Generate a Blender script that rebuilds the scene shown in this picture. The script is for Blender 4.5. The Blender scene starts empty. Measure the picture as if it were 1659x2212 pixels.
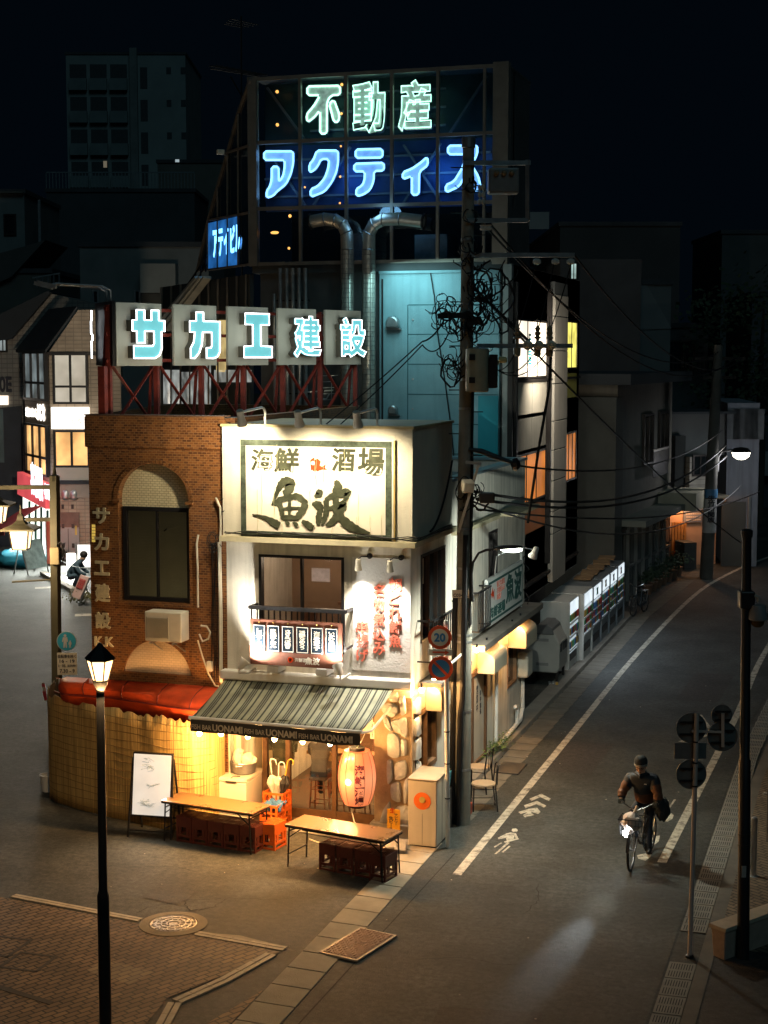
import bpy, bmesh, math, random
from mathutils import Vector as V, Matrix, noise as mnoise
random.seed(7)
R=math.radians
SC=bpy.context.scene
COL=SC.collection
# ------------------------------------------------------------------ camera, world, exposure
FPX=3400.0; CXP,CYP=829.5,1106.0; HCAM=8.3
PITCH=math.atan((1106.0-770.0)/FPX); YAW=math.atan((1893.0-CXP)/math.hypot(FPX,336.0))
cam=bpy.data.cameras.new('camera'); camo=bpy.data.objects.new('camera',cam); COL.objects.link(camo)
cam.sensor_fit='VERTICAL'; cam.sensor_height=36.0; cam.lens=36.0*FPX/2212.0
cam.clip_start=0.1; cam.clip_end=2000
camo.location=(0,0,HCAM); camo.rotation_euler=(math.pi/2-PITCH,0,YAW)
SC.camera=camo
W=bpy.data.worlds.new('World'); SC.world=W; W.use_nodes=True
nt=W.node_tree; bg=nt.nodes['Background']
bg.inputs['Color'].default_value=(.18,.48,.9,1); bg.inputs['Strength'].default_value=0.0024   # a moonless city night sky
night_fill=bpy.data.lights.new('night_fill','SUN'); night_fill.energy=0.10; night_fill.angle=R(25); night_fill.color=(.45,.85,1)  # added weak teal fill for the dark walls; no moon is up
mo=bpy.data.objects.new('night_fill',night_fill); COL.objects.link(mo); mo.rotation_euler=(R(48),0,R(32))
SC.view_settings.view_transform='Standard'; SC.view_settings.look='None'
SC.view_settings.exposure=0.6; SC.view_settings.gamma=1.0
try:
    SC.cycles.use_denoising=True; SC.cycles.denoiser='OPENIMAGEDENOISE'
    SC.cycles.max_bounces=6; SC.cycles.diffuse_bounces=3; SC.cycles.glossy_bounces=3
    SC.cycles.transparent_max_bounces=12; SC.cycles.transmission_bounces=4
    SC.cycles.sample_clamp_indirect=4.0; SC.cycles.caustics_reflective=False; SC.cycles.caustics_refractive=False
except Exception: pass
# ------------------------------------------------------------------ measuring helpers (photo pixels -> real planes)
_f=V((-math.sin(YAW)*math.cos(PITCH), math.cos(YAW)*math.cos(PITCH), -math.sin(PITCH)))
_r=V((math.cos(YAW),math.sin(YAW),0)); _u=_r.cross(_f); CAM=V((0,0,HCAM))
RT=_r.copy()
def ray(p): return _f*FPX+_r*(p[0]-CXP)-_u*(p[1]-CYP)
def G(p,z=0.0):
    d=ray(p); return CAM+d*((z-HCAM)/d.z)
def plane(p,o,n):
    d=ray(p); return CAM+d*((V(o)-CAM).dot(n)/d.dot(n))
def at_depth(p,dep):
    d=ray(p); return CAM+d*(dep/FPX)
def zf(x0,y0,w,out=1659.0):
    s=w/out; k=1659/2500.0
    return lambda x,y:((x0+x*s)*k,(y0+y*s)*k)
Z1=zf(0,1250,900); Z2=zf(600,1300,900); Z3=zf(150,2100,1200); Z4=zf(1300,1500,1200); Z5=zf(600,150,1100)
Z6=zf(1200,700,800,1475.0); Z7=zf(0,2500,1300); Z8=zf(1200,2300,1300); Z9=zf(0,100,1000); Z10=zf(1600,700,900)
Z11=zf(0,800,450,830.0); ZA=zf(1200,2150,550); ZB=zf(700,2350,650); ZC=zf(1450,1750,700); ZD=zf(1900,2400,350,1548.0)
ZE=zf(0,1500,350,1548.0); ZG=zf(1850,1300,650); ZH=zf(2150,1700,350,516.0)
class Frame:
    """a vertical plane: a = metres along u, z = height, d = metres outwards"""
    def __init__(s,o,u):
        s.o=V(o); s.u=V(u).normalized(); s.n=V((s.u.y,-s.u.x,0)); s.v=V((0,0,1))
    def P(s,a,z,d=0): return s.o+s.u*a+s.n*d+V((0,0,z))
    def q(s,p,d=0):
        w=plane(p,s.o+s.n*d,s.n)-s.o; return w.dot(s.u), w.z
    def rect(s,p0,p1,d=0):
        a0,z0=s.q(p0,d); a1,z1=s.q(p1,d)
        return min(a0,a1),max(a0,a1),min(z0,z1),max(z0,z1)
FF=Frame((0,25.55,0),(1,0,0))          # front of the restaurant and the brick building
FS=Frame((-7.47,0,0),(0,1,0))          # its side along the street
FT=Frame((0,35.5,0),(1,0,0))           # front of the sign tower
FM=Frame((-8.0,0,0),(0,1,0))           # street side of the block behind
# ------------------------------------------------------------------ objects
def parent_matrix(o):
    m=Matrix.Identity(4)
    while o is not None:
        m=(Matrix.Translation(o.location)@o.rotation_euler.to_matrix().to_4x4())@m; o=o.parent
    return m
def tag(o,label=None,cat=None,group=None,kind=None):
    if label: o['label']=label
    if cat: o['category']=cat
    if group: o['group']=group
    if kind: o['kind']=kind
    return o
def thing(name,label,cat,loc=(0,0,0),rz=0,group=None):
    o=bpy.data.objects.new(name,None); COL.objects.link(o); o.empty_display_size=.2
    o.location=loc; o.rotation_euler=(0,0,rz); return tag(o,label,cat,group)
def copy_tree(o,parent=None):
    c=o.copy(); COL.objects.link(c)
    if parent is not None: c.parent=parent
    for ch in list(o.children): copy_tree(ch,c)
    return c
class MB:
    def __init__(s): s.v=[]; s.f=[]; s.mi=[]; s.cur=0
    def add(s,vs,fs):
        b=len(s.v); s.v+= [tuple(p) for p in vs]; s.f+=[[b+i for i in f] for f in fs]; s.mi+=[s.cur]*len(fs); return s
    def hexa(s,p):   # 8 points: bottom 0-3, top 4-7
        return s.add(p,[(0,3,2,1),(4,5,6,7),(0,1,5,4),(1,2,6,5),(2,3,7,6),(3,0,4,7)])
    def box(s,x0,x1,y0,y1,z0,z1):
        return s.hexa([(x0,y0,z0),(x1,y0,z0),(x1,y1,z0),(x0,y1,z0),(x0,y0,z1),(x1,y0,z1),(x1,y1,z1),(x0,y1,z1)])
    def cbox(s,c,sx,sy,sz,rz=0,rx=0,ry=0):
        m=Matrix.Translation(c)@Matrix.Rotation(rz,4,'Z')@Matrix.Rotation(ry,4,'Y')@Matrix.Rotation(rx,4,'X')
        p=[m@V((a*sx/2,b*sy/2,e*sz/2)) for e in(-1,1) for a,b in((-1,-1),(1,-1),(1,1),(-1,1))]
        return s.hexa(p)
    def fbox(s,fr,a0,a1,z0,z1,d0,d1):
        return s.hexa([fr.P(a,z,d) for z in(z0,z1) for a,d in((a0,d1),(a1,d1),(a1,d0),(a0,d0))])
    def bar(s,p,q,w,h=None,up=(0,0,1)):
        p=V(p);q=V(q);h=h or w; t=(q-p).normalized(); up=V(up)
        if abs(t.dot(up))>.98: up=V((0,1,0)) if abs(t.y)<.9 else V((1,0,0))
        sd=t.cross(up).normalized(); u2=sd.cross(t)
        pts=[]
        for c in(p,q): pts+=[c+sd*(a*w/2)+u2*(b*h/2) for a,b in((-1,-1),(1,-1),(1,1),(-1,1))]
        return s.hexa(pts)
    def tube(s,pts,r,n=8,cap=True,closed=False):
        pts=[V(p) for p in pts]; k=len(pts); rs=r if isinstance(r,(list,tuple)) else [r]*k
        vs=[];fs=[]; prev=None
        for i,p in enumerate(pts):
            if closed: t=(pts[(i+1)%k]-pts[i-1])
            else: t=pts[min(i+1,k-1)]-pts[max(i-1,0)]
            t=t.normalized() if t.length>1e-9 else V((0,0,1))
            if prev is None:
                a=V((0,0,1)) if abs(t.z)<.9 else V((1,0,0)); prev=(a-t*a.dot(t)).normalized()
            else:
                prev=prev-t*prev.dot(t); prev=prev.normalized() if prev.length>1e-6 else t.orthogonal().normalized()
            b=t.cross(prev)
            for j in range(n):
                an=2*math.pi*j/n; vs.append(p+prev*(rs[i]*math.cos(an))+b*(rs[i]*math.sin(an)))
        for i in range(k if closed else k-1):
            for j in range(n):
                i2=(i+1)%k
                fs.append((i*n+j,i*n+(j+1)%n,i2*n+(j+1)%n,i2*n+j))
        if cap and not closed: fs+= [tuple(range(n-1,-1,-1)),tuple((k-1)*n+j for j in range(n))]
        return s.add(vs,fs)
    def cyl(s,p,q,r0,r1=None,n=14,cap=True): return s.tube([p,q],[r0,r0 if r1 is None else r1],n,cap)
    def lathe(s,c,prof,n=20,axis=(0,0,1)):
        c=V(c); ax=V(axis).normalized(); a=ax.orthogonal().normalized(); b=ax.cross(a); vs=[];fs=[]
        for r,h in prof:
            for j in range(n):
                t=2*math.pi*j/n; vs.append(c+ax*h+a*(r*math.cos(t))+b*(r*math.sin(t)))
        for i in range(len(prof)-1):
            for j in range(n): fs.append((i*n+j,i*n+(j+1)%n,(i+1)*n+(j+1)%n,(i+1)*n+j))
        fs+= [tuple(range(n-1,-1,-1)),tuple((len(prof)-1)*n+j for j in range(n))]
        return s.add(vs,fs)
    def ball(s,c,r,n=12,m=8,sc=(1,1,1)):
        c=V(c); vs=[];fs=[]
        for i in range(m+1):
            ph=math.pi*i/m
            for j in range(n):
                t=2*math.pi*j/n; vs.append(c+V((r*sc[0]*math.sin(ph)*math.cos(t),r*sc[1]*math.sin(ph)*math.sin(t),r*sc[2]*math.cos(ph))))
        for i in range(m):
            for j in range(n): fs.append((i*n+j,(i+1)*n+j,(i+1)*n+(j+1)%n,i*n+(j+1)%n))
        return s.add(vs,fs)
    def poly(s,pts): return s.add(pts,[tuple(range(len(pts)))])
    def prism(s,pts,vec):
        n=len(pts); vec=V(vec); vs=[V(p) for p in pts]; vs+=[p+vec for p in vs]
        fs=[tuple(range(n-1,-1,-1)),tuple(range(n,2*n))]+[(i,(i+1)%n,n+(i+1)%n,n+i) for i in range(n)]
        return s.add(vs,fs)
    def grid(s,rows):
        m=len(rows);n=len(rows[0]); vs=[p for r in rows for p in r]
        return s.add(vs,[(i*n+j,i*n+j+1,(i+1)*n+j+1,(i+1)*n+j) for i in range(m-1) for j in range(n-1)])
    def build(s,name,mat,parent=None,smooth=False,bevel=0,local=False,solid=0,fix=True):
        me=bpy.data.meshes.new(name); vs=s.v
        if parent is not None and not local:
            im=parent_matrix(parent).inverted(); vs=[im@V(p) for p in vs]
        me.from_pydata(vs,[],s.f)
        ms=mat if isinstance(mat,(list,tuple)) else [mat]
        for m_ in ms: me.materials.append(m_)
        me.polygons.foreach_set('material_index',s.mi)
        if fix:
            bm=bmesh.new(); bm.from_mesh(me); bmesh.ops.recalc_face_normals(bm,faces=bm.faces); bm.to_mesh(me); bm.free()
        if smooth:
            me.polygons.foreach_set('use_smooth',[True]*len(me.polygons))
            try: me.set_sharp_from_angle(angle=R(40))
            except Exception: pass
        me.update()
        o=bpy.data.objects.new(name,me); COL.objects.link(o)
        if parent is not None: o.parent=parent
        if solid:
            md=o.modifiers.new('thickness','SOLIDIFY'); md.thickness=solid; md.offset=0
        if bevel:
            md=o.modifiers.new('bevel','BEVEL'); md.width=bevel; md.segments=2; md.limit_method='ANGLE'; md.angle_limit=R(40)
        return o
def struct(name,mb,mat,**k): return tag(mb.build(name,mat,**k),kind='structure')
# ------------------------------------------------------------------ materials
_mats={}
def mat(name,col,rough=.8,metal=0.0,var=.18,scale=3.0,bump=0.0,bscale=60.0,spec=.4,stain=0.0,coat=0.0,sub=0.0):
    if name in _mats: return _mats[name]
    m=bpy.data.materials.new(name); m.use_nodes=True; n=m.node_tree.nodes; l=m.node_tree.links
    b=n['Principled BSDF']; b.inputs['Roughness'].default_value=rough; b.inputs['Metallic'].default_value=metal
    b.inputs['Specular IOR Level'].default_value=spec
    if coat: b.inputs['Coat Weight'].default_value=coat
    tc=n.new('ShaderNodeTexCoord'); nz=n.new('ShaderNodeTexNoise'); nz.inputs['Scale'].default_value=scale; nz.inputs['Detail'].default_value=6
    nz.inputs['Roughness'].default_value=.62
    l.new(tc.outputs['Object'],nz.inputs['Vector'])
    mx=n.new('ShaderNodeMix'); mx.data_type='RGBA'; mr=n.new('ShaderNodeMapRange')
    mr.inputs['From Min'].default_value=.3; mr.inputs['From Max'].default_value=.7
    l.new(nz.outputs['Fac'],mr.inputs['Value']); l.new(mr.outputs[0],mx.inputs['Factor'])
    c=V(col[:3]); mx.inputs['A'].default_value=(*(c*(1-var)),1); mx.inputs['B'].default_value=(*[min(1,x*(1+var)) for x in c],1)
    out=mx.outputs['Result']
    if stain:   # rain streaks running down the surface
        mp=n.new('ShaderNodeMapping'); mp.inputs['Scale'].default_value=(7,7,.6); l.new(tc.outputs['Object'],mp.inputs['Vector'])
        n2=n.new('ShaderNodeTexNoise'); n2.inputs['Scale'].default_value=1.0; n2.inputs['Detail'].default_value=5; l.new(mp.outputs[0],n2.inputs['Vector'])
        r2=n.new('ShaderNodeMapRange'); r2.inputs['From Min'].default_value=.46; r2.inputs['From Max'].default_value=.7; r2.inputs['To Max'].default_value=stain
        l.new(n2.outputs['Fac'],r2.inputs['Value'])
        m2=n.new('ShaderNodeMix'); m2.data_type='RGBA'; l.new(r2.outputs[0],m2.inputs['Factor']); l.new(out,m2.inputs['A'])
        m2.inputs['B'].default_value=(*(c*.35),1); out=m2.outputs['Result']
    l.new(out,b.inputs['Base Color'])
    r3=n.new('ShaderNodeMapRange'); r3.inputs['To Min'].default_value=max(.03,rough-.12); r3.inputs['To Max'].default_value=min(1,rough+.12)
    l.new(nz.outputs['Fac'],r3.inputs['Value']); l.new(r3.outputs[0],b.inputs['Roughness'])
    if bump:
        nb=n.new('ShaderNodeTexNoise'); nb.inputs['Scale'].default_value=bscale; nb.inputs['Detail'].default_value=4; l.new(tc.outputs['Object'],nb.inputs['Vector'])
        bp=n.new('ShaderNodeBump'); bp.inputs['Strength'].default_value=bump; bp.inputs['Distance'].default_value=.02
        l.new(nb.outputs['Fac'],bp.inputs['Height']); l.new(bp.outputs[0],b.inputs['Normal'])
    _mats[name]=m; return m
def emit(name,col,strength,var=0.0,scale=20.0,base=None):
    if name in _mats: return _mats[name]
    m=bpy.data.materials.new(name); m.use_nodes=True; n=m.node_tree.nodes; l=m.node_tree.links; b=n['Principled BSDF']
    b.inputs['Base Color'].default_value=(*(base or [min(1,x*.8) for x in col]),1); b.inputs['Roughness'].default_value=.4
    b.inputs['Emission Color'].default_value=(*col,1); b.inputs['Emission Strength'].default_value=strength
    if var:
        tc=n.new('ShaderNodeTexCoord'); nz=n.new('ShaderNodeTexNoise'); nz.inputs['Scale'].default_value=scale; nz.inputs['Detail'].default_value=5
        l.new(tc.outputs['Object'],nz.inputs['Vector']); mr=n.new('ShaderNodeMapRange'); mr.inputs['From Min'].default_value=.35; mr.inputs['From Max'].default_value=.65
        mr.inputs['To Min'].default_value=strength*(1-var); mr.inputs['To Max'].default_value=strength*(1+var)
        l.new(nz.outputs['Fac'],mr.inputs['Value']); l.new(mr.outputs[0],b.inputs['Emission Strength'])
    _mats[name]=m; return m
def wallvec(n,l,sx=1.0):
    """texture vector that runs along a wall of any direction: (x+y, z)"""
    tc=n.new('ShaderNodeTexCoord'); sp=n.new('ShaderNodeSeparateXYZ'); l.new(tc.outputs['Object'],sp.inputs[0])
    ad=n.new('ShaderNodeMath'); ad.operation='ADD'; l.new(sp.outputs['X'],ad.inputs[0]); l.new(sp.outputs['Y'],ad.inputs[1])
    cb=n.new('ShaderNodeCombineXYZ'); l.new(ad.outputs[0],cb.inputs['X']); l.new(sp.outputs['Z'],cb.inputs['Y'])
    return tc,cb
def brickmat(name,c1,c2,mortar,bw=.1,bh=.043,ms=.006,rough=.55,ground=False,rot=0.0,bump=.5,bias=0.0,spec=.4,offs=.5):
    if name in _mats: return _mats[name]
    m=bpy.data.materials.new(name); m.use_nodes=True; n=m.node_tree.nodes; l=m.node_tree.links; b=n['Principled BSDF']
    tc,cb=wallvec(n,l); vec=cb.outputs[0]
    if ground:
        mp=n.new('ShaderNodeMapping'); mp.inputs['Rotation'].default_value=(0,0,rot); l.new(tc.outputs['Object'],mp.inputs['Vector']); vec=mp.outputs[0]
    bt=n.new('ShaderNodeTexBrick'); bt.inputs['Scale'].default_value=1.0; bt.inputs['Brick Width'].default_value=bw; bt.inputs['Row Height'].default_value=bh
    bt.inputs['Mortar Size'].default_value=ms; bt.inputs['Mortar Smooth'].default_value=.2; bt.inputs['Bias'].default_value=bias; bt.offset=offs
    bt.inputs['Color1'].default_value=(*c1,1); bt.inputs['Color2'].default_value=(*c2,1); bt.inputs['Mortar'].default_value=(*mortar,1)
    l.new(vec,bt.inputs['Vector'])
    nz=n.new('ShaderNodeTexNoise'); nz.inputs['Scale'].default_value=1.3; nz.inputs['Detail'].default_value=7; l.new(tc.outputs['Object'],nz.inputs['Vector'])
    mr=n.new('ShaderNodeMapRange'); mr.inputs['From Min'].default_value=.25; mr.inputs['From Max'].default_value=.75; mr.inputs['To Min'].default_value=.65; mr.inputs['To Max'].default_value=1.2
    l.new(nz.outputs['Fac'],mr.inputs['Value'])
    mx=n.new('ShaderNodeMix'); mx.data_type='RGBA'; mx.blend_type='MULTIPLY'; mx.inputs['Factor'].default_value=1
    l.new(bt.outputs['Color'],mx.inputs['A']); l.new(mr.outputs[0],mx.inputs['B']); l.new(mx.outputs['Result'],b.inputs['Base Color'])
    b.inputs['Roughness'].default_value=rough; b.inputs['Specular IOR Level'].default_value=spec
    bp=n.new('ShaderNodeBump'); bp.inputs['Strength'].default_value=bump; bp.inputs['Distance'].default_value=.006; bp.invert=True
    l.new(bt.outputs['Fac'],bp.inputs['Height']); l.new(bp.outputs[0],b.inputs['Normal'])
    _mats[name]=m; return m
def stripemat(name,stops,axis='X',period=.5,rough=.6,warp=0.0,noise=.15):
    """stripes along one object axis; stops = [(position, colour), ...] over one period"""
    if name in _mats: return _mats[name]
    m=bpy.data.materials.new(name); m.use_nodes=True; n=m.node_tree.nodes; l=m.node_tree.links; b=n['Principled BSDF']
    tc=n.new('ShaderNodeTexCoord'); sp=n.new('ShaderNodeSeparateXYZ'); l.new(tc.outputs['Object'],sp.inputs[0])
    d=n.new('ShaderNodeMath'); d.operation='DIVIDE'; d.inputs[1].default_value=period; l.new(sp.outputs[axis],d.inputs[0])
    fr=n.new('ShaderNodeMath'); fr.operation='FRACT'; l.new(d.outputs[0],fr.inputs[0])
    cr=n.new('ShaderNodeValToRGB'); cr.color_ramp.interpolation='CONSTANT'; e=cr.color_ramp.elements
    while len(e)<len(stops): e.new(.5)
    for i,(p,c) in enumerate(stops): e[i].position=p; e[i].color=(*c,1)
    l.new(fr.outputs[0],cr.inputs[0])
    nz=n.new('ShaderNodeTexNoise'); nz.inputs['Scale'].default_value=2.5; nz.inputs['Detail'].default_value=6; l.new(tc.outputs['Object'],nz.inputs['Vector'])
    mr=n.new('ShaderNodeMapRange'); mr.inputs['From Min'].default_value=.3; mr.inputs['From Max'].default_value=.7; mr.inputs['To Min'].default_value=1-noise*2; mr.inputs['To Max'].default_value=1+noise
    l.new(nz.outputs['Fac'],mr.inputs['Value']); mx=n.new('ShaderNodeMix'); mx.data_type='RGBA'; mx.blend_type='MULTIPLY'; mx.inputs['Factor'].default_value=1
    l.new(cr.outputs['Color'],mx.inputs['A']); l.new(mr.outputs[0],mx.inputs['B']); l.new(mx.outputs['Result'],b.inputs['Base Color'])
    b.inputs['Roughness'].default_value=rough
    _mats[name]=m; return m
def glassmat(name,tint=(.9,.95,1),refl=.12,rough=.02):
    if name in _mats: return _mats[name]
    m=bpy.data.materials.new(name); m.use_nodes=True; n=m.node_tree.nodes; l=m.node_tree.links; n.clear()
    o=n.new('ShaderNodeOutputMaterial'); t=n.new('ShaderNodeBsdfTransparent'); t.inputs[0].default_value=(*tint,1)
    g=n.new('ShaderNodeBsdfGlossy'); g.inputs['Roughness'].default_value=rough; mx=n.new('ShaderNodeMixShader'); fz=n.new('ShaderNodeFresnel'); fz.inputs[0].default_value=1.5
    ad=n.new('ShaderNodeMath'); ad.operation='MULTIPLY_ADD'; ad.inputs[1].default_value=1.0; ad.inputs[2].default_value=refl*.3; l.new(fz.outputs[0],ad.inputs[0])
    l.new(ad.outputs[0],mx.inputs[0]); l.new(t.outputs[0],mx.inputs[1]); l.new(g.outputs[0],mx.inputs[2]); l.new(mx.outputs[0],o.inputs[0])
    _mats[name]=m; return m
def asphaltmat(name,col,patch=.35):
    m=bpy.data.materials.new(name); m.use_nodes=True; n=m.node_tree.nodes; l=m.node_tree.links; b=n['Principled BSDF']
    tc=n.new('ShaderNodeTexCoord'); a=n.new('ShaderNodeTexNoise'); a.inputs['Scale'].default_value=.7; a.inputs['Detail'].default_value=9; a.inputs['Roughness'].default_value=.68
    f=n.new('ShaderNodeTexNoise'); f.inputs['Scale'].default_value=38; f.inputs['Detail'].default_value=7; f.inputs['Roughness'].default_value=.85
    for q in(a,f): l.new(tc.outputs['Object'],q.inputs['Vector'])
    mr=n.new('ShaderNodeMapRange'); mr.inputs['From Min'].default_value=.3; mr.inputs['From Max'].default_value=.7; mr.inputs['To Min'].default_value=1-patch; mr.inputs['To Max'].default_value=1+patch
    l.new(a.outputs['Fac'],mr.inputs['Value'])
    m2=n.new('ShaderNodeMapRange'); m2.inputs['From Min'].default_value=.3; m2.inputs['From Max'].default_value=.72; m2.inputs['To Min'].default_value=.35; m2.inputs['To Max'].default_value=1.75
    l.new(f.outputs['Fac'],m2.inputs['Value'])
    g3=n.new('ShaderNodeTexNoise'); g3.inputs['Scale'].default_value=10; g3.inputs['Detail'].default_value=5; g3.inputs['Roughness'].default_value=.7; l.new(tc.outputs['Object'],g3.inputs['Vector'])
    m3=n.new('ShaderNodeMapRange'); m3.inputs['From Min'].default_value=.3; m3.inputs['From Max'].default_value=.7; m3.inputs['To Min'].default_value=.4; m3.inputs['To Max'].default_value=1.6; l.new(g3.outputs['Fac'],m3.inputs['Value'])
    m4=n.new('ShaderNodeMath'); m4.operation='MULTIPLY'; l.new(mr.outputs[0],m4.inputs[0]); l.new(m3.outputs[0],m4.inputs[1])
    mu=n.new('ShaderNodeMath'); mu.operation='MULTIPLY'; l.new(m4.outputs[0],mu.inputs[0]); l.new(m2.outputs[0],mu.inputs[1])
    mx=n.new('ShaderNodeMix'); mx.data_type='RGBA'; mx.blend_type='MULTIPLY'; mx.inputs['Factor'].default_value=1; mx.inputs['A'].default_value=(*col,1)
    l.new(mu.outputs[0],mx.inputs['B']); l.new(mx.outputs['Result'],b.inputs['Base Color'])
    b.inputs['Roughness'].default_value=.72; b.inputs['Specular IOR Level'].default_value=.35
    bp=n.new('ShaderNodeBump'); bp.inputs['Strength'].default_value=.8; bp.inputs['Distance'].default_value=.02; l.new(f.outputs['Fac'],bp.inputs['Height']); l.new(bp.outputs[0],b.inputs['Normal'])
    return m
def wornpaint(name,col,amount=.45,scale=9):
    """road paint that has flaked away in patches"""
    m=bpy.data.materials.new(name); m.use_nodes=True; n=m.node_tree.nodes; l=m.node_tree.links; b=n['Principled BSDF']
    tc=n.new('ShaderNodeTexCoord'); a=n.new('ShaderNodeTexNoise'); a.inputs['Scale'].default_value=scale; a.inputs['Detail'].default_value=9; a.inputs['Roughness'].default_value=.75
    l.new(tc.outputs['Object'],a.inputs['Vector']); mr=n.new('ShaderNodeMapRange'); mr.inputs['From Min'].default_value=amount-.08; mr.inputs['From Max'].default_value=amount+.08
    l.new(a.outputs['Fac'],mr.inputs['Value']); mx=n.new('ShaderNodeMix'); mx.data_type='RGBA'; l.new(mr.outputs[0],mx.inputs['Factor'])
    mx.inputs['A'].default_value=(.06,.055,.05,1); mx.inputs['B'].default_value=(*col,1); l.new(mx.outputs['Result'],b.inputs['Base Color']); b.inputs['Roughness'].default_value=.7
    return m
# ------------------------------------------------------------------ lettering
def text_mesh(body,bold=0.0,tube=0.0,depth=0.0,res=4,line=1.0,space=1.0):
    c=bpy.data.curves.new('txt','FONT'); c.body=body; c.size=1; c.resolution_u=res; c.space_line=line; c.space_character=space
    c.offset=bold
    if tube: c.fill_mode='NONE'; c.bevel_depth=tube; c.bevel_resolution=1
    else: c.extrude=depth/2
    o=bpy.data.objects.new('txt',c); COL.objects.link(o)
    me=bpy.data.meshes.new_from_object(o); COL.objects.unlink(o); bpy.data.objects.remove(o)
    vs=[tuple(v.co) for v in me.vertices]; fs=[tuple(p.vertices) for p in me.polygons]; bpy.data.meshes.remove(me)
    return vs,fs
def put_text(mb,body,o,u,v,w=None,h=None,bold=.012,depth=.012,tube=0.0,off=0.0,shear=0.0,vertical=False,res=3,line=1.0,anchor='bl'):
    """set text into the box of width w / height h whose lower left corner is o"""
    if vertical: body='\n'.join(body)
    fat=bold-.012 if (bold>.018 and not tube) else 0.0      # heavy weights: the clean glyph spread in eight directions
    vs,fs=text_mesh(body,bold=.012 if fat else bold,depth=1.0 if not tube else 0,tube=tube,res=res,line=line)
    if fat and vs:
        v0,f0=vs,fs; vs=list(v0); fs=list(f0); n0=len(v0); dz=.06 if depth>.02 else .12
        for k in range(8):
            a=k*math.pi/4; b0=len(vs); vs+=[(p[0]+fat*math.cos(a),p[1]+fat*math.sin(a),p[2]-(.5 if p[2]<0 else 0)*0-dz*(k+1)/8*(p[2]>0)) for p in v0]; fs+=[tuple(i+b0 for i in f) for f in f0]
    if not vs: return mb
    x0=min(p[0] for p in vs);x1=max(p[0] for p in vs);y0=min(p[1] for p in vs);y1=max(p[1] for p in vs)
    sx=w/(x1-x0) if w else None; sy=h/(y1-y0) if h else None
    sx=sx or sy; sy=sy or sx
    o=V(o);u=V(u).normalized();v=V(v).normalized();n=u.cross(v)
    sz=(sx+sy)/2
    out=[]
    for p in vs:
        zz=(p[2]*sz if tube else p[2]*depth+depth/2)
        xx=(p[0]-x0)*sx+shear*(p[1]-y0)*sy
        out.append(o+u*xx+v*((p[1]-y0)*sy)+n*(zz+off))
    return mb.add(out,fs)
def strokes(mb,fr,tf,lst,d0,th=.006):
    """brush strokes: each a list of (x, y, width) in zoom pixels, lifted onto the plane"""
    for i,st in enumerate(lst):
        pts=[]
        for x,y,w in st:
            a,z=fr.q(tf(x,y)); a2,_=fr.q(tf(x+w/1.55,y)); pts.append((a,z,max(abs(a2-a),.003)))
        # resample smoothly
        P=[]
        for k in range(len(pts)-1):
            p0=pts[max(k-1,0)];p1=pts[k];p2=pts[k+1];p3=pts[min(k+2,len(pts)-1)]
            for s in range(5):
                t=s/5.0
                P.append(tuple(.5*((2*p1[j])+(-p0[j]+p2[j])*t+(2*p0[j]-5*p1[j]+4*p2[j]-p3[j])*t*t+(-p0[j]+3*p1[j]-3*p2[j]+p3[j])*t*t*t) for j in range(3)))
        P.append(pts[-1]); L=[];Rr=[]
        for k,p in enumerate(P):
            q0=P[max(k-1,0)];q1=P[min(k+1,len(P)-1)]; t=V((q1[0]-q0[0],q1[1]-q0[1],0)); t=t.normalized() if t.length>0 else V((1,0,0)); nn=V((-t.y,t.x,0))
            w=p[2]*(1+.12*math.sin(k*2.3+i)); L.append((p[0]+nn.x*w,p[1]+nn.y*w)); Rr.append((p[0]-nn.x*w,p[1]-nn.y*w))
        d=d0+i*.0012
        for k in range(len(P)-1):
            mb.prism([fr.P(*L[k],d),fr.P(*L[k+1],d),fr.P(*Rr[k+1],d),fr.P(*Rr[k],d)],fr.n*th)
        e=P[0]; 
    return mb
def light(kind,name,loc,energy,col,parent=None,size=.05,to=None,spot=60,blend=.5):
    L=bpy.data.lights.new(name,kind); L.energy=energy; L.color=col
    if kind in('POINT','SPOT'): L.shadow_soft_size=size
    if kind=='AREA': L.size=size
    if kind=='SPOT': L.spot_size=R(spot); L.spot_blend=blend
    o=bpy.data.objects.new(name,L); COL.objects.link(o); loc=V(loc)
    if parent is not None:
        o.parent=parent; loc2=parent_matrix(parent).inverted()@loc
    else: loc2=loc
    o.location=loc2
    if to is not None:
        d=(V(to)-loc).normalized()
        if parent is not None: d=parent_matrix(parent).to_3x3().inverted()@d
        o.rotation_euler=d.to_track_quat('-Z','Y').to_euler()
    return o
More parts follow.
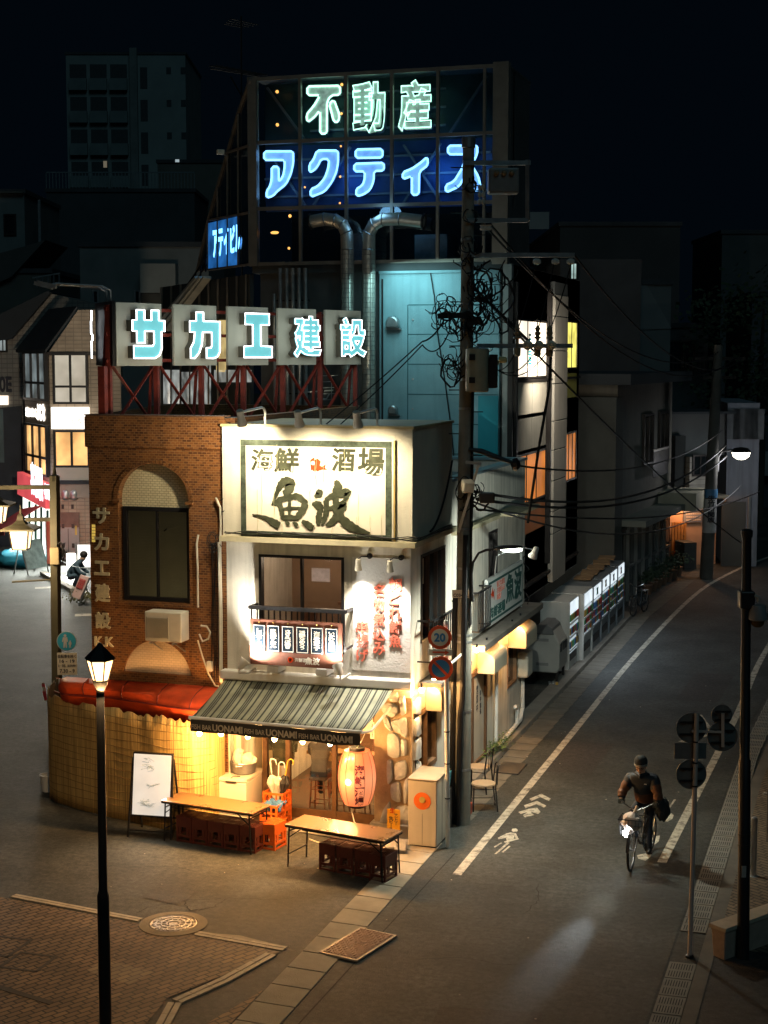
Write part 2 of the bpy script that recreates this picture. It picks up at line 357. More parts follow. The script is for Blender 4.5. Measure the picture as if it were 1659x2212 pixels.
def skin_body(name,joints,edges,radii,mats,parent,matfn=None,sub=1,local=False):
    """a continuous figure grown round connected joints"""
    me=bpy.data.meshes.new(name); names=list(joints); me.from_pydata([joints[k] for k in names],[(names.index(a),names.index(b)) for a,b in edges],[])
    o=bpy.data.objects.new(name,me); COL.objects.link(o)
    md=o.modifiers.new('skin','SKIN'); md.use_smooth_shade=True
    sl=me.skin_vertices[0].data
    for i,k in enumerate(names):
        r=radii[k]; sl[i].radius=(r,r) if not isinstance(r,tuple) else r; sl[i].use_root=(i==0)
    s2=o.modifiers.new('sub','SUBSURF'); s2.levels=sub; s2.render_levels=sub
    dg=bpy.context.evaluated_depsgraph_get(); dg.update()
    m2=bpy.data.meshes.new_from_object(o.evaluated_get(dg)); o.modifiers.clear(); old=o.data; o.data=m2; bpy.data.meshes.remove(old); m2.name=name
    m2.materials.clear()
    for m_ in mats: m2.materials.append(m_)
    for p in m2.polygons:
        p.use_smooth=True
        if matfn: p.material_index=matfn(p.center)
    if parent is not None:
        if not local: m2.transform(parent_matrix(parent).inverted())
        o.parent=parent
    return o
def window(fr,rect,parent,nx,ny,fmat,pmat,fw=.05,d0=-.12,d1=.02,pane_d=-.06,name='window',sill=None,inner=.035,vs=None):
    a0,a1,z0,z1=rect; mb=MB()
    mb.fbox(fr,a0,a1,z0,z0+fw,d0,d1); mb.fbox(fr,a0,a1,z1-fw,z1,d0,d1); mb.fbox(fr,a0,a0+fw,z0+fw,z1-fw,d0,d1); mb.fbox(fr,a1-fw,a1,z0+fw,z1-fw,d0,d1)
    for i in range(1,nx):
        a=a0+(a1-a0)*i/nx; mb.fbox(fr,a-inner/2,a+inner/2,z0+fw,z1-fw,d0+.02,d1-.012)
    zs=vs if vs else [z0+(z1-z0)*j/ny for j in range(1,ny)]
    for z in zs: mb.fbox(fr,a0+fw,a1-fw,z-inner/2,z+inner/2,d0+.025,d1-.016)
    w=mb.build(name,fmat,parent)
    p=MB().fbox(fr,a0+fw*.6,a1-fw*.6,z0+fw*.6,z1-fw*.6,pane_d-.006,pane_d).build('pane',pmat,w)
    return w
def wall_hole(mb,fr,a0,a1,z0,z1,holes,d0,d1):
    """a wall slab with rectangular openings"""
    xs=sorted({a0,a1,*[h[0] for h in holes],*[h[1] for h in holes]}); zs=sorted({z0,z1,*[h[2] for h in holes],*[h[3] for h in holes]})
    for i in range(len(xs)-1):
        run=None
        for j in range(len(zs)-1):
            ca=(xs[i]+xs[i+1])/2; cz=(zs[j]+zs[j+1])/2
            solid=a0<ca<a1 and z0<cz<z1 and not any(h[0]<ca<h[1] and h[2]<cz<h[3] for h in holes)
            if solid: run=(run[0],zs[j+1]) if run else (zs[j],zs[j+1])
            if (not solid or j==len(zs)-2) and run: mb.fbox(fr,xs[i],xs[i+1],run[0],run[1],d0,d1); run=None
    return mb
def sag(p,q,drop,n=14):
    p=V(p);q=V(q); return [p.lerp(q,i/n)-V((0,0,drop*4*(i/n)*(1-i/n))) for i in range(n+1)]
M=mat
m_black=M('black painted steel',(.018,.018,.02),.45,.3); m_dark=M('dark bronze aluminium',(.035,.03,.028),.4,.4)
m_white=M('white plaster',(.62,.6,.53),.85,0,.1,2.2,.35,40,stain=.3); m_side=M('grey white render',(.66,.63,.55),.85,0,.14,1.6,.3,45,stain=.45)
m_whitem=M('white painted metal',(.7,.69,.65),.4,.0,.08,4); m_cream=M('cream plastic',(.62,.58,.48),.5,0,.08,5)
m_steel=M('galvanised steel',(.42,.43,.43),.38,.8,.18,6); m_dkgrey=M('dark grey wall',(.07,.075,.075),.85,0,.25,1.2)
m_conc=M('weathered concrete',(.28,.26,.22),.9,0,.25,2.5,.4,50); m_pole=M('concrete pole',(.26,.25,.21),.85,0,.22,3,.2,80,stain=.4)
m_rubber=M('black cable rubber',(.012,.012,.013),.5); m_rust=M('red oxide steel',(.2,.03,.02),.6,.1,.35,5)
m_glass=glassmat('clear window glass'); m_smoke=glassmat('smoked window glass',(.55,.56,.55),.25)
m_dglass=M('dark window glass',(.012,.016,.018),.06,0,.3,1,spec=.9)
# ================================================================== THE GROUND
asp=asphaltmat('worn asphalt',(.042,.043,.038),.6); asp2=asphaltmat('newer asphalt',(.036,.040,.037),.6)
struct('ground',MB().poly([(-260,-40,-.004),(260,-40,-.004),(260,330,-.004),(-260,330,-.004)]),asp)
def sheet(name,pts,m,z,kind=True,parent=None):
    mb=MB().poly([(p[0],p[1],z) for p in pts]); o=mb.build(name,m,parent)
    if kind: tag(o,kind='structure')
    return o
def slab(mb,pts,z0,z1): mb.prism([(p[0],p[1],z0) for p in pts],(0,0,z1-z0))
# carriageway of the side street, slightly fresher than the forecourt
sheet('road',[(-6.84,-5),(-2.5,-5),(-2.5,36),(-2.0,46),(-1.0,56),(1.2,66),(4,72),(30,90),(30,105),(0,82),(-4.4,69.5),(-6.1,61),(-6.7,52),(-6.84,42)],asp2,.001)
# concrete gutter slabs along the restaurant side
gm=M('gutter concrete',(.3,.26,.19),.85,0,.22,2,.4,60,stain=.0)
mb=MB(); y=8.0; k=0
while y<24.9:
    x0=-7.42; x1=-6.86
    mb.hexa([(x0,y+.012,-.05),(x1,y+.012,-.05),(x1,y+.6-.012,-.05),(x0,y+.6-.012,-.05),(x0,y+.012,.03),(x1,y+.012,.012),(x1,y+.588,.012),(x0,y+.588,.03)])
    y+=.6; k+=1
struct('gutter_strip',mb,gm,bevel=.006)
mb=MB(); y=26.6
gm2=M('old gutter stone',(.13,.115,.09),.85,0,.3,3,.3,60)
while y<62:
    xo=max(0,(y-50)*.055)
    mb.hexa([(-7.2+xo,y+.012,-.05),(-6.72+xo,y+.012,-.05),(-6.72+xo+.03,y+.588,-.05),(-7.2+xo+.03,y+.588,-.05),(-7.2+xo,y+.012,.02),(-6.72+xo,y+.012,.006),(-6.72+xo+.03,y+.588,.006),(-7.2+xo+.03,y+.588,.02)]); y+=.6
struct('gutter_stones',mb,gm2)
mb=MB(); mb.hexa([(-7.6,27.2,-.02),(-7.2,27.2,-.02),(-7.2,50.4,-.02),(-7.6,50.4,-.02),(-7.6,27.2,.1),(-7.23,27.2,.09),(-7.23,50.4,.09),(-7.6,50.4,.1)])
struct('kerb',mb,M('kerb stone',(.2,.18,.15),.85,0,.25,2,.3,50))
# brick paved plaza with a pale double border
pv=brickmat('plaza pavers',(.21,.135,.075),(.13,.085,.05),(.018,.014,.01),.21,.105,.013,.75,True,R(-62),.7)
sheet('plaza_paving',[(-30,23.4),(-12.9,20.78),(-10.2,20.36),(-7.72,19.92),(-8.55,18.0),(-7.95,12),(-30,12)],pv,.008)
sheet('paving_corner',[(-7.46,18.62),(-7.46,14),(-7.78,14),(-7.74,17.45)],pv,.006)
bm_=M('pale border tile',(.36,.31,.23),.7,0,.2,6,.2,80)
def border(pts,w,gap,name):
    mb=MB()
    for i in range(len(pts)-1):
        p=V((*pts[i],0));q=V((*pts[i+1],0)); t=(q-p).normalized(); nn=V((-t.y,t.x,0)); L=(q-p).length; n=max(1,round(L/.32))
        for j in range(n):
            a=p+t*(L*j/n+.004); b=p+t*(L*(j+1)/n-.004)
            for o0,o1 in((0,w*.45),(w*.55,w)):
                slab(mb,[a+nn*o0,b+nn*o0,b+nn*o1,a+nn*o1],-.03,.018)
    return struct(name,mb,bm_)
border([(-7.7,19.96),(-9.15,20.15)],-.16,0,'paving_border')
border([(-10.15,20.4),(-12.5,20.78)],-.14,0,'paving_border')
border([(-7.72,19.78),(-7.98,18.75),(-8.3,17.9)],-.18,0,'paving_border')
border([(-8.3,17.9),(-8.0,16.5),(-7.9,14)],-.18,0,'paving_border')
sheet('kerb_patch',[(-9.0,20.28),(-7.62,20.03),(-7.5,19.98),(-7.9,20.16),(-8.5,20.33)],gm,.012)
# inlaid darker bands and ghost squares in the paving
mb=MB(); slab(mb,[(-13.2,18.3),(-12.0,17.95),(-12.0,18.07),(-13.2,18.42)],.0,.012); slab(mb,[(-11.9,17.9),(-9.9,17.35),(-9.9,17.45),(-11.9,18.02)],0,.012)
for cx,cy,s in((-11.6,18.95,.35),(-10.9,18.55,.3)):
    for dx,dy,ex,ey in((-s,-s,s,-s+.05),(-s,s-.05,s,s),(-s,-s,-s+.05,s),(s-.05,-s,s,s)): slab(mb,[(cx+dx,cy+dy),(cx+ex,cy+dy),(cx+ex,cy+ey),(cx+dx,cy+ey)],0,.0115)
struct('paving_band',mb,M('dark paving band',(.05,.042,.036),.8,0,.3,4))
sheet('paving_patch',[(-9.95,18.95),(-9.1,18.72),(-9.22,18.25),(-10.0,18.5)],brickmat('pale replaced pavers',(.26,.19,.11),(.19,.14,.09),(.04,.03,.025),.21,.105,.008,.75,True,R(-62),.6),.0105)
# cracks in the forecourt asphalt
mb=MB(); random.seed(3)
for path in ([(-8.6,21.9),(-9.3,21.75),(-9.9,21.45),(-10.3,21.0),(-10.35,20.75)],[(-9.3,21.75),(-9.35,21.3),(-9.6,21.1)],[(-8.6,21.9),(-8.3,22.1)],[(-9.9,21.45),(-9.6,21.05),(-9.35,21.3)]):
    P=[]
    for i in range(len(path)-1):
        for k in range(8): t=k/8; P.append((path[i][0]*(1-t)+path[i+1][0]*t+random.uniform(-.03,.03),path[i][1]*(1-t)+path[i+1][1]*t+random.uniform(-.03,.03)))
    P.append(path[-1])
    for i in range(len(P)-1):
        a=V((*P[i],0));b=V((*P[i+1],0)); t=(b-a).normalized(); n_=V((-t.y,t.x,0))*random.uniform(.004,.009); mb.poly([(a-n_).to_3d()+V((0,0,.003)),b-n_+V((0,0,.003)),b+n_+V((0,0,.003)),a+n_+V((0,0,.003))])
for path in ([(-5.9,20.2),(-5.2,20.5),(-4.6,20.4),(-3.9,20.8)],[(-5.0,29.0),(-4.4,29.4),(-4.2,30.3),(-3.6,30.6)],[(-11.5,22.6),(-10.7,22.9),(-10.2,22.7)],[(-4.8,22.4),(-4.7,23.1),(-4.9,23.9)]):
    P=[]
    for i in range(len(path)-1):
        for k in range(8): t=k/8; P.append((path[i][0]*(1-t)+path[i+1][0]*t+random.uniform(-.03,.03),path[i][1]*(1-t)+path[i+1][1]*t+random.uniform(-.03,.03)))
    for i in range(len(P)-1):
        a=V((*P[i],.004));b=V((*P[i+1],.004)); t=(b-a).normalized(); n_=V((-t.y,t.x,0))*random.uniform(.003,.007); mb.poly([a-n_,b-n_,b+n_,a+n_])
struct('asphalt_crack',mb,M('crack dirt',(.012,.011,.01),.95),fix=False)
struct('asphalt_seam',MB().poly([(-6.84,8,.004),(-6.82,8,.004),(-6.5,24.9,.004),(-6.52,24.9,.004)]),_mats['crack dirt'])
pm_=asphaltmat('patched asphalt',(.032,.03,.028),.3)
for pts in ([(-6.3,30.5),(-5.2,30.6),(-5.15,33.2),(-6.25,33.1)],[(-5.0,17.5),(-3.7,17.7),(-3.8,19.0),(-5.1,18.8)],[(-10.6,21.4),(-9.9,21.25),(-9.8,21.9),(-10.5,22.05)],[(-4.4,38),(-3.4,38),(-3.3,41.5),(-4.3,41.5)]): sheet('asphalt_patch',pts,pm_,.0035)
mb=MB(); random.seed(33)
for k in range(70):
    x=random.uniform(-12,-2.7); y=random.uniform(17,40); s=random.uniform(.008,.022); mb.cbox((x,y,.008),s*1.6,s,.004,random.uniform(0,3))
tag(mb.build('litter',M('pale litter',(.4,.36,.3),.8,0,.3,8)),kind='stuff')
# pavement on the right: ribbed drain slabs, kerb edge and brick paving
mb=MB(); y=17.0
dm=M('ribbed drain concrete',(.2,.19,.165),.8,0,.2,4,.3,70)
sl=M('drain slots',(.02,.02,.02),.9)
slots=MB()
while y<62:
    o=max(0,(y-33)*.035)+max(0,(y-52)*.2)
    if not 21.0<y<21.9:
        mb.cbox((-2.29+o,y+.29,.0),.36,.57,.03)
        if y<40:
            for r_ in range(2):
                for j in range(9): slots.cbox((-2.43+o+j*.035,y+.15+r_*.27,.0135),.012,.2,.006)
    y+=.6
struct('drain_slabs',mb,dm); struct('drain_slots',slots,sl)
sheet('pavement_edge',[(-2.1,8),(-1.92,8),(-1.9,31),(-1.6,40),(-.4,54),(-.6,54),(-1.8,40),(-2.1,31)],M('pavement edge stone',(.11,.1,.085),.85,0,.3,2,.3,50),.012)
rp=brickmat('pavement pavers',(.18,.13,.085),(.12,.09,.06),(.02,.018,.014),.21,.105,.012,.8,True,R(35),.7)
sheet('pavement',[(-1.93,21.9),(14,21.9),(14,60),(1.5,60),(-1.6,40),(-1.9,31)],rp,.009)
sheet('forecourt',[(-2.06,8),(14,8),(14,21.9),(-2.06,21.9)],asphaltmat('dark forecourt asphalt',(.035,.034,.034)),.006)
# ------------------------------------------------------------------ painted markings
wp=wornpaint('white road paint',(.44,.40,.32),.45,5); wp2=wornpaint('flaked road paint',(.46,.43,.35),.45,9)
def ribbon(name,pts,w,m,z=.006):
    P=[V((p[0],p[1],0)) for p in pts]; L=[];Rr=[]
    for i,p in enumerate(P):
        t=(P[min(i+1,len(P)-1)]-P[max(i-1,0)]).normalized(); n_=V((-t.y,t.x,0))*w/2; L.append(p+n_+V((0,0,z)));Rr.append(p-n_+V((0,0,z)))
    return struct(name,MB().grid([L,Rr]),m,fix=False)
def curve(pts,n=8):
    P=[V((p[0],p[1],0)) for p in pts]; out=[]
    for k in range(len(P)-1):
        a=P[max(k-1,0)];b=P[k];c=P[k+1];d=P[min(k+2,len(P)-1)]
        for s in range(n):
            t=s/n; out.append(.5*((2*b)+(c-a)*t+(2*a-5*b+4*c-d)*t*t+(3*b-a-3*c+d)*t**3))
    return out+[P[-1]]
ribbon('edge_line',curve([(-6.2,23.85),(-6.18,34),(-6.16,43.3),G((1490,1295)),G((1560,1247)),G((1659,1204)),G((1800,1160))]),.15,wp)
ribbon('centre_line',curve([(-3.13,25.45),(-2.86,36.5),G((1640,1432)),G((1700,1330))]),.15,wp)
ribbon('dash_line',[G(ZH(185,925)),G(ZH(232,990)),],.13,wp); ribbon('dash_line',[G(ZH(95,1055)),G(ZH(235,1020))],.12,wp,.0065)
# chevrons and cyclist symbols
def shape(name,polys,tf,m): 
    mb=MB()
    for pl in polys: mb.poly([G(tf(*p),.0065) for p in pl])
    return struct(name,mb,m,fix=False)
shape('lane_chevron',[[(668,383),(718,362),(757,383),(748,392),(714,376),(676,392)],[(645,410),(700,392),(738,412),(728,420),(697,405),(652,422)],[(622,438),(665,425),(700,420),(714,438),(704,446),(672,436),(688,450),(650,460),(640,452),(660,438),(632,446)]],Z8,wp2)
shape('cyclist_symbol',[[(596,508),(612,506),(620,513),(616,521),(602,522),(594,516)],[(572,527),(590,523),(612,527),(622,548),(612,550),(606,536),(604,548),(575,560),(570,545),(540,552),(537,545)],[(562,560),(622,546),(624,551),(566,566)],[(577,562),(586,566),(532,612),(522,612)],[(583,578),(590,580),(560,606),(552,604)],[(520,582),(550,564),(554,567),(524,586)]],Z8,wp2)
shape('cyclist_symbol',[[(1238,388),(1247,388),(1222,430),(1214,430)],[(1268,386),(1277,386),(1250,425),(1242,425)],[(1205,440),(1240,432),(1268,450),(1262,466),(1242,478),(1222,476),(1210,458)],[(1200,436),(1210,434),(1216,448),(1206,450)]],Z8,wp2)
shape('lane_arrow',[[(1176,545),(1211,533),(1205,560),(1190,572),(1152,572),(1150,556),(1170,560)],[(1115,618),(1160,606),(1180,600),(1168,628),(1150,640),(1120,632)]],Z8,wp2)
for p,q in (((210,1225),(310,1222)),((450,1388),(560,1385))): ribbon('stop_line',[G(Z1(*p)),G(Z1(*q))],.45,wp)
# ------------------------------------------------------------------ covers
t=thing('manhole_cover','round iron manhole cover in a concrete ring at the plaza edge','manhole cover',(-9.61,20.47,0))
mb=MB(); mb.lathe((0,0,0),[(.50,-.02),(.50,.016),(.36,.022),(.36,-.02)],40); mb.build('concrete_ring',M('manhole concrete',(.25,.21,.15),.85,0,.2,4,.4,60),t,local=True)
mb=MB(); mb.lathe((0,0,0),[(.35,-.02),(.35,.02),(.335,.024),(.32,.014),(.0001,.014)],40)
for r_ in(.1,.18,.26): mb.lathe((0,0,.013),[(r_-.014,0),(r_-.012,.01),(r_+.012,.01),(r_+.014,0)],36)
for k in range(12):
    a=k*math.pi/6; mb.bar((.07*math.cos(a),.07*math.sin(a),.017),(.32*math.cos(a),.32*math.sin(a),.017),.014,.012)
for k in range(24):
    a=k*math.pi/12+.1; mb.bar((.28*math.cos(a),.28*math.sin(a),.017),(.295*math.cos(a+.12),.295*math.sin(a+.12),.017),.02,.012)
mb.build('iron_disc',M('worn cast iron',(.34,.31,.27),.45,.5,.25,9),t,local=True)
t=thing('drain_cover','rectangular patterned iron cover set across the gutter','utility cover',(-6.75,20.48,0),R(-13))
mb=MB(); mb.cbox((0,0,.022),.62,1.1,.03); mb.build('frame',M('pale iron frame',(.42,.36,.28),.55,.4,.15,8),t,local=True)
mb=MB(); mb.cbox((0,0,.036),.55,1.03,.012)
random.seed(5)
for i in range(10):
    for j in range(18):
        x=-.245+i*.0545; y=-.485+j*.057
        if (x*x+y*y)<.012: continue
        mb.cbox((x,y,.045),.045 if (i+j)%2 else .016,.016 if (i+j)%2 else .045,.012)
mb.lathe((0,0,.04),[(.085,0),(.085,.014),(.06,.014),(.06,.002),(.03,.002),(.03,.012),(.0001,.012)],20)
mb.build('patterned_plate',M('rusty patterned iron',(.2,.12,.085),.55,.4,.3,8),t,local=True)
for q,lab in (((590,260),'dark square drain cover in the kerbside gutter'),):
    c=G(Z8(*q)); t=tag(MB().cbox((c.x,c.y,.018),.5,.85,.03).build('gutter_cover',M('dark iron',(.05,.045,.04),.6,.4,.2,8),bevel=.006),lab,'utility cover')
# ================================================================== BRICK BUILDING
bk=brickmat('brown brick tile',(.25,.10,.03),(.105,.04,.017),(.29,.155,.06),.088,.043,.0045,.42,bump=.6)
ck=brickmat('cream brick tile',(.78,.70,.46),(.70,.62,.4),(.36,.3,.18),.088,.043,.005,.5,bump=.5)
BX0,BX1=-13.55,-10.875; BZ=7.22
BB=thing('brick_building','narrow brown brick building with an arched window and red rooftop sign','building',(-12.2,25.55,0))
aw=FF.rect(Z1(708,745),Z1(1140,1330)); asp_=FF.q(Z1(700,690))[1]; atop=FF.q(Z1(915,478))[1]
ax0,ax1,az0=aw[0],aw[1],aw[2]; acx=(ax0+ax1)/2; arx=(ax1-ax0)/2
wz1=FF.q(Z1(900,742))[1]
def arch_pts(cx,rx,zs,rz,n=28): return [(cx-rx*math.cos(math.pi*i/n),zs+rz*math.sin(math.pi*i/n)) for i in range(n+1)]
la=FF.rect(Z1(735,1528),Z1(1150,1790)); lcx=(la[0]+la[1])/2; lrx=(la[1]-la[0])/2
def facade(mb,d0,d1):
    def b(a0,a1,z0,z1): mb.fbox(FF,a0,a1,z0,z1,d0,d1)
    b(BX0,ax0,0,BZ); b(ax1,BX1,0,BZ); b(ax0,ax1,la[3]+.02,az0)
    P=arch_pts(acx,arx,asp_,atop-asp_)
    for i in range(len(P)-1):
        (xa,za),(xb,zb)=P[i],P[i+1]
        mb.hexa([FF.P(xa,za,d1),FF.P(xb,zb,d1),FF.P(xb,zb,d0),FF.P(xa,za,d0),FF.P(xa,BZ,d1),FF.P(xb,BZ,d1),FF.P(xb,BZ,d0),FF.P(xa,BZ,d0)])
    b(ax0,ax1,0,la[3]-.6)
mb=MB(); facade(mb,-.22,0)
for q0,q1 in((ax0,la[0]),(la[1],ax1)):
    if q1>q0+.002: mb.fbox(FF,q0,q1,la[3]-.6,la[3]+.02,-.22,-.0005)
# lower blind arch: wall left and right and over it
z_lo=la[2]; P=arch_pts(lcx,lrx,z_lo,la[3]-z_lo)
for i in range(len(P)-1):
    (xa,za),(xb,zb)=P[i],P[i+1]
    mb.hexa([FF.P(xa,za,0),FF.P(xb,zb,0),FF.P(xb,zb,-.2),FF.P(xa,za,-.2),FF.P(xa,la[3]+.02,0),FF.P(xb,la[3]+.02,0),FF.P(xb,la[3]+.02,-.2),FF.P(xa,la[3]+.02,-.2)])
# other walls
for p,q in (((BX0,25.77),(-15.4,33)),((BX1-.01,25.77),(BX1-.01,33)),((-15.4,33),(BX1,33))):
    mb.bar((p[0],p[1],BZ/2),(q[0],q[1],BZ/2),.2,BZ)
mb.build('wall',bk,BB)
mb=MB(); cz0=FF.q(Z1(900,385))[1]
mb.fbox(FF,BX0-.03,BX1+.0,cz0,BZ+.02,.003,.03); mb.bar((BX0-.03,25.62,(cz0+BZ)/2),(-15.45,33,(cz0+BZ)/2),.14,BZ-cz0); mb.build('cornice',bk,BB)
mb=MB(); mb.fbox(FF,BX0-.05,BX1+.01,BZ+.021,BZ+.045,-.22,.05); mb.build('coping',M('brown coping',(.12,.07,.045),.6,.2),BB)
MB().prism([(BX0,25.7,BZ-.3),(BX1,25.7,BZ-.3),(BX1,33,BZ-.3),(-15.4,33,BZ-.3)],(0,0,.05)).build('roof',m_dkgrey,BB)
# infill of the upper arch in cream brick
P=arch_pts(acx,arx-.002,asp_,atop-asp_-.002)
MB().prism([FF.P(ax0+.002,wz1,-.16)]+[FF.P(x,z,-.16) for x,z in P]+[FF.P(ax1-.002,wz1,-.16)],-FF.n*.05).build('arch_infill',ck,BB)
P=arch_pts(lcx,lrx-.002,z_lo,la[3]-z_lo)
MB().prism([FF.P(x,z,-.05) for x,z in P],-FF.n*.1).build('blind_arch',brickmat('rose cream brick',(.68,.54,.40),(.62,.49,.36),(.46,.36,.26),.088,.043,.004,.5),BB)
# moulding round the arch
mb=MB(); n=34
for i in range(n):
    t0=math.pi*(i+.08)/n; t1=math.pi*(i+.92)/n; rz=atop-asp_
    q=[(acx-(arx+e)*math.cos(t),asp_+(rz+e)*math.sin(t)) for t,e in((t0,0),(t1,0),(t1,.085),(t0,.085))]
    mb.prism([FF.P(x,z,.002) for x,z in q],FF.n*.012)
for sx in(ax0-.09,ax1-.05): mb.fbox(FF,sx,sx+.14,asp_-.06,asp_-.005,.002,.05)
mb.build('arch_moulding',bk,BB)
w=window(FF,(ax0+.04,ax1-.02,az0+.03,wz1),BB,2,1,m_black,glassmat('office glass',(.95,.97,.95),.3),.075,-.2,-.1,-.15)
mb=MB()
for i in range(60):
    z=az0+.1+i*(wz1-az0-.14)/60; mb.fbox(FF,ax0+.08,ax1-.06,z,z+(wz1-az0)/60-.004,-.2,-.185-.004*(i%2))
mb.build('blind',M('grey venetian blind',(.6,.66,.62),.6,0,.12,2),BB)
MB().fbox(FF,ax0,ax1,az0-.02,wz1+.1,-.45,-.40).build('dark_room',m_dkgrey,BB)
mb=MB(); mb.fbox(FF,ax0-.03,ax1+.03,az0-.045,az0+.025,-.19,.02); mb.build('window_sill',bk,BB)
# vertical brass lettering
gold=M('dull brass letters',(.72,.64,.42),.35,.25,.2,8)
for ch,y0,y1,x0,x1 in (('サ',740,840,560,660),('カ',895,1000,568,658),('エ',1058,1150,568,660),('建',1195,1310,572,664),('設',1365,1470,575,668)):
    a0,a1,z0,z1=FF.rect(Z1(x0,y0),Z1(x1,y1)); mb=MB()
    put_text(mb,ch,FF.P(a0,z0,.004),FF.u,(0,0,1),a1-a0,z1-z0,bold=.03,depth=.035); mb.build('letter',gold,BB)
a0,a1,z0,z1=FF.rect(Z1(570,1512),Z1(685,1578)); mb=MB(); put_text(mb,'K.K',FF.P(a0,z0,.004),FF.u,(0,0,1),a1-a0,z1-z0,bold=.03,depth=.035); mb.build('letter',gold,BB)
mb=MB()
for i in range(6):
    a,z=FF.q(Z1(563,848+i*18)); mb.fbox(FF,a-.04,a+.03,z-.03,z+.014,-.02,.004+.001*(i%2))
mb.build('glass_bricks',emit('yellow glass brick',(.9,.62,.12),.35),BB)
# ------------------------------------------------------------------ air conditioner
a0,a1,z0,z1=FF.rect(Z1(940,1345),Z1(1150,1525)); 
AC=thing('air_conditioner','cream outdoor air conditioner bracketed to the brown brick wall','air conditioner',FF.P((a0+a1)/2,z0,.2))
MB().fbox(FF,a0,a1+.03,z0,z1+.02,.16,.5).build('casing',m_cream,AC,bevel=.02)
mb=MB()
for i in range(22): z=z0+.07+i*(z1-z0-.15)/22; mb.fbox(FF,a0+.05,a0+.05+(a1-a0)*.6,z,z+.008,.502,.512)
for a in(a0+.045,a0+.05+(a1-a0)*.6): mb.fbox(FF,a-.008,a+.004,z0+.06,z1-.07,.502,.514)
mb.build('grille',M('shadow grey plastic',(.32,.29,.23),.6),AC)
mb=MB()
for a in(a0+.12,a1-.12): mb.fbox(FF,a-.015,a+.015,z0-.04,z0-.005,0,.55); mb.bar(FF.P(a,z0-.25,.01),FF.P(a,z0-.03,.45),.02)
mb.build('bracket',m_steel,AC)
mb=MB(); pts=[Z1(1195,1500),Z1(1215,1545),Z1(1250,1530),Z1(1262,1490),Z1(1240,1455),Z1(1205,1450)]
mb.tube([FF.P(*FF.q(p,.3),.3) for p in pts],.018,6); 
pts=[Z1(1195,1535),Z1(1215,1640),Z1(1250,1740),Z1(1290,1810),Z1(1310,1815)]; mb.tube([FF.P(*FF.q(p,.06),.12 if i==0 else .05) for i,p in enumerate(pts)],.016,6); mb.build('hose',m_cream,AC)
# conduits and wiring at the seam of the two buildings
t=thing('conduit','pale bent cable conduits running down the seam beside the arched window','pipes',FF.P(-10.9,1.9))
mb=MB()
for pts,d in (([(1295,680),(1322,740),(1325,830),(1322,1000),(1330,1400),(1330,1800)],.07),([(1190,905),(1180,960),(1186,1100),(1188,1340)],.06),([(1312,950),(1318,1300),(1322,1790)],.1)):
    mb.tube([FF.P(*FF.q(Z1(*p),d),d) for p in pts],.02,6)
mb.build('conduit_pipe',m_cream,t)
mb=MB(); random.seed(11)
for k in range(7):
    x=1268+k*7; mb.tube([FF.P(*FF.q(Z1(x+random.uniform(-6,6),y),.05),.04+.01*(k%3)) for y in(960,1080,1250,1450,1650,1790)],.006,5)
for k in range(9):
    c=V(FF.P(*FF.q(Z1(1290+random.uniform(-25,30),950+random.uniform(-30,40)),.08),.08)); r_=random.uniform(.04,.1)
    mb.tube([c+V((r_*math.cos(a),-.02*math.sin(2*a),r_*math.sin(a)*1.3)) for a in [i*.7 for i in range(9)]],.006,5)
mb.build('cable_bundle',m_rubber,t)
a,z=FF.q(Z1(1268,1690)); MB().fbox(FF,a-.05,a+.05,z-.09,z+.09,.02,.1).build('junction_box',m_cream,t,bevel=.01)
# ------------------------------------------------------------------ red awning on the brick building
RA=thing('red_awning','bulging red vinyl awning at the foot of the brown brick wall','awning',(-12.5,25.0,1.9))
rv=M('red vinyl',(.58,.07,.02),.55,0,.3,2.6,.25,10,spec=.25)
rows=[]
zt=FF.q(Z1(900,1790))[1]
for i,(y,z) in enumerate(((25.53,zt),(25.15,zt-.06),(24.95,zt-.13),(24.84,zt-.26),(24.93,zt-.40),(25.04,zt-.56))):
    rows.append([(-14.35+(3.45)*j/24-(.0),y+ (.5 if j==0 else .2 if j==1 else .05 if j==2 else 0)*(1 if i else .2)+(min(.46,max(0,.28*(2.95-3.45*j/24)))*min(1,i/3.0)),z-(.05 if j<2 else 0)-.006*math.sin(j*1.9+i)*(i>1)-.004*math.cos(j*.8)*(i>0)) for j in range(25)])
MB().grid(rows).build('vinyl_cover',rv,RA,smooth=True,solid=.01)
mb=MB(); mb.tube([(-14.3,25.5,zt-.28),(-14.0,25.28,zt-.27),(-13.0,25.26,zt-.27),(-11.4,24.83,zt-.27),(-10.92,24.82,zt-.27)],.018,6)
for x in(-13.6,-12.8,-12.0,-11.3): yo=min(.46,max(0,.28*(-11.4-x))); mb.tube([(x,24.83+yo,zt-.25),(x,24.945+yo*.66,zt-.115),(x,25.15+yo*.33,zt-.045),(x,25.5,zt+.012)],.009,5)
mb.build('frame_rail',M('dark red pipe',(.16,.02,.015),.5),RA)
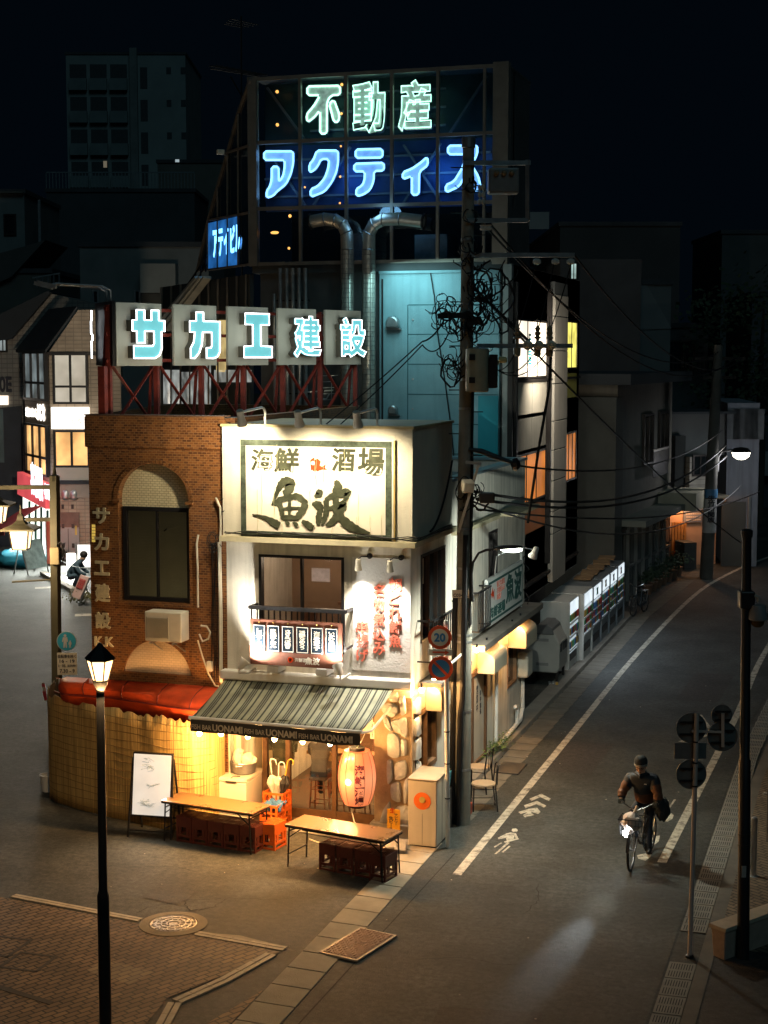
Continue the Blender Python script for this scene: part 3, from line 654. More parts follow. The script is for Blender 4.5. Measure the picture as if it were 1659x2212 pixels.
# ------------------------------------------------------------------ reed screen
RS=thing('reed_screen','tall yellow reed screen curving round under the red awning','reed screen',(-12.5,24.7,0))
def reedmat(name,c,gap=.0):
    m=bpy.data.materials.new(name); m.use_nodes=True; n=m.node_tree.nodes; l=m.node_tree.links; b=n['Principled BSDF']
    tc=n.new('ShaderNodeTexCoord'); mp=n.new('ShaderNodeMapping'); mp.inputs['Scale'].default_value=(75,75,.8); l.new(tc.outputs['Object'],mp.inputs['Vector'])
    a=n.new('ShaderNodeTexNoise'); a.inputs['Scale'].default_value=1; a.inputs['Detail'].default_value=2; l.new(mp.outputs[0],a.inputs['Vector'])
    cr=n.new('ShaderNodeValToRGB'); e=cr.color_ramp.elements; e[0].position=.32; e[0].color=(c[0]*.4,c[1]*.35,c[2]*.3,1); e[1].position=.62; e[1].color=(*c,1)
    l.new(a.outputs['Fac'],cr.inputs[0]); l.new(cr.outputs[0],b.inputs['Base Color']); b.inputs['Roughness'].default_value=.6
    bp=n.new('ShaderNodeBump'); bp.inputs['Strength'].default_value=.8; bp.inputs['Distance'].default_value=.01; l.new(a.outputs['Fac'],bp.inputs['Height']); l.new(bp.outputs[0],b.inputs['Normal'])
    return m
rm=reedmat('golden reed',(.68,.46,.17)); rm2=reedmat('weathered reed',(.32,.21,.09))
path=curve([(-14.85,26.6),(-14.72,26.05),(-14.5,25.72),(-13.55,25.28),(-12.4,24.92),(-11.7,24.72),(-11.2,24.76),(-10.96,25.05),(-10.9,25.45)],12)
def reed(name,path,m,top,wob,s=0):
    mb=MB(); rows=[]; n=len(path)
    for k in range(9):
        z=k/8
        rows.append([(p.x+.004*math.sin(i*.5+k),p.y+.006*math.sin(i*.8+k*.3),z*(top+.012*math.sin(i*.35+s)) if k<8 else top+.012*math.sin(i*.35+s)+random.uniform(-.04,.06)) for i,p in enumerate(path)])
    mb.grid(rows); o=mb.build(name,m,RS,solid=.02,fix=False,smooth=True)
    tw=MB()
    for k in range(14):
        z0=.1+k*.137
        if z0>top-.05: break
        P=[(p.x+.004*math.sin(i*.5+k),p.y+.006*math.sin(i*.8+k*.3)-.016,z0+wob*math.sin(i*.31+k*1.7)) for i,p in enumerate(path)]
        tw.tube(P,.0055,4)
    tw.build('binding_twine',M('dark twine',(.24,.155,.065),.9),o)
random.seed(4)
reed('reed_mat',path[20:],rm,1.98,.014); reed('rolled_reed',path[:22],rm2,2.08,.02,1)
rows=[];
# ================================================================== RESTAURANT
RX0,RX1=-10.87,-7.47; LEDGE=5.08
RB=thing('restaurant','two storey white corner restaurant with a box parapet and open shopfront','building',(-9.2,25.55,0))
win=FF.rect(Z2(447,928),Z2(960,1420)); win=(win[0],win[1],3.15,win[3])
OP=(-10.84,-8.12,0.0,2.48)
mb=MB(); wall_hole(mb,FF,RX0,RX1,0,LEDGE,[win,OP],-.18,0)
sw1=FS.rect(Z2(1420,960),Z2(1580,1330)); sw1=(26.15,27.75,3.3,4.86)
sw2=FS.rect(ZA(480,520),ZA(700,1010)); sw2=(25.95,27.2,.95,2.1)
sd=(29.1,31.05,0.12,2.05); sw3=(31.2,31.95,3.72,4.72); sw4=(33.0,33.9,1.1,2.0)
# side wall in two heights
wall_hole(mb,FS,25.73,28.1,0,LEDGE,[sw1,sw2],-.18,0); wall_hole(mb,FS,28.1,34.7,0,5.98,[sd,sw3,sw4],-.18,0)
mb.box(RX0+.01,RX1-.19,34.5,34.7,0,5.98); mb.box(RX0+.01,RX0+.16,25.74,34.5,0,5.98)
mb.build('wall',m_side,RB)
MB().box(RX0+.1,RX1-.1,28.2,34.6,5.6,5.7).build('roof',m_dkgrey,RB)
mb=MB(); mb.fbox(FS,28.1,34.75,5.983,6.04,-.2,.04); mb.box(RX0,RX1-.2,34.45,34.74,5.983,6.04); mb.build('parapet_cap',M('blue grey cap',(.16,.25,.28),.5,.3),RB)
# parapet box which carries the big sign
m_box=M('lit white stucco',(.66,.63,.52),.85,0,.08,2.5,.3,40,stain=.12)
mb=MB(); mb.box(RX0-.02,RX1+.05,25.45,28.06,LEDGE+.09,7.08); mb.build('sign_parapet',m_box,RB)
mb=MB(); mb.box(RX0-.04,RX1+.08,25.42,28.1,7.083,7.13); mb.build('parapet_cap',M('yellowed cap',(.45,.38,.2),.6,.1),RB)
mb=MB(); mb.box(RX0-.03,RX1+.14,25.3,28.2,LEDGE,LEDGE+.088); mb.fbox(FS,28.2,31.6,4.98,5.06,.002,.16); mb.fbox(FS,31.7,34.0,5.0,5.07,.002,.5); mb.build('ledge',M('ledge paint',(.45,.4,.26),.7,0,.2,3),RB)
mb=MB(); random.seed(6)
for k in range(5):
    P=[]
    for i in range(24): a=RX0+.05+(RX1-RX0+.1)*i/23; P.append(FF.P(a,LEDGE+.12+.02*math.sin(i*1.3+k)+.012*k,.16+.01*k))
    P+= [(RX1+.17,25.6+.4*i,LEDGE+.12+.012*k+.015*math.sin(i+k)) for i in range(6)]
    mb.tube(P,.009,5)
mb.build('ledge_wiring',m_rubber,RB)
# upper front window, dim room behind
ww=window(FF,win,RB,2,1,m_black,m_glass,.05,-.12,.015,-.05)
mb=MB(); mb.box(win[0]-.6,win[1]+.3,28.4,28.5,2.6,5.0); mb.box(win[0]-.72,win[0]-.6,25.8,28.4,2.6,5.0); mb.box(win[1]+.3,win[1]+.4,25.8,28.4,2.6,5.0); mb.box(win[0]-.7,win[1]+.4,25.8,28.4,4.95,5.0); mb.box(win[0]-.7,win[1]+.4,25.8,28.4,2.6,2.65)
mb.build('upper_room',M('brown room wall',(.32,.22,.15),.8,0,.15,1.2),RB)
mb=MB(); a0,a1,z0,z1=FF.rect(Z2(755,1015),Z2(865,1100)); mb.fbox(FF,a0,a1,z0,z1,-.08,-.075); M('pale paper',(.6,.5,.36),.8); mb.build('notice',emit('glowing notice paper',(.8,.5,.34),.28,.3,20),RB)  # notice emits to stand in for room light through the paper
mb=MB()
for i in range(22): x=win[0]+.95+i*.045; mb.box(x,x+.025,27.2,27.23,3.1,3.75)
mb.box(win[0]+.9,win[1],27.19,27.24,3.74,3.79); mb.build('room_screen',M('room wood',(.2,.1,.05),.5),RB)
mb=MB(); mb.box(win[0]+.3,win[0]+1.0,26.8,27.3,3.3,3.34); mb.cyl((win[0]+.6,27.0,2.65),(win[0]+.6,27.0,3.3),.03); mb.bar((win[0]+.45,26.9,3.34),(win[0]+.5,26.9,3.7),.25,.02); mb.build('room_table',_mats['room wood'],RB)
light('POINT','room_lamp',(win[0]+.8,27.0,4.7),24,(1,.68,.42),RB,.15)
# balcony rail
a0,z1=FF.q(Z2(393,1235),.35)[0],FF.q(Z2(600,1255),.35)[1]; a1=FF.q(Z2(970,1275),.35)[0]
mb=MB(); mb.fbox(FF,a0,a1,z1-.04,z1+.03,.32,.38); mb.fbox(FF,a0,a1,z1-.7,z1-.66,.335,.365)
for i in range(17): a=a0+.03+(a1-a0-.06)*i/16; mb.fbox(FF,a-.012,a+.012,z1-.66,z1-.04,.34,.36)
for a in(a0,a1): mb.bar(FF.P(a,z1-.005,.37),FF.P(a,z1-.005,.0),.05); mb.bar(FF.P(a,z1-.65,.36),FF.P(a,z1-.65,.0),.03)
mb.build('balcony_rail',m_black,RB)
# side windows with rails
window(FS,sw1,RB,3,1,m_dark,m_dglass,.05); window(FS,sw2,RB,2,1,M('brown wood frame',(.22,.13,.07),.6,0,.25,8),m_smoke,.08); window(FS,sw3,RB,2,1,m_dark,m_dglass,.05); window(FS,sw4,RB,1,1,_mats['brown wood frame'],m_dglass,.05)
mb=MB(); mb.fbox(FS,sw1[0]+.05,sw1[0]+.35,sw1[3]-.55,sw1[3]-.1,-.05,-.045); mb.build('notice',_mats['pale paper'],RB)
def rail(y0,y1,z0,z1,d=.28):
    mb=MB(); mb.fbox(FS,y0,y1,z1-.035,z1,d-.02,d+.02); mb.fbox(FS,y0,y1,z0,z0+.03,d-.015,d+.015); n=int((y1-y0)/.13)
    for i in range(n+1): y=y0+.015+(y1-y0-.03)*i/n; mb.fbox(FS,y-.01,y+.01,z0+.03,z1-.035,d-.01,d+.01)
    for y in(y0,y1): mb.bar(FS.P(y,z1-.02,d),FS.P(y,z1-.02,0),.03); mb.bar(FS.P(y,z0+.015,d),FS.P(y,z0+.015,0),.025)
    mb.build('balcony_rail',m_black,RB)
rail(25.95,28.3,3.0,3.75); rail(29.4,30.4,2.95,3.75,.24)
# little hood over the corner window and long hood over the side door
mb=MB(); mb.fbox(FS,26.0,28.2,2.56,2.64,.002,.42); mb.fbox(FS,29.2,34.8,2.62,2.74,.002,.42); mb.build('side_hood',M('grey hood',(.22,.19,.16),.8,0,.25,3),RB)
# panel with signs' warm strip under the hood
MB().fbox(FS,29.0,34.3,2.1,2.62,.001,.02).build('warm_plaster_band',M('cream band',(.6,.5,.34),.8,0,.15,3),RB)
MB().fbox(FS,25.75,27.9,2.12,2.56,.001,.02).build('warm_plaster_band',_mats['cream band'],RB)
# side door (two leaves)
dr=M('pale steel door',(.48,.45,.38),.5,.0,.12,2,stain=.25); df=M('brown door frame',(.10,.055,.03),.5)
mb=MB(); mb.fbox(FS,29.1,29.18,.12,2.05,-.1,.03); mb.fbox(FS,30.97,31.05,.12,2.05,-.1,.03); mb.fbox(FS,29.18,30.97,1.97,2.05,-.1,.03); mb.fbox(FS,29.85,29.97,.12,1.97,-.1,.02); mb.fbox(FS,29.18,30.97,.12,.18,-.1,.02)
d=mb.build('side_door',df,RB)
mb=MB(); mb.fbox(FS,29.18,29.85,.18,1.97,-.08,-.02); mb.fbox(FS,29.97,30.97,.18,1.97,-.08,-.02); mb.build('door_leaf',dr,d)
mb=MB(); put_text(mb,'営業中',FS.P(30.3,1.15,-.018),FS.u,(0,0,1),.14,.55,bold=.02,depth=.004,vertical=True); put_text(mb,'年中無休',FS.P(30.6,1.05,-.018),FS.u,(0,0,1),.12,.5,bold=.02,depth=.004,vertical=True)
mb.build('lettering',M('ink',(.03,.03,.04),.7),d)
# drain pipes, vents, meter
mb=MB(); mb.tube([FS.P(31.7,2.6,.07),FS.P(31.7,.12,.07)],.04,8); mb.tube([FS.P(34.3,1.75,.07),FS.P(34.3,.4,.07),FS.P(34.0,.2,.09),FS.P(31.75,.12,.1)],.045,8); mb.tube([FS.P(34.1,4.0,.05),FS.P(34.1,1.8,.05)],.03,6)
mb.tube([FS.P(33.6,.18,.1),FS.P(33.6,.55,.1),FS.P(33.4,.62,.1)],.045,8); mb.build('drain_pipe',m_whitem,RB)
MB().fbox(FS,33.95,34.5,1.15,1.72,.01,.26).build('electric_meter',m_cream,RB,bevel=.05)
def hood(y,z,w=.8,h=.5,d=.42):
    mb=MB(); n=8; pr=[(0,h)]+[(d*math.sin(k*math.pi/2/n),h-.0+ (h*.45)*(math.cos(k*math.pi/2/n)-1)) for k in range(1,n+1)]+[(d,0),(0,0)]
    mb.prism([FS.P(y,z+q,.02+p) for p,q in pr],FS.u*w); mb.build('vent_hood',M('cream hood',(.6,.52,.38),.55,0,.12,3),RB,bevel=.012)
hood(30.2,1.98,1.15,.46,.36); hood(33.0,2.0,1.15,.5,.4); hood(26.4,2.05,1.0,.46,.3)
# stone pillar at the corner
mb=MB(); mb.box(-8.12,-7.44,25.52,25.74,0.25,2.46); mb.box(-7.49,-7.44,25.74,25.95,.25,2.46); mb.build('pillar_core',M('mortar bed',(.38,.28,.17),.9,0,.2,6,.4,40),RB)
MB().box(-8.16,-7.40,25.36,25.98,0,.25).build('pillar_plinth',m_conc,RB,bevel=.01)
stm=M('fieldstone',(.5,.51,.49),.85,0,.25,3.5,.6,16)
random.seed(21)
def stone(fr,poly,d0,th):
    cx=sum(p[0] for p in poly)/len(poly);cz=sum(p[1] for p in poly)/len(poly); P=[];n=len(poly)
    for i in range(n):
        a=poly[i];b=poly[(i+1)%n]
        for k in range(3):
            t=k/3; x=a[0]*(1-t)+b[0]*t; z=a[1]*(1-t)+b[1]*t; s=1-.05*random.random()-(.07 if k==0 else 0); P.append((cx+(x-cx)*s,cz+(z-cz)*s))
    m=len(P); vs=[fr.P(x,z,d0) for x,z in P]+[fr.P(cx+(x-cx)*.96,cz+(z-cz)*.96,d0+th*random.uniform(.7,1)) for x,z in P]+[fr.P(cx+(x-cx)*.6,cz+(z-cz)*.6,d0+th*random.uniform(.95,1.25)) for x,z in P]+[fr.P(cx,cz,d0+th*1.1)]
    fs=[(i,(i+1)%m,m+(i+1)%m,m+i) for i in range(m)]+[(m+i,m+(i+1)%m,2*m+(i+1)%m,2*m+i) for i in range(m)]+[(2*m+i,2*m+(i+1)%m,3*m) for i in range(m)]
    return vs,fs
mb=MB()
for k,pl in enumerate([[(130,430),(215,405),(300,430),(310,500),(260,555),(215,540),(150,500)],[(150,545),(190,530),(215,560),(255,680),(240,695),(180,640)],[(225,590),(300,565),(385,545),(395,640),(390,760),(330,720),(260,680)],[(195,710),(260,690),(320,745),(330,940),(270,960),(200,930)],[(335,750),(385,775),(385,930),(340,935)],[(195,965),(245,960),(255,1060),(250,1160),(215,1215),(195,1180)],[(270,990),(380,965),(395,1100),(370,1150),(300,1170),(270,1150)],[(235,1200),(300,1175),(330,1200),(335,1390),(260,1370),(230,1330)],[(362,1180),(400,1130),(402,1300),(395,1400),(358,1390)],[(115,1620),(160,1450),(225,1360),(228,1480),(185,1620)],[(265,1440),(340,1410),(415,1420),(415,1560),(385,1640),(300,1620)],[(315,350),(370,330),(385,520),(340,540),(325,460)],[(200,330),(300,300),(310,400),(230,395)]]):
    mb.add(*stone(FF,[FF.q(ZA(x-6,y)) for x,y in pl],.032,.075))
zr=[.28,.62,.95,1.3,1.72,2.1,2.42]
for i in range(len(zr)-1):
    z0,z1=zr[i]+.015,zr[i+1]-.015; j=random.uniform(-.06,.06)
    mb.add(*stone(FS,[(25.58,z0+j),(25.94,z0-j*.5),(25.96,z1+j*.3),(25.6,z1-j*.5)],.032,.06))
mb.build('stone_cladding',stm,RB,smooth=True)
# ---- shopfront: recessed wall, glazing and the warm room behind
cr=M('cream interior wall',(.58,.44,.27),.8,0,.12,1.5); wd=M('dark shop timber',(.09,.045,.02),.5,0,.3,6)
mb=MB(); MB().box(-8.16,-8.1,25.75,30,0,2.5).build('side_partition',cr,RB); mb.box(-10.84,-10.36,26.75,26.85,0,2.48); mb.box(-10.86,-10.8,25.73,26.75,0,2.48); mb.build('recess_wall',cr,RB)
mb=MB(); mb.box(-10.84,-8.1,25.74,30,2.5,2.56); mb.build('shop_ceiling',M('brown ceiling',(.3,.2,.11),.8),RB)
mb=MB(); mb.box(-10.84,-8.1,29.9,30,0,2.5); mb.box(-10.84,-10.74,26.86,29.9,0,2.5); mb.build('shop_room',M('room ochre',(.38,.24,.11),.8,0,.3,1.5),RB)
MB().box(-10.84,-8.1,25.4,29.9,0.005,.03).build('shop_floor',M('shop floor',(.1,.065,.04),.5,0,.3,3),RB)
MB().box(-10.84,-7.42,25.2,25.4,0.0,.025).build('threshold',m_conc,RB)
GY=26.02
mb=MB()
for x in(-10.34,-9.9,-9.02,-8.14): mb.box(x-.04,x+.04,GY-.05,GY+.05,.03,2.5)
for x0,x1 in((-10.3,-9.94),(-9.86,-9.06),(-8.98,-8.18)):
    for z0,z1 in((.03,.2),(2.0,2.06)): mb.box(x0,x1,GY-.035,GY+.035,z0,z1)
    
gz=mb.build('shop_door',wd,RB)
mb=MB()
for x0,x1 in((-10.3,-9.94),(-9.86,-9.06),(-8.98,-8.18)): mb.box(x0,x1,GY-.006,GY,.2,2.0); mb.box(x0,x1,GY-.006,GY,2.06,2.5)
mb.build('pane',m_glass,gz)
MB().box(-9.86,-8.18,26.85,27.15,.98,1.04).build('bar_counter',M('counter wood',(.36,.19,.07),.4,0,.25,6),RB)
mb=MB(); mb.box(-9.9,-8.2,29.5,29.85,.0,1.05); mb.box(-9.7,-8.2,29.6,29.88,1.5,1.55); random.seed(2)
for i in range(16): mb.cyl((-9.6+i*.088,29.72,1.55),(-9.6+i*.088,29.72,1.55+random.uniform(.18,.32)),.03,n=8)
mb.build('back_bar',M('bar shelf',(.2,.1,.05),.5,0,.3,4),RB)
mb=MB(); mb.box(-9.62,-9.2,GY-.012,GY-.009,1.72,2.05); mb.box(-8.72,-8.3,GY-.012,GY-.009,1.66,1.98); nt_=mb.build('notice',M('menu paper',(.75,.66,.5),.8),RB)
mb=MB(); mb.box(-9.32,-9.26,GY-.016,GY-.0125,1.75,1.77)
for k in range(5): mb.box(-9.58,-9.26,GY-.015,GY-.0125,1.80+k*.04,1.806+k*.04)
mb.build('print',M('menu print',(.3,.08,.05),.8),nt_)
light('POINT','shop_lamp',(-9.5,27.6,2.25),170,(1,.56,.22),RB,.12); light('POINT','shop_lamp',(-8.7,28.8,2.2),90,(1,.6,.26),RB,.12)
# menu posters on the cream side of the opening
mb=MB(); a0,a1,z0,z1=FF.rect(ZB(1292,0),ZB(1330,140)); mb.fbox(FF,a0,a1,z0,z1,-.0,.012); pl=mb.build('plaque',M('plaque white',(.7,.66,.56),.7),RB)
mb=MB(); put_text(mb,'生牡蠣あります',FF.P(a0+.02,z0+.03,.013),FF.u,(0,0,1),a1-a0-.05,z1-z0-.06,bold=.02,depth=.003,vertical=True); mb.build('lettering',_mats['ink'],pl)
# ------------------------------------------------------------------ big sign
a0,a1,z0,z1=FF.rect(Z2(335,232),Z2(1258,862),.12)
D=.1
SG=thing('signboard','large white signboard with black brush lettering and a red fish on the parapet','signboard',FF.P((a0+a1)/2,z0,D))
MB().fbox(FF,a0,a1,z0,z1,D+.002,D+.05).build('board',M('sign cloth',(.72,.66,.54),.7,0,.08,2,stain=.1),SG)
bs=M('sign ink',(.05,.055,.035),1,0,.5,7,spec=0); b_=FF.q(Z2(370,1000),.16)[0]-a0
mb=MB(); D1=D+.052
for r_ in((a0+.015,a1-.03,z1-.125,z1-.02),(a0+.015,a1-.03,z0+.03,z0+.13),(a0+.015,a0+.115,z0+.131,z1-.126),(a1-.14,a1-.03,z0+.131,z1-.126)): mb.fbox(FF,*r_,D1,D1+.004)
mb.build('brush_border',M('border ink',(.06,.075,.055),1,0,.6,9,spec=0),SG)
mb=MB(); mb.fbox(FF,a0-.03,a1+.02,z0-.06,z0-.002,D,D+.09); mb.fbox(FF,a1+.001,a1+.03,z0,z1,D,D+.06); mb.build('frame_edge',M('gold trim',(.42,.3,.1),.5,.3),SG)
for ch,r_ in (('海',(395,295,530,430)),('鮮',(535,290,685,440)),('酒',(880,290,1020,435)),('場',(1035,290,1195,460))):
    p=FF.rect(Z2(*r_[:2]),Z2(*r_[2:]),.16); mb=MB(); put_text(mb,ch,FF.P(p[0],p[2],D1),FF.u,(0,0,1),p[1]-p[0],p[3]-p[2],bold=.028,depth=.006,shear=.06); mb.build('character',bs,SG)
mb=MB(); strokes(mb,FF,Z2,[
 [(640,472,24),(605,500,34),(580,545,22),(545,632,6)],[(600,488,30),(655,495,44),(640,545,40),(612,560,20)],
 [(560,630,14),(590,600,26),(650,585,24),(700,580,30),(752,622,26)],[(585,610,24),(603,660,24),(606,705,16)],[(748,618,30),(722,670,32),(690,712,22)],
 [(608,652,10),(650,648,14),(712,646,10)],[(652,590,16),(650,650,14),(650,705,12)],[(600,706,16),(650,702,22),(705,706,16)],
 [(430,685,4),(500,702,16),(560,735,34),(592,752,30)],[(628,722,10),(640,738,20),(645,750,8)],[(672,728,10),(690,745,20),(700,756,10)],[(725,725,14),(760,745,30),(792,768,26)]],D1,.006); mb.build('character',bs,SG)
mb=MB(); strokes(mb,FF,Z2,[
 [(815,540,14),(828,560,36),(800,582,10)],[(785,622,12),(818,630,40),(835,655,30),(818,688,14)],[(838,660,8),(826,700,30),(822,752,14)],
 [(925,482,16),(940,520,40),(925,575,36),(930,640,24)],[(862,600,14),(905,575,26),(960,560,34),(1000,552,30),(978,605,18)],
 [(868,600,24),(872,660,26),(858,720,20),(842,752,6)],[(882,650,14),(930,640,26),(975,622,30),(945,680,34),(905,730,30),(868,752,10)],
 [(905,640,14),(945,690,34),(1000,745,44),(1065,778,30),(1132,795,4)]],D1,.006); mb.build('character',bs,SG)
red=M('sign red',(.5,.05,.015),1,spec=0)
mb=MB(); fp=[(755,365),(775,348),(782,362),(800,356),(818,372),(812,398),(825,404),(850,388),(842,410),(858,424),(826,422),(806,428),(800,434),(792,426),(775,432),(768,422),(760,428),(757,400)]
mb.prism([FF.P(*FF.q(Z2(*p),.16),D1) for p in fp],FF.n*.006); f_=mb.build('fish_emblem',red,SG)
a,z=FF.q(Z2(772,382),.16); mb=MB(); mb.lathe(FF.P(a,z,D1+.0065),[(.035,0),(.035,.003)],14,axis=FF.n); mb.build('fish_eye',m_whitem,f_)
mb=MB(); mb.lathe(FF.P(a+.006,z-.004,D1+.010),[(.012,0),(.012,.003)],10,axis=FF.n); mb.build('fish_pupil',_mats['ink'],f_)
# dripping weather streaks on the cloth, as narrow raised seams
random.seed(9)
for k in range(16):
    mb=MB(); a=random.uniform(a0+.1,a1-.1); z=random.uniform(z0+.4,z1-.05); L=random.uniform(.25,.9); mb.tube([FF.P(a+random.uniform(-.01,.01),max(z0+.05,z-L*i/5),D1+.0075) for i in range(6)],.003,4)
    mb.build('cloth_seam',M('pale seam',(.5,.48,.25),.8),SG)
# three swan neck spotlights along the parapet
def swan(px_root,px_head,label,e,lx=0,cone=116,bl=1.0):
    a,_=FF.q(px_root); t=thing('sign_spotlight',label,'spotlight',FF.P(a,7.13,-.05),0,'swan neck spotlights on the parapet')
    mb=MB(); mb.tube([FF.P(a,7.13,-.05),FF.P(a,7.33,-.06),FF.P(a,7.4,-.0),FF.P(a,7.42,.1),FF.P(a,7.38,.85),FF.P(a,7.36,1.06)],.022,8); mb.build('arm',m_whitem,t,smooth=True)
    mb=MB(); c=V(FF.P(a,7.37,1.08)); ax=V((.0,.45,-1)).normalized(); mb.lathe(c,[(.05,-.04),(.06,-.03),(.062,.1),(.085,.2),(.085,.24),(.07,.24),(.065,.2)],16,axis=ax); mb.build('lamp_head',m_cream,t,smooth=True)
    mb=MB(); mb.lathe(c,[(.064,.2),(.064,.225)],14,axis=ax); mb.build('lens',emit('sign spot lens',(1,.85,.6),25),t)
    light('SPOT','spot_beam',c+ax*.26,e,(1,.82,.55),t,.08,to=c+V((lx,1.05,-1.6)),spot=cone,blend=bl)
swan(Z2(478,150),None,'swan neck spotlight at the left end of the parapet by the brick building',210,-1.3,160,.45)
swan(Z2(812,155),None,'swan neck spotlight over the middle of the parapet above the red fish',200)
swan(Z2(1152,160),None,'swan neck spotlight at the right corner of the parapet nearest the pole',215)
# ------------------------------------------------------------------ red relief lettering on the wall
rl=M('coral red letters',(.70,.17,.11),.8,0,.12,5)
for body,r_,lab in (('朝どれ鮮魚',(1218,1070,1308,1500),'rightmost and highest column of red relief characters on the white wall'),('名物煮込み',(1122,1105,1208,1545),'middle column of red relief characters on the white wall'),('串揚げ',(1022,1330,1108,1585),'short left column of three red relief characters on the white wall')):
    p=FF.rect(Z2(*r_[:2]),Z2(*r_[2:]),.06); t=thing('wall_lettering',lab,'wall lettering',FF.P(p[0],p[2],0),0,'red lettering columns')
    n=len(body); h=(p[3]-p[2])/n
    for i,ch in enumerate(body):
        mb=MB(); hh=h*.9; put_text(mb,ch,FF.P(p[0]+.02,p[3]-h*(i+1)+.02,.02),FF.u,(0,0,1),p[1]-p[0]-.04,hh,bold=.016,depth=.02); mb.build('character',rl,t)
pz=FF.rect(Z2(1010,945),Z2(1358,1640)); MB().fbox(FF,pz[0],pz[1],pz[2],pz[3],.002,.018).build('lettering_panel',M('white lettering panel',(.7,.69,.66),.8,0,.08,3,.4,30),RB)
def wallspot(p,lab,e,fr=FF):
    a,z=fr.q(p,.3); t=thing('wall_spotlight',lab,'spotlight',fr.P(a,z,.02),0,'spotlights over the red lettering')
    mb=MB(); mb.tube([fr.P(a+.12,z+.1,.0),fr.P(a+.12,z+.1,.12),fr.P(a+.05,z+.12,.25),fr.P(a,z+.08,.3)],.012,6); mb.lathe(fr.P(a+.12,z+.1,.002),[(.05,0),(.05,.03)],12,axis=fr.n); mb.build('arm',m_black,t)
    c=V(fr.P(a,z+.08,.3)); ax=(V((0,0,-1))-fr.n*.13).normalized(); mb=MB(); mb.lathe(c,[(.035,0),(.045,.01),(.045,.09),(.06,.17),(.06,.2),(.05,.2)],14,axis=ax); mb.build('lamp_head',m_cream,t,smooth=True)
    MB().lathe(c,[(.048,.18),(.048,.197)],12,axis=ax).build('lens',emit('neutral spot lens',(1,.93,.82),30),t)
    light('SPOT','spot_beam',c+ax*.22,e,(1,.9,.78),t,.03,to=c+ax*2,spot=88,blend=.9)
wallspot(Z2(1042,985),'small cream spotlight over the short left column of red lettering',150); wallspot(Z2(1232,995),'small cream spotlight over the tall right column of red lettering',180)
# ------------------------------------------------------------------ menu board on the balcony rail
md=.42; a0,a1,z0,z1=FF.rect(Z2(393,1315),Z2(948,1622),md)
MBd=thing('menu_board','framed board of six dark vertical menu strips hung on the balcony rail','menu board',FF.P((a0+a1)/2,z0,md))
MB().fbox(FF,a0,a1,z0,z1,md-.04,md).build('board',M('cherry board',(.17,.06,.035),.75,0,.25,5),MBd,bevel=.008)
it=['しじみラーメン','海鮮ばくだん','さざえつぼ焼き','活鯵なめろう','海老餃子','いかわた塩麹漬']
cw=(a1-a0-.1)/6
for i,s_ in enumerate(it):
    x0=a0+.06+cw*i; x1=x0+cw-.035; y0=z0+.24; y1=z1-.09
    s=MB().fbox(FF,x0,x1,y0,y1,md+.001,md+.012).build('menu_strip',M('navy strip',(.016,.026,.04),.9,spec=.05),MBd)
    mb=MB(); e=.012
    for r_ in((x0+e,x1-e,y1-2*e,y1-e),(x0+e,x1-e,y0+e,y0+2*e),(x0+e,x0+1.7*e,y0+2*e,y1-2*e),(x1-1.7*e,x1-e,y0+2*e,y1-2*e)): mb.fbox(FF,*r_,md+.0125,md+.016)
    mb.build('strip_border',M('cream ink',(.68,.64,.55),.7),s)
    mb=MB(); s2=s_.replace('ー','｜'); hh=(y1-y0-.14); put_text(mb,s2,FF.P(x0+.055,y0+.07,md+.0125),FF.u,(0,0,1),x1-x0-.11,hh,bold=.03,depth=.004,vertical=True,line=.85); mb.build('lettering',_mats['cream ink'],s)
    MB().ball(FF.P((x0+x1)/2,y1+.035,md+.01),.014,8,6).build('brass_stud',M('brass',(.6,.42,.12),.3,.9),s)
mb=MB(); put_text(mb,'海鮮酒場',FF.P(a0+(a1-a0)*.49,z0+.085,md+.001),FF.u,(0,0,1),None,.07,bold=.02,depth=.004); put_text(mb,'魚波',FF.P(a0+(a1-a0)*.60,z0+.05,md+.001),FF.u,(0,0,1),None,.13,bold=.03,depth=.005,shear=.1); mb.build('lettering',_mats['cream ink'],MBd)
mb=MB(); c=(a0+(a1-a0)*.44,z0+.115); mb.lathe(FF.P(c[0],c[1],md),[(.05,0),(.05,.006),(.03,.006),(.03,.0)],14,axis=FF.n); mb.build('red_emblem',red,MBd)
mb=MB()
for a in(a0+.4,a1-.4): mb.fbox(FF,a-.1,a+.1,z0-.14,z0-.03,.0,md-.04)
mb.build('bracket',m_whitem,MBd)
def flood(p,lab,e,tx):
    a,z=FF.q(p,.5); t=thing('flood_light',lab,'floodlight',FF.P(a,z,.5),0,'floodlights under the menu board')
    c=V(FF.P(a,z,.62)); ax=V((tx,.35,.75)).normalized()
    mb=MB(); mb.lathe(c,[(.03,-.12),(.05,-.1),(.07,.0),(.1,.05),(.1,.07),(.09,.07)],14,axis=ax); mb.build('lamp_head',m_whitem,t,smooth=True)
    MB().lathe(c,[(.088,.055),(.088,.066)],14,axis=ax).build('lens',emit('flood lens',(1,.95,.85),55),t)
    MB().tube([c-ax*.1,c-ax*.14-V((0,0,.06)),FF.P(a,z-.2,.45),FF.P(a,z-.2,.02)],.016,6).build('arm',m_whitem,t)
    light('SPOT','flood_beam',c+ax*.09,e,(1,.93,.8),t,.05,to=c+ax*2,spot=140,blend=.8)
flood(Z2(370,1575),'bright white floodlight below the left end of the menu board',300,.5); flood(Z2(940,1608),'white floodlight below the right end of the menu board',120,-.35)
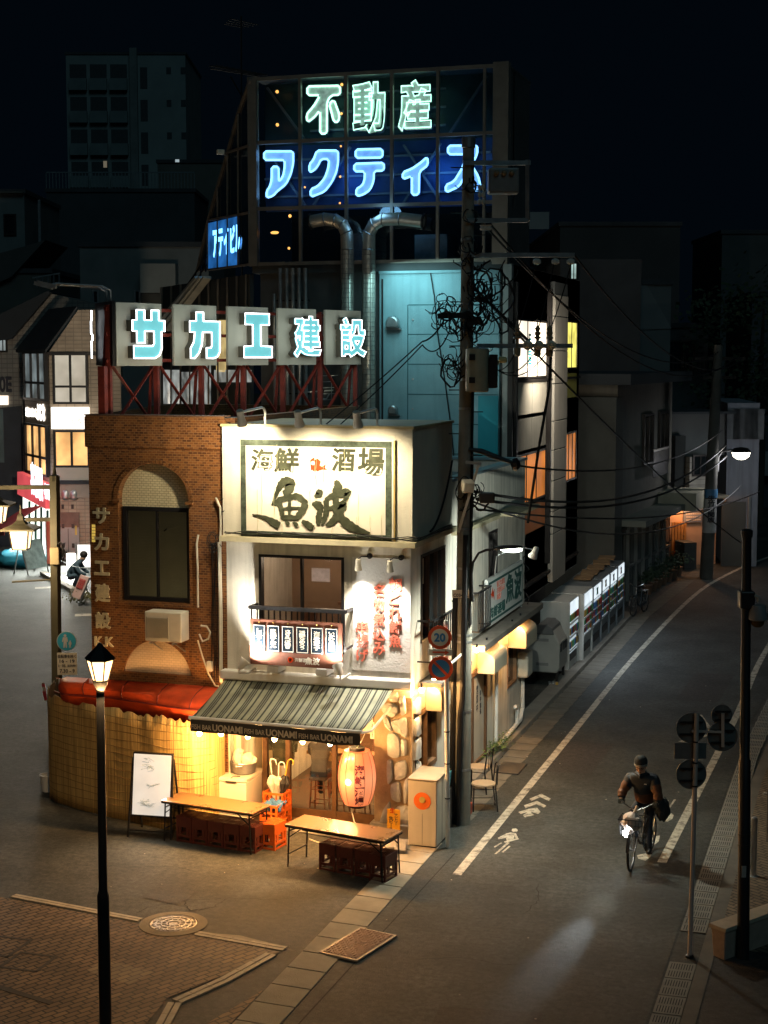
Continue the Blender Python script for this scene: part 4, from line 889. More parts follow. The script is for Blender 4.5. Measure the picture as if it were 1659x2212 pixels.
# ------------------------------------------------------------------ striped awning
AL=G(Z2(45,1905),2.18); AR=G(Z2(1062,1995),2.18); print('awning front',AL,AR)
AT0=FF.P(*FF.q(Z2(262,1662))); AT1=FF.P(*FF.q(Z2(1275,1722)))
AW=thing('striped_awning','green and cream striped shop awning with lettered dark valance','awning',FF.P(-9.2,2.6))
stops=[(0,(.035,.04,.03)),(.30,(.27,.28,.2)),(.36,(.05,.055,.04)),(.42,(.27,.28,.2)),(.74,(.035,.04,.03)),(.80,(.27,.28,.2)),(.86,(.035,.04,.03))]
am=stripemat('awning stripes',[(0,(.035,.042,.032)),(.12,(.30,.31,.22)),(.42,(.04,.045,.035)),(.5,(.22,.23,.17)),(.56,(.04,.045,.035)),(.64,(.22,.23,.17)),(.70,(.04,.045,.035)),(.78,(.30,.31,.22))],'X',.29,.75)
rows=[]
for i in range(9):
    t=i/8; l=V(AT0).lerp(AL,t); r=V(AT1).lerp(AR,t); rows.append([l.lerp(r,j/30)+V((0,-.05,-.035*math.sin(math.pi*t)+.006*math.sin(j*.9)*t)) for j in range(31)])
# sheared so that the stripes follow the cloth from wall to valance
mb=MB().grid(rows); cloth=mb.build('canopy',am,AW,smooth=True,solid=.008)
vb=[p+V((0,-.012,-.02)) for p in rows[-1]]; VH=.21
mb=MB(); mb.grid([vb,[p-V((0,.012*math.sin(i*.6),VH+.008*math.sin(i*.8))) for i,p in enumerate(vb)]]); val=mb.build('valance',M('dark valance',(.04,.038,.034),.75,0,.3,3),AW,solid=.006)
vu=(V(vb[-1])-V(vb[0])); Lv=vu.length; vu.normalize(); vn=vu.cross(V((0,0,1)))
mb=MB(); x=.03
lw=M('faded lettering',(.5,.45,.36),.7,0,.3,20)
for rep in range(3):
    for s_,h_,b_ in (('FISH BAR',.085,.008),('UONAMI',.12,.03)):
        mb2=MB(); wdt=(.40 if s_[0]=='F' else .60)*Lv/3.12; put_text(mb2,s_,V(vb[0])+vu*x-V((0,0,.165 if s_[0]=='F' else .175)),vu,(0,0,1),wdt*.94,h_,bold=b_,depth=.004,off=.02); x+=wdt
        mb2.build('lettering',lw,val)
mb=MB(); mb.bar(V(AT0)+V((-.08,-.08,.06)),V(AT1)+V((.3,-.08,.06)),.2,.17); mb.build('roller_case',m_whitem,AW,bevel=.03)
mb=MB(); mb.tube([rows[-1][0]-V((.03,0,0)),rows[-1][-1]+V((.03,0,0))],.03,8); mb.tube([V(AT1)+V((-.05,0,-.3)),rows[5][-1]-V((.05,0,.25)),rows[-1][-1]-V((.04,0,.02))],.022,6); mb.tube([V(AT0)+V((.05,0,-.3)),rows[5][0]-V((-.05,0,.25)),rows[-1][0]-V((-.04,0,.02))],.022,6); mb.build('folding_arm',m_whitem,AW)
mb=MB(); random.seed(13)
for k in range(9):
    p=rows[-2][14+k]*.6+rows[-1][14+k]*.4; p=V(p)+V((0,random.uniform(-.08,.1),.02)); mb.poly([p,p+V((.07,-.02,.015)),p+V((.1,.03,.02)),p+V((.03,.05,.01))])
mb.build('torn_fabric',M('torn canvas',(.2,.21,.15),.8),AW,fix=False)
# bulbs on a string behind the valance
def bulb(pos,lab,grp,e,parent=None,mm=None,drop=.12,col=(1,.51,.17)):
    t=thing('light_bulb',lab,'light bulb',pos,0,grp); p=V(pos)
    MB().cyl(p+V((0,0,.045)),p+V((0,0,drop)),.022,.02,8).build('socket',m_black,t)
    MB().ball(p,.046,12,8,(1,1,1.1)).build('glass_bulb',emit('warm bulb',(1,.66,.3),22),t)
    light('POINT','bulb_light',p-V((0,0,.06)),e,col,t,.05)
order=['first','second','third','fourth','fifth','sixth']
for i,(x,y) in enumerate(((690,397),(787,398),(908,410),(1028,421),(1155,433),(1278,441))):
    base=vb[0]; o=V(base)+V((0,.12,0)); p=plane(Z3(x,y),o,V((-vu.y,vu.x,0)))
    bulb(p,'%s bulb from the left in the string under the awning'%order[i],'bulbs strung under the awning',100,drop=max(.1,V(base).z-.1-p.z+.1))
sb=[(ZA(518,292),25.75,'bare bulb at the corner above the stone pillar'),(ZA(640,200),27.3,'bare bulb behind the no parking sign'),]
for (p,y,lab) in sb: bulb(FS.P(*FS.q(p,.2),.2),lab,'bulbs along the side wall',55)
for p,lab in ((ZC(240,868),'bulb under the side sign nearest the pole'),(ZC(318,818),'bulb under the side sign over the first vent hood'),(ZC(515,675),'bulb under the side sign before the last one'),(ZC(578,625),'last bulb under the side sign, at its far end')):
    bulb(FS.P(*FS.q(p,.3),.3),lab,'bulbs along the side wall',60)
# ------------------------------------------------------------------ side signboard
a0,a1,z0,z1=(30.45,33.78,2.86,3.84)
SS=thing('side_signboard','smaller white signboard with green brush lettering on the street side wall','signboard',FS.P(32,2.86,.1))
MB().fbox(FS,a0,a1,z0,z1,.1,.17).build('board',M('white board',(.72,.72,.69),.5,0,.05,3),SS,bevel=.006)
gk=M('green ink',(.02,.10,.09),.6,0,.2,6)
mb=MB(); mb.fbox(FS,a0+.08,a1-.08,z1-.12,z1-.07,.171,.175); mb.fbox(FS,a0+.08,a1-.08,z0+.07,z0+.12,.171,.175); mb.fbox(FS,a1-.13,a1-.08,z0+.121,z1-.121,.171,.175); mb.fbox(FS,a0+.08,a0+.13,z0+.121,z1-.121,.171,.175); mb.build('border',gk,SS)
mb=MB(); put_text(mb,'魚',FS.P(a0+1.62,z0+.24,.171),FS.u,(0,0,1),.78,.62,bold=.035,depth=.006); put_text(mb,'波',FS.P(a0+2.42,z0+.2,.171),FS.u,(0,0,1),.74,.66,bold=.035,depth=.006); mb.build('character',gk,SS)
mb=MB(); put_text(mb,'海鮮酒場',FS.P(a0+.18,z0+.14,.171),FS.u,(0,0,1),1.38,.24,bold=.03,depth=.006); mb.build('character',gk,SS)
mb=MB(); put_text(mb,'朝どれ鮮魚\n名物煮込み\n串揚げ',FS.P(a0+.78,z0+.45,.171),FS.u,(0,0,1),.72,.4,bold=.02,depth=.005); mb.build('character',M('sign red letters',(.6,.2,.15),.6),SS)
mb=MB(); mb.prism([FS.P(a0+.28+.28*x,z0+.5+.3*z,.171) for x,z in((0,.5),(.25,.2),(.6,.35),(1,0),(.9,.4),(1,.75),(.6,.55),(.5,.95),(.3,.7))],FS.n*.006); mb.build('fish_emblem',red,SS)
# ================================================================== SIGN TOWER BLOCK
TB=thing('corner_block','dark multi storey block with a glazed rooftop sign tower and pale teal wall','building',(-11,35.5,0))
tw=M('pale teal wall',(.25,.40,.43),.75,0,.14,1.0,.3,30,stain=.18); fr_=M('bronze mullion',(.30,.25,.20),.45,.5,.15,4)  # teal wall: cyan light on a whitish wall put into its colour
navy=M('navy back panel',(.05,.11,.24),.4,.1,.3,1.5); ink_=M('dark green back panel',(.05,.10,.10),.4,.1,.3,1.5)
tx=[FT.q(Z5(x,800))[0] for x in(346,572,797,1020,1245,1472)]; tz=[FT.q(Z5(800,y))[1] for y in(138,457,787,1062)]
# lower body
mb=MB(); mb.box(tx[0]+.05,-8.0,35.7,44.2,2.42,tz[3]-.1); mb.box(tx[0]+.05,-8.9,35.7,44.2,0,2.419); mb.build('wall',M('dark cladding',(.11,.11,.105),.7,.1,.25,1.5),TB)
mb=MB(); wx0=FT.q((820,800))[0]; mb.fbox(FT,wx0,-8.28,4.2,tz[3]-.28,-.18,0.0); mb.fbox(FT,wx0,-8.28,tz[3]-.279,tz[3]-.22,-.18,.05); tl=mb.build('teal_wall',tw,TB)
mb=MB(); g0=FT.q((881,700))[0]
zs=[FT.q(Z5(1200,y))[1] for y in(1270,1415,1562,1710,1855,2000)]
mb.fbox(FT,g0-.012,g0+.012,4.3,zs[0],.001,.004)
for z in zs: mb.fbox(FT,g0+.013,-8.3,z-.012,z+.012,.001,.004)
mb.build('panel_joint',M('teal joint',(.05,.14,.15),.6),tl)
mb=MB(); mb.tube([FT.P(*FT.q(p,.03),.03) for p in((930,590),(938,640),(945,720),(962,830),(975,930),(982,1010))],.014,5); mb.tube([FT.P(wx0+.08,4.5,.04),FT.P(wx0+.08,tz[3]-.4,.04)],.022,6); mb.build('wall_cable',m_dark,tl)
mb=MB()
for k in range(5):
    for a in(g0+.12,-8.5): mb.lathe(FT.P(a,(zs[k]+zs[k+1])/2,.001),[(.025,0),(.025,.012),(.001,.016)],8,axis=FT.n)
mb.build('panel_bolts',m_steel,tl)
# bright band at the right end: teal light put into its colour
MB().fbox(FT,FT.q((1033,900))[0],-8.29,4.3,FT.q(Z6(700,1085))[1],.005,.02).build('teal_light_band',M('deep teal band',(.02,.30,.36),.4,0,.1,1),TB)
def vent(p,s=.16):
    a,z=FT.q(p); mb=MB(); n=8
    prof=[(-s,0)]+[(-s*math.cos(math.pi*k/10),.1+s*1.1*math.sin(math.pi*k/10)) for k in range(11)]+[(s,0)]
    mb.prism([FT.P(a+x,z-.12+y,.003) for x,y in prof],FT.n*.2); v=mb.build('vent_hood',m_steel,TB,bevel=.04,smooth=True)
    MB().fbox(FT,a-s-.03,a+s+.03,z-.15,z-.125,.002,.12).build('vent_lip',m_steel,v)
vent(Z5(1030,1360)); vent((852,884),.11)
# glazed tower
gl=MB(); mu=MB(); bk_=MB(); bk2=MB()
for x in tx[1:-1]: mu.fbox(FT,x-.035,x+.035,tz[3],tz[0],-.03,.06)
mu.fbox(FT,tx[0]-.14,tx[0]+.08,tz[3]-.05,tz[0]+.05,-.1,.08); mu.fbox(FT,tx[5]-.03,tx[5]+.03,tz[3],tz[0],-.03,.06); mu.fbox(FT,tx[5]+.2,tx[5]+.56,tz[3]-.1,tz[0]+.08,-.2,.06)
for z in tz: mu.fbox(FT,tx[0]+.081,tx[5]+.55,z-.04,z+.04,-.028,.057)
mu.build('mullions',fr_,TB)
for i in range(5):
    for j in range(3): gl.fbox(FT,tx[i]+.03,tx[i+1]-.03,tz[j+1]+.035,tz[j]-.035,-.012,-.004)
gl.build('tower_glazing',glassmat('tower glass',(.8,.88,.92),.25),TB)
bd=.72
mb=MB(); mb.fbox(FT,tx[0],tx[5]+.5,tz[1],tz[0],-bd-.1,-bd); mb.build('tower_back',ink_,TB)
mb=MB(); mb.fbox(FT,tx[0],tx[5]+.5,tz[2],tz[1]-.001,-bd-.1,-bd); mb.build('tower_back',navy,TB)
mb=MB(); mb.fbox(FT,tx[0],tx[5]+.5,tz[3],tz[2]-.001,-2.6,-2.5); mb.box(tx[0]-.1,tx[5]+.6,35.55,38.2,tz[3]-.22,tz[3]-.04); mb.box(tx[0],tx[5]+.5,35.6,38.1,tz[0]-.02,tz[0]+.06); mb.fbox(FT,tx[5]+.35,tx[5]+.5,tz[3],tz[0],-2.5,-.3); mb.build('tower_shell',m_dkgrey,TB)
br=MB(); dB=-bd+.12
for i,(j,s) in ((0,(0,1)),(4,(0,-1)),(3,(1,1)),(3,(1,-1)),(0,(1,1)),(1,(1,-1))):
    a0,a1=tx[i]+.1,tx[i+1]-.1; z0,z1=tz[j+1]+.1,tz[j]-.1
    br.bar(FT.P(a0 if s>0 else a1,z1,dB),FT.P(a1 if s>0 else a0,z0,dB),.07,.05)
for j in(0,1):
    for f in(.22,.5,.78): z=tz[j]+(tz[j+1]-tz[j])*f; br.fbox(FT,tx[1] if j==0 else tx[0],tx[4] if j==0 else tx[5],z-.025,z+.025,dB-.09,dB-.05)
br.build('tower_bracing',M('pale steel brace',(.3,.34,.34),.5,.3),TB)
# machinery silhouettes in the lowest row
mb=MB(); mb.fbox(FT,tx[1]+.5,tx[1]+1.0,tz[3]+.1,tz[3]+.8,-2.2,-1.6); mb.fbox(FT,tx[3]+.2,tx[4]-.1,tz[3]+.1,tz[3]+.7,-2.0,-1.2)
for k in range(6): mb.fbox(FT,tx[3]+.25,tx[4]-.15,tz[3]+.2+k*.08,tz[3]+.22+k*.08,-1.19,-1.17)
mb.build('roof_machinery',m_steel,TB)
mb=MB()
for x,y,r_ in((452,222,.05),(453,385,.05),(440,915,.09),(515,833,.05),(510,992,.04),(770,187,.045),(768,330,.04),(762,640,.035),(480,688,.035),(588,692,.03),(760,770,.03),(765,490,.03)):
    a,z=FT.q(Z5(x,y),-.3); mb.ball(FT.P(a,z,-.35),r_*.8,10,6,(1.5 if r_>.08 else 1,1,.5 if r_>.08 else 1))
mb.build('bulb_reflections',emit('amber bulb reflection',(1,.38,.08),2.2),TB)  # glowing balls behind the panes stand in for amber reflections on the glass
# ------------------------------------------------------------------ neon letters of the tower
NS=thing('tower_neon_sign','glowing white and blue neon characters in the glazed rooftop tower','neon sign',FT.P(tx[2],tz[2],-.2))
f_w=emit('lit white letter face',(.50,.62,.50),.42,.45,9); t_w=emit('white green neon tube',(.55,1,.74),2.4)  # white and blue faces emit in place of tube light on paint
f_b=emit('lit blue letter face',(.27,.52,.95),.8,.25,5); t_b=emit('blue white neon tube',(.25,.56,1),2.9)
LD=-.32
def poly_letter(polys,tf,fr,d,face,tube,root,depth=.14,r=.024,side=None,conv=None):
    for pl in polys:
        P=[conv(p) if conv else fr.q(tf(*p),d) for p in pl]
        mb=MB(); mb.prism([fr.P(a,z,d-depth) for a,z in P],fr.n*(depth-.004)); o=mb.build('letter_box',side,root)
        MB().prism([fr.P(a,z,d-.003) for a,z in P],fr.n*.006).build('letter_face',face,o)
        # rounded neon outline just inside the edge
        Q=[]; n=len(P)
        for i in range(n):
            a=V((*P[i],0));b=V((*P[(i+1)%n],0)); L=(b-a).length; c=min(.05,L*.3); Q+= [a.lerp(b,c/L),b.lerp(a,c/L)]
        MB().tube([fr.P(p.x,p.y,d+r) for p in Q],r,6,closed=True).build('neon_tube',tube,o,smooth=True)
ls=M('letter return grey',(.3,.33,.33),.5,.2); lsb=M('letter return blue',(.08,.16,.3),.5,.2)
poly_letter([[(605,198),(767,195),(767,240),(722,242),(702,275),(702,430),(668,432),(668,315),(640,350),(606,376),(600,338),(640,290),(668,242),(605,242)],[(712,282),(736,264),(764,340),(758,374),(736,374)]],Z5,FT,LD,f_w,t_w,NS,side=ls)
for ch,r_ in(('動',(826,178,988,425)),('産',(1050,168,1214,415))):
    p=FT.rect(Z5(*r_[:2]),Z5(*r_[2:]),LD)
    mb=MB(); put_text(mb,ch,FT.P(p[0],p[2],LD-.14),FT.u,(0,0,1),p[1]-p[0],p[3]-p[2],bold=.036,depth=.13); o=mb.build('letter_box',ls,NS)
    mb=MB(); put_text(mb,ch,FT.P(p[0],p[2],LD-.004),FT.u,(0,0,1),p[1]-p[0],p[3]-p[2],bold=.036,depth=.006); mb.build('letter_face',f_w,o)
    mb=MB(); put_text(mb,ch,FT.P(p[0],p[2],LD+.02),FT.u,(0,0,1),p[1]-p[0],p[3]-p[2],bold=.036,tube=.012,res=2); mb.build('neon_tube',t_w,o)
A_=[[(393,517),(537,517),(537,575),(525,630),(500,680),(455,715),(440,735),(405,747),(405,712),(422,690),(430,655),(430,592),(465,592),(465,650),(466,665),(482,648),(492,615),(495,560),(393,560)]]
K_=[[(652,513),(757,513),(757,570),(748,620),(725,670),(690,715),(622,742),(620,703),(655,690),(690,650),(708,600),(712,555),(672,555),(660,585),(640,610),(615,622),(615,580),(635,560)]]
T_=[[(842,508),(975,505),(975,548),(842,550)],[(835,578),(982,573),(982,612),(932,614),(932,660),(915,705),(880,730),(845,738),(845,700),(870,690),(885,665),(888,616),(835,616)]]
I_=[[(1073,620),(1120,602),(1165,570),(1195,543),(1198,585),(1155,617),(1153,730),(1118,732),(1118,638),(1073,655)]]
S_=[[(1295,490),(1440,487),(1440,530),(1412,585),(1445,640),(1458,705),(1420,710),(1408,660),(1385,625),(1350,690),(1285,720),(1283,683),(1325,665),(1365,600),(1385,532),(1295,532)]]
for pl in(A_,K_,T_,I_,S_): poly_letter(pl,Z5,FT,LD,f_b,t_b,NS,side=lsb)
light('AREA','glow_fill',FT.P(tx[3]+.6,tz[3]-.35,1.0),28,(.42,.87,.93),NS,1.6,to=FT.P(tx[3]+.9,7.0,-.3))  # added cyan wash for the wall below; no lamp hangs here
light('POINT','glow_fill',FT.P(tx[2],(tz[1]+tz[2])/2,-.22),12,(.06,.28,1),NS,.4); light('POINT','glow_fill',FT.P(tx[4],(tz[1]+tz[2])/2,-.22),12,(.06,.28,1),NS,.4); light('POINT','glow_fill',FT.P(tx[0]+.6,(tz[1]+tz[2])/2,-.22),5,(.06,.28,1),NS,.3)
light('POINT','glow_fill',FT.P(tx[2]+.5,(tz[0]+tz[1])/2,-.22),6,(.3,1,.7),NS,.4)
light('POINT','neon_spill',FT.P(tx[2]+.9,tz[2]-.2,.55),9,(.25,.6,1),NS,.3)
# left facet along the other street
FLa=Frame(FT.P(tx[0]-.14,0,-.0),(.67,-.74,0))
def fl(p,d=0): a,z=FLa.q(Z5(*p),d); return FLa.P(a,z,d)
out=[(322,165),(318,1075),(62,1108),(115,860),(160,700),(205,545),(262,335)]
MB().prism([fl(p) for p in out],-FLa.n*.05).build('side_glazing',M('dark blue glazing',(.02,.04,.065),.12,.1,.3,1,spec=.8),TB)
mb=MB()
for (x,yt) in((115,860),(163,695),(212,530),(264,335)): mb.bar(fl((x,yt),.03),fl((x,1105-(x-62)*.13),.03),.04)
for y0 in(505,835,1085):
    l=205 if y0<600 else 118 if y0<900 else 62; mb.bar(fl((l,y0+20 if y0<1000 else 1105),.03),fl((320,y0-18 if y0<1000 else 1072),.03),.05)
for i in range(2,6): mb.bar(fl(out[i],.02),fl(out[i+1],.02),.06)
mb.bar(fl(out[6],.02),fl(out[0],.02),.06); mb.build('side_mullions',fr_,TB)
# its small blue panel of glowing letters, on the glazing
mb=MB(); mb.prism([fl(p,.012) for p in((118,870),(268,835),(268,1075),(118,1100))],FLa.n*.01); sp_=mb.build('blue_letter_panel',emit('dim blue panel',(.01,.07,.22),.9,.5,2),TB)
for i,ch in enumerate('アテイビル'):
    x=140+i*27 if i<3 else 225+(i-3)*25; y=905+(-(x-140)*.25)
    a0,z1=FLa.q(Z5(x,y),.03); a1,z0=FLa.q(Z5(x+22,y+130),.03); mb=MB(); put_text(mb,ch,FLa.P(a0,z0,.024),FLa.u,(0,0,1),abs(a1-a0),z1-z0,bold=.03,depth=.01); mb.build('letter',emit('small blue letter',(.15,.5,1),2.6),sp_)
# lower facet with ribs, lit window glimpses and stair
mb=MB(); p0=fl((322,1075)); 
MB().prism([fl((322,1120),-.05),fl((322,2400),-.05),fl((-120,2400),-.05),fl((-120,1185),-.05)],-FLa.n*.1).build('side_wall',m_dkgrey,TB)
for x in range(-110,322,46): mb.bar(fl((x,1185-(x+120)*.15),-.02),fl((x,2100),-.02),.05)
mb.build('side_ribs',fr_,TB)
yw=emit('yellow lit room',(1,.75,.32),.3,.4,3); ww_=emit('pale lit room',(.85,.9,.85),.16,.7,2.5)
for (x0,x1,y0,y1,m_) in((160,205,1345,1600,yw),(100,150,1345,1420,yw),(60,130,1540,1760,ww_),(225,270,1345,1480,yw),(150,330,1590,1650,ww_),(-100,-20,1590,1790,ww_),(-10,50,1600,1790,ww_)):
    MB().prism([fl(p,-.045) for p in((x0,y0),(x1,y0),(x1,y1),(x0,y1))],FLa.n*.02).build('lit_window',m_,TB)
st=thing('outside_stair','pale steel stair with handrails rising beside the sign tower','staircase',fl((-200,1400),.7))
mb=MB()
for o in(0,.35,.7): mb.bar(fl((-150+o*90,1395),.3+o),fl((70+o*60,1135),.3+o),.2,.06)
mb.build('stringer',M('pale stair steel',(.5,.48,.42),.5,.2),st)
mb=MB()
for t in[i/6 for i in range(7)]:
    x=-40+t*145;y=1330-t*220; mb.bar(fl((x,y),.25),fl((x,y-75),.25),.03)
mb.bar(fl((-40,1255),.25),fl((112,1030),.25),.035); mb.bar(fl((-40,1295),.25),fl((112,1070),.25),.025); mb.build('handrail',m_black,st)
# ------------------------------------------------------------------ ducts and pipes on the front
def duct(pts,lab,r_=.15):
    t=thing('exhaust_duct',lab,'duct',FT.P(*FT.q(Z5(*pts[-1]),.42),.42),0,'steel ducts climbing past the tower')
    P=[V(FT.P(*FT.q(Z5(*p),.42),.42)) for p in pts]
    MB().tube(P,r_,14).build('duct_pipe',M('polished duct steel',(.62,.58,.5),.4,.75,.12,9),t,smooth=True)
    mb=MB()
    p,q=P[-2],P[-1]; n=int((p-q).length/.11)
    for k in range(n): c=p.lerp(q,k/n); mb.lathe(c,[(r_+.001,-.006),(r_+.012,0),(r_+.001,.006)],14)
    for k in range(6):
        a=k*math.pi/3; o_=V((math.cos(a)*(r_+.008),math.sin(a)*(r_+.008),0)); mb.bar(p+o_,q+o_,.012)
    for i in range(len(P)-2):
        c=P[i+1]; ax=(P[i+1]-P[i]).normalized(); mb.lathe(c,[(r_+.001,-.015),(r_+.015,0),(r_+.001,.015)],14,axis=ax)
    mb.build('duct_cage',M('duct band',(.3,.29,.27),.35,.8,.2,5),t)
    c=P[0]; ax=(P[0]-P[1]).normalized(); MB().lathe(c,[(r_+.001,-.02),(r_+.04,-.02),(r_+.04,.02),(r_-.02,.02),(r_-.02,-.01),(.001,-.01)],16,axis=ax).build('duct_mouth',m_dark,t)
duct([(622,862),(690,850),(742,856),(778,878),(797,920),(800,1000),(800,1960)],'left exhaust duct, its elbow bent to the left under the blue neon row')
duct([(1175,862),(1060,848),(975,852),(930,876),(908,920),(906,1000),(906,1960)],'right exhaust duct, its elbow bent to the right beside the teal wall')
pp=thing('pipe_bank','row of six thin vertical steel pipes on the dark wall','pipes',FT.P(FT.q(Z5(520,1500))[0],6))
for x in(440,470,502,532,563,594):
    a,zt=FT.q(Z5(x,1090),.2); MB().tube([FT.P(a,4.5,.2),FT.P(a,zt-(.6 if x==440 else 0),.2)],.045,8).build('pipe',m_steel,pp,smooth=True)
mb=MB(); a0=FT.q(Z5(430,1200),.2)[0];a1=FT.q(Z5(605,1200),.2)[0]
for z in(6.2,7.4,8.6,9.6): mb.fbox(FT,a0,a1,z,z+.04,.02,.15)
mb.build('pipe_clamp',m_dark,pp)
# ------------------------------------------------------------------ street side of the block
mb=MB(); mb.fbox(FM,35.5,44.2,2.4,10.4,-.2,.0)
mb.build('street_wall',M('grey metal panel wall',(.36,.35,.32),.6,.1,.18,1.2,stain=.3),TB)
def fmr(x0,y0,x1,y1): return FM.rect(Z6(x0,y0),Z6(x1,y1))
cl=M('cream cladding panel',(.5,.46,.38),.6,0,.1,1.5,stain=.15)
a0,a1=FM.q(Z6(882,700))[0],FM.q(Z6(1062,700))[0]
b0,b1=FM.q(Z6(1180,700))[0],FM.q(Z6(1246,700))[0]
zz=lambda y,x=970:FM.q(Z6(x,y))[1]
lw_=emit('white lit office',(1,.86,.68),.95,.15,1.0); ow=emit('orange lit room',(.9,.28,.05),.33,.45,1.2); yw2=emit('yellow curtain light',(.9,.8,.16),.8,.35,2.5)
window(FM,(a0,a1,zz(980),zz(628)),TB,3,1,m_dark,lw_,.05,-.02,.06,.03)
mb=MB(); q=FM.rect(Z6(948,805),Z6(985,900)); put_text(mb,'呂旨',FM.P(q[0]+.05,q[2],.032),FM.u,(0,0,1),.42,.75,bold=.03,depth=.006,vertical=True); mb.build('window_lettering',M('teal film',(.02,.25,.28),.5),TB)
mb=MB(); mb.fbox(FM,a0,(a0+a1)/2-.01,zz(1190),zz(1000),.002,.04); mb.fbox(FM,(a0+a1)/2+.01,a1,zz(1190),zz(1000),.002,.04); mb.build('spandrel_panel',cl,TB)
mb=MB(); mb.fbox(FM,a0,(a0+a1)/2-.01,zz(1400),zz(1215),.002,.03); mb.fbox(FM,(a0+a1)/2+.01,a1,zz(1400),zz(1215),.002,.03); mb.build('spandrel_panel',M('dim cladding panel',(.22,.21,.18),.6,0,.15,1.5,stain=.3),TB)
window(FM,(a0,a1,zz(1720),zz(1420)),TB,3,1,m_dark,ow,.05,-.02,.06,.03)
MB().fbox(FM,a0,a1,zz(1900),zz(1740),.002,.03).build('orange_panel',M('terracotta panel',(.55,.19,.07),.5,0,.2,1),TB)
window(FM,(b0,b1,zz(925,1210),zz(635,1210)),TB,2,1,m_dark,yw2,.05,-.02,.05,.02); MB().fbox(FM,b0,b1,zz(1095,1210),zz(950,1210),.002,.03).build('yellow_panel',M('olive yellow panel',(.4,.36,.07),.5,0,.15,1),TB)
window(FM,(b0,b1,zz(1590,1210),zz(1300,1210)),TB,3,1,m_dark,ow,.05,-.02,.05,.02)
c0,c1=FM.q(Z6(1085,900))[0],FM.q(Z6(1163,900))[0]
mb=MB(); z=3.0; pz=[2.45]+[zz(y,1120) for y in(1890,1760,1580,1400,1230,1010,815,610,480)]
for i in range(len(pz)-1): mb.fbox(FM,c0,c1,pz[i]+.012,pz[i+1]-.012,.005,.14)
mb.build('pilaster_cladding',M('pale pilaster panel',(.44,.4,.34),.6,0,.1,1.5,stain=.2),TB,bevel=.01)
MB().fbox(FM,c0+.02,c1-.02,2.46,10.2,.004,.12).build('pilaster_core',m_dkgrey,TB)
for p,w in((865,.06),(1070,.06),(835,.03)): a=FM.q(Z6(p,900))[0]; MB().fbox(FM,a-w,a+w,3,10,.005,.12).build('frame_post',m_dark,TB)
mb=MB(); mb.fbox(FM,35.6,44,2.72,2.8,.001,.09); mb.fbox(FM,35.6,44,zz(985)-.06,zz(985),.001,.09); mb.build('string_course',m_dark,TB)
light('AREA','facade_fill',FM.P((a0+a1)/2,zz(800),.9),90,(1,.9,.74),TB,1.2,to=FM.P((a0+a1)/2+1.6,zz(1100),0))  # added fill before the facade, aimed back at its panels, not window light
# ================================================================== ROOFTOP NEON SIGN
SA=at_depth((250,795),28.6); SB_=at_depth((782,780),34.2); FG=Frame((SA.x,SA.y,0),(SB_.x-SA.x,SB_.y-SA.y,0)); print('sign',SA,SB_,FG.u)
RSn=thing('rooftop_sign','five grey sign panels with cyan neon characters on a red steel rooftop frame','rooftop sign',(SA.x,SA.y,BZ))
fc=emit('pale cyan letter face',(.10,.42,.46),.62,.12,3,(.08,.25,.28)); tc_=emit('white neon tube',(.95,.98,1),3.0)  # cyan painted faces; their emission stands in for the tubes' light
pm=M('weathered sign panel',(.42,.40,.33),.55,.1,.06,2.5,stain=.12); sdm=M('letter shadow return',(.10,.09,.07),.6)
pan=[('サ',Z9,(625,1485,877,1830)),('カ',Z9,(938,1487,1172,1815)),('エ',Z9,(1230,1488,1450,1805)),('建',Z5,(460,1277,648,1560)),('設',Z5,(693,1277,868,1548))]
sz0,sz1=None,None
polyS={'サ':[[(708,1525),(752,1525),(752,1580),(790,1580),(790,1525),(832,1525),(832,1580),(863,1580),(863,1640),(846,1640),(846,1735),(833,1770),(808,1787),(690,1787),(690,1720),(795,1720),(803,1708),(803,1640),(752,1640),(752,1703),(708,1703),(708,1640),(685,1640),(685,1580),(708,1580)]],
'カ':[[(1030,1528),(1070,1528),(1070,1575),(1162,1575),(1160,1740),(1145,1768),(1125,1775),(1085,1775),(1085,1718),(1110,1718),(1115,1705),(1115,1635),(1065,1635),(1060,1700),(1045,1745),(1020,1775),(998,1775),(998,1720),(1015,1690),(1022,1635),(995,1635),(995,1575),(1030,1575)]],
'エ':[[(1295,1525),(1427,1525),(1427,1585),(1380,1585),(1380,1700),(1442,1703),(1442,1762),(1287,1762),(1287,1703),(1335,1700),(1335,1585),(1295,1585)]]}
rects=[FG.rect(tf(*r_[:2]),tf(*r_[2:])) for _,tf,r_ in pan]
z1m=sum(r_[3] for r_ in rects)/5; z0m=sum(r_[2] for r_ in rects)/5
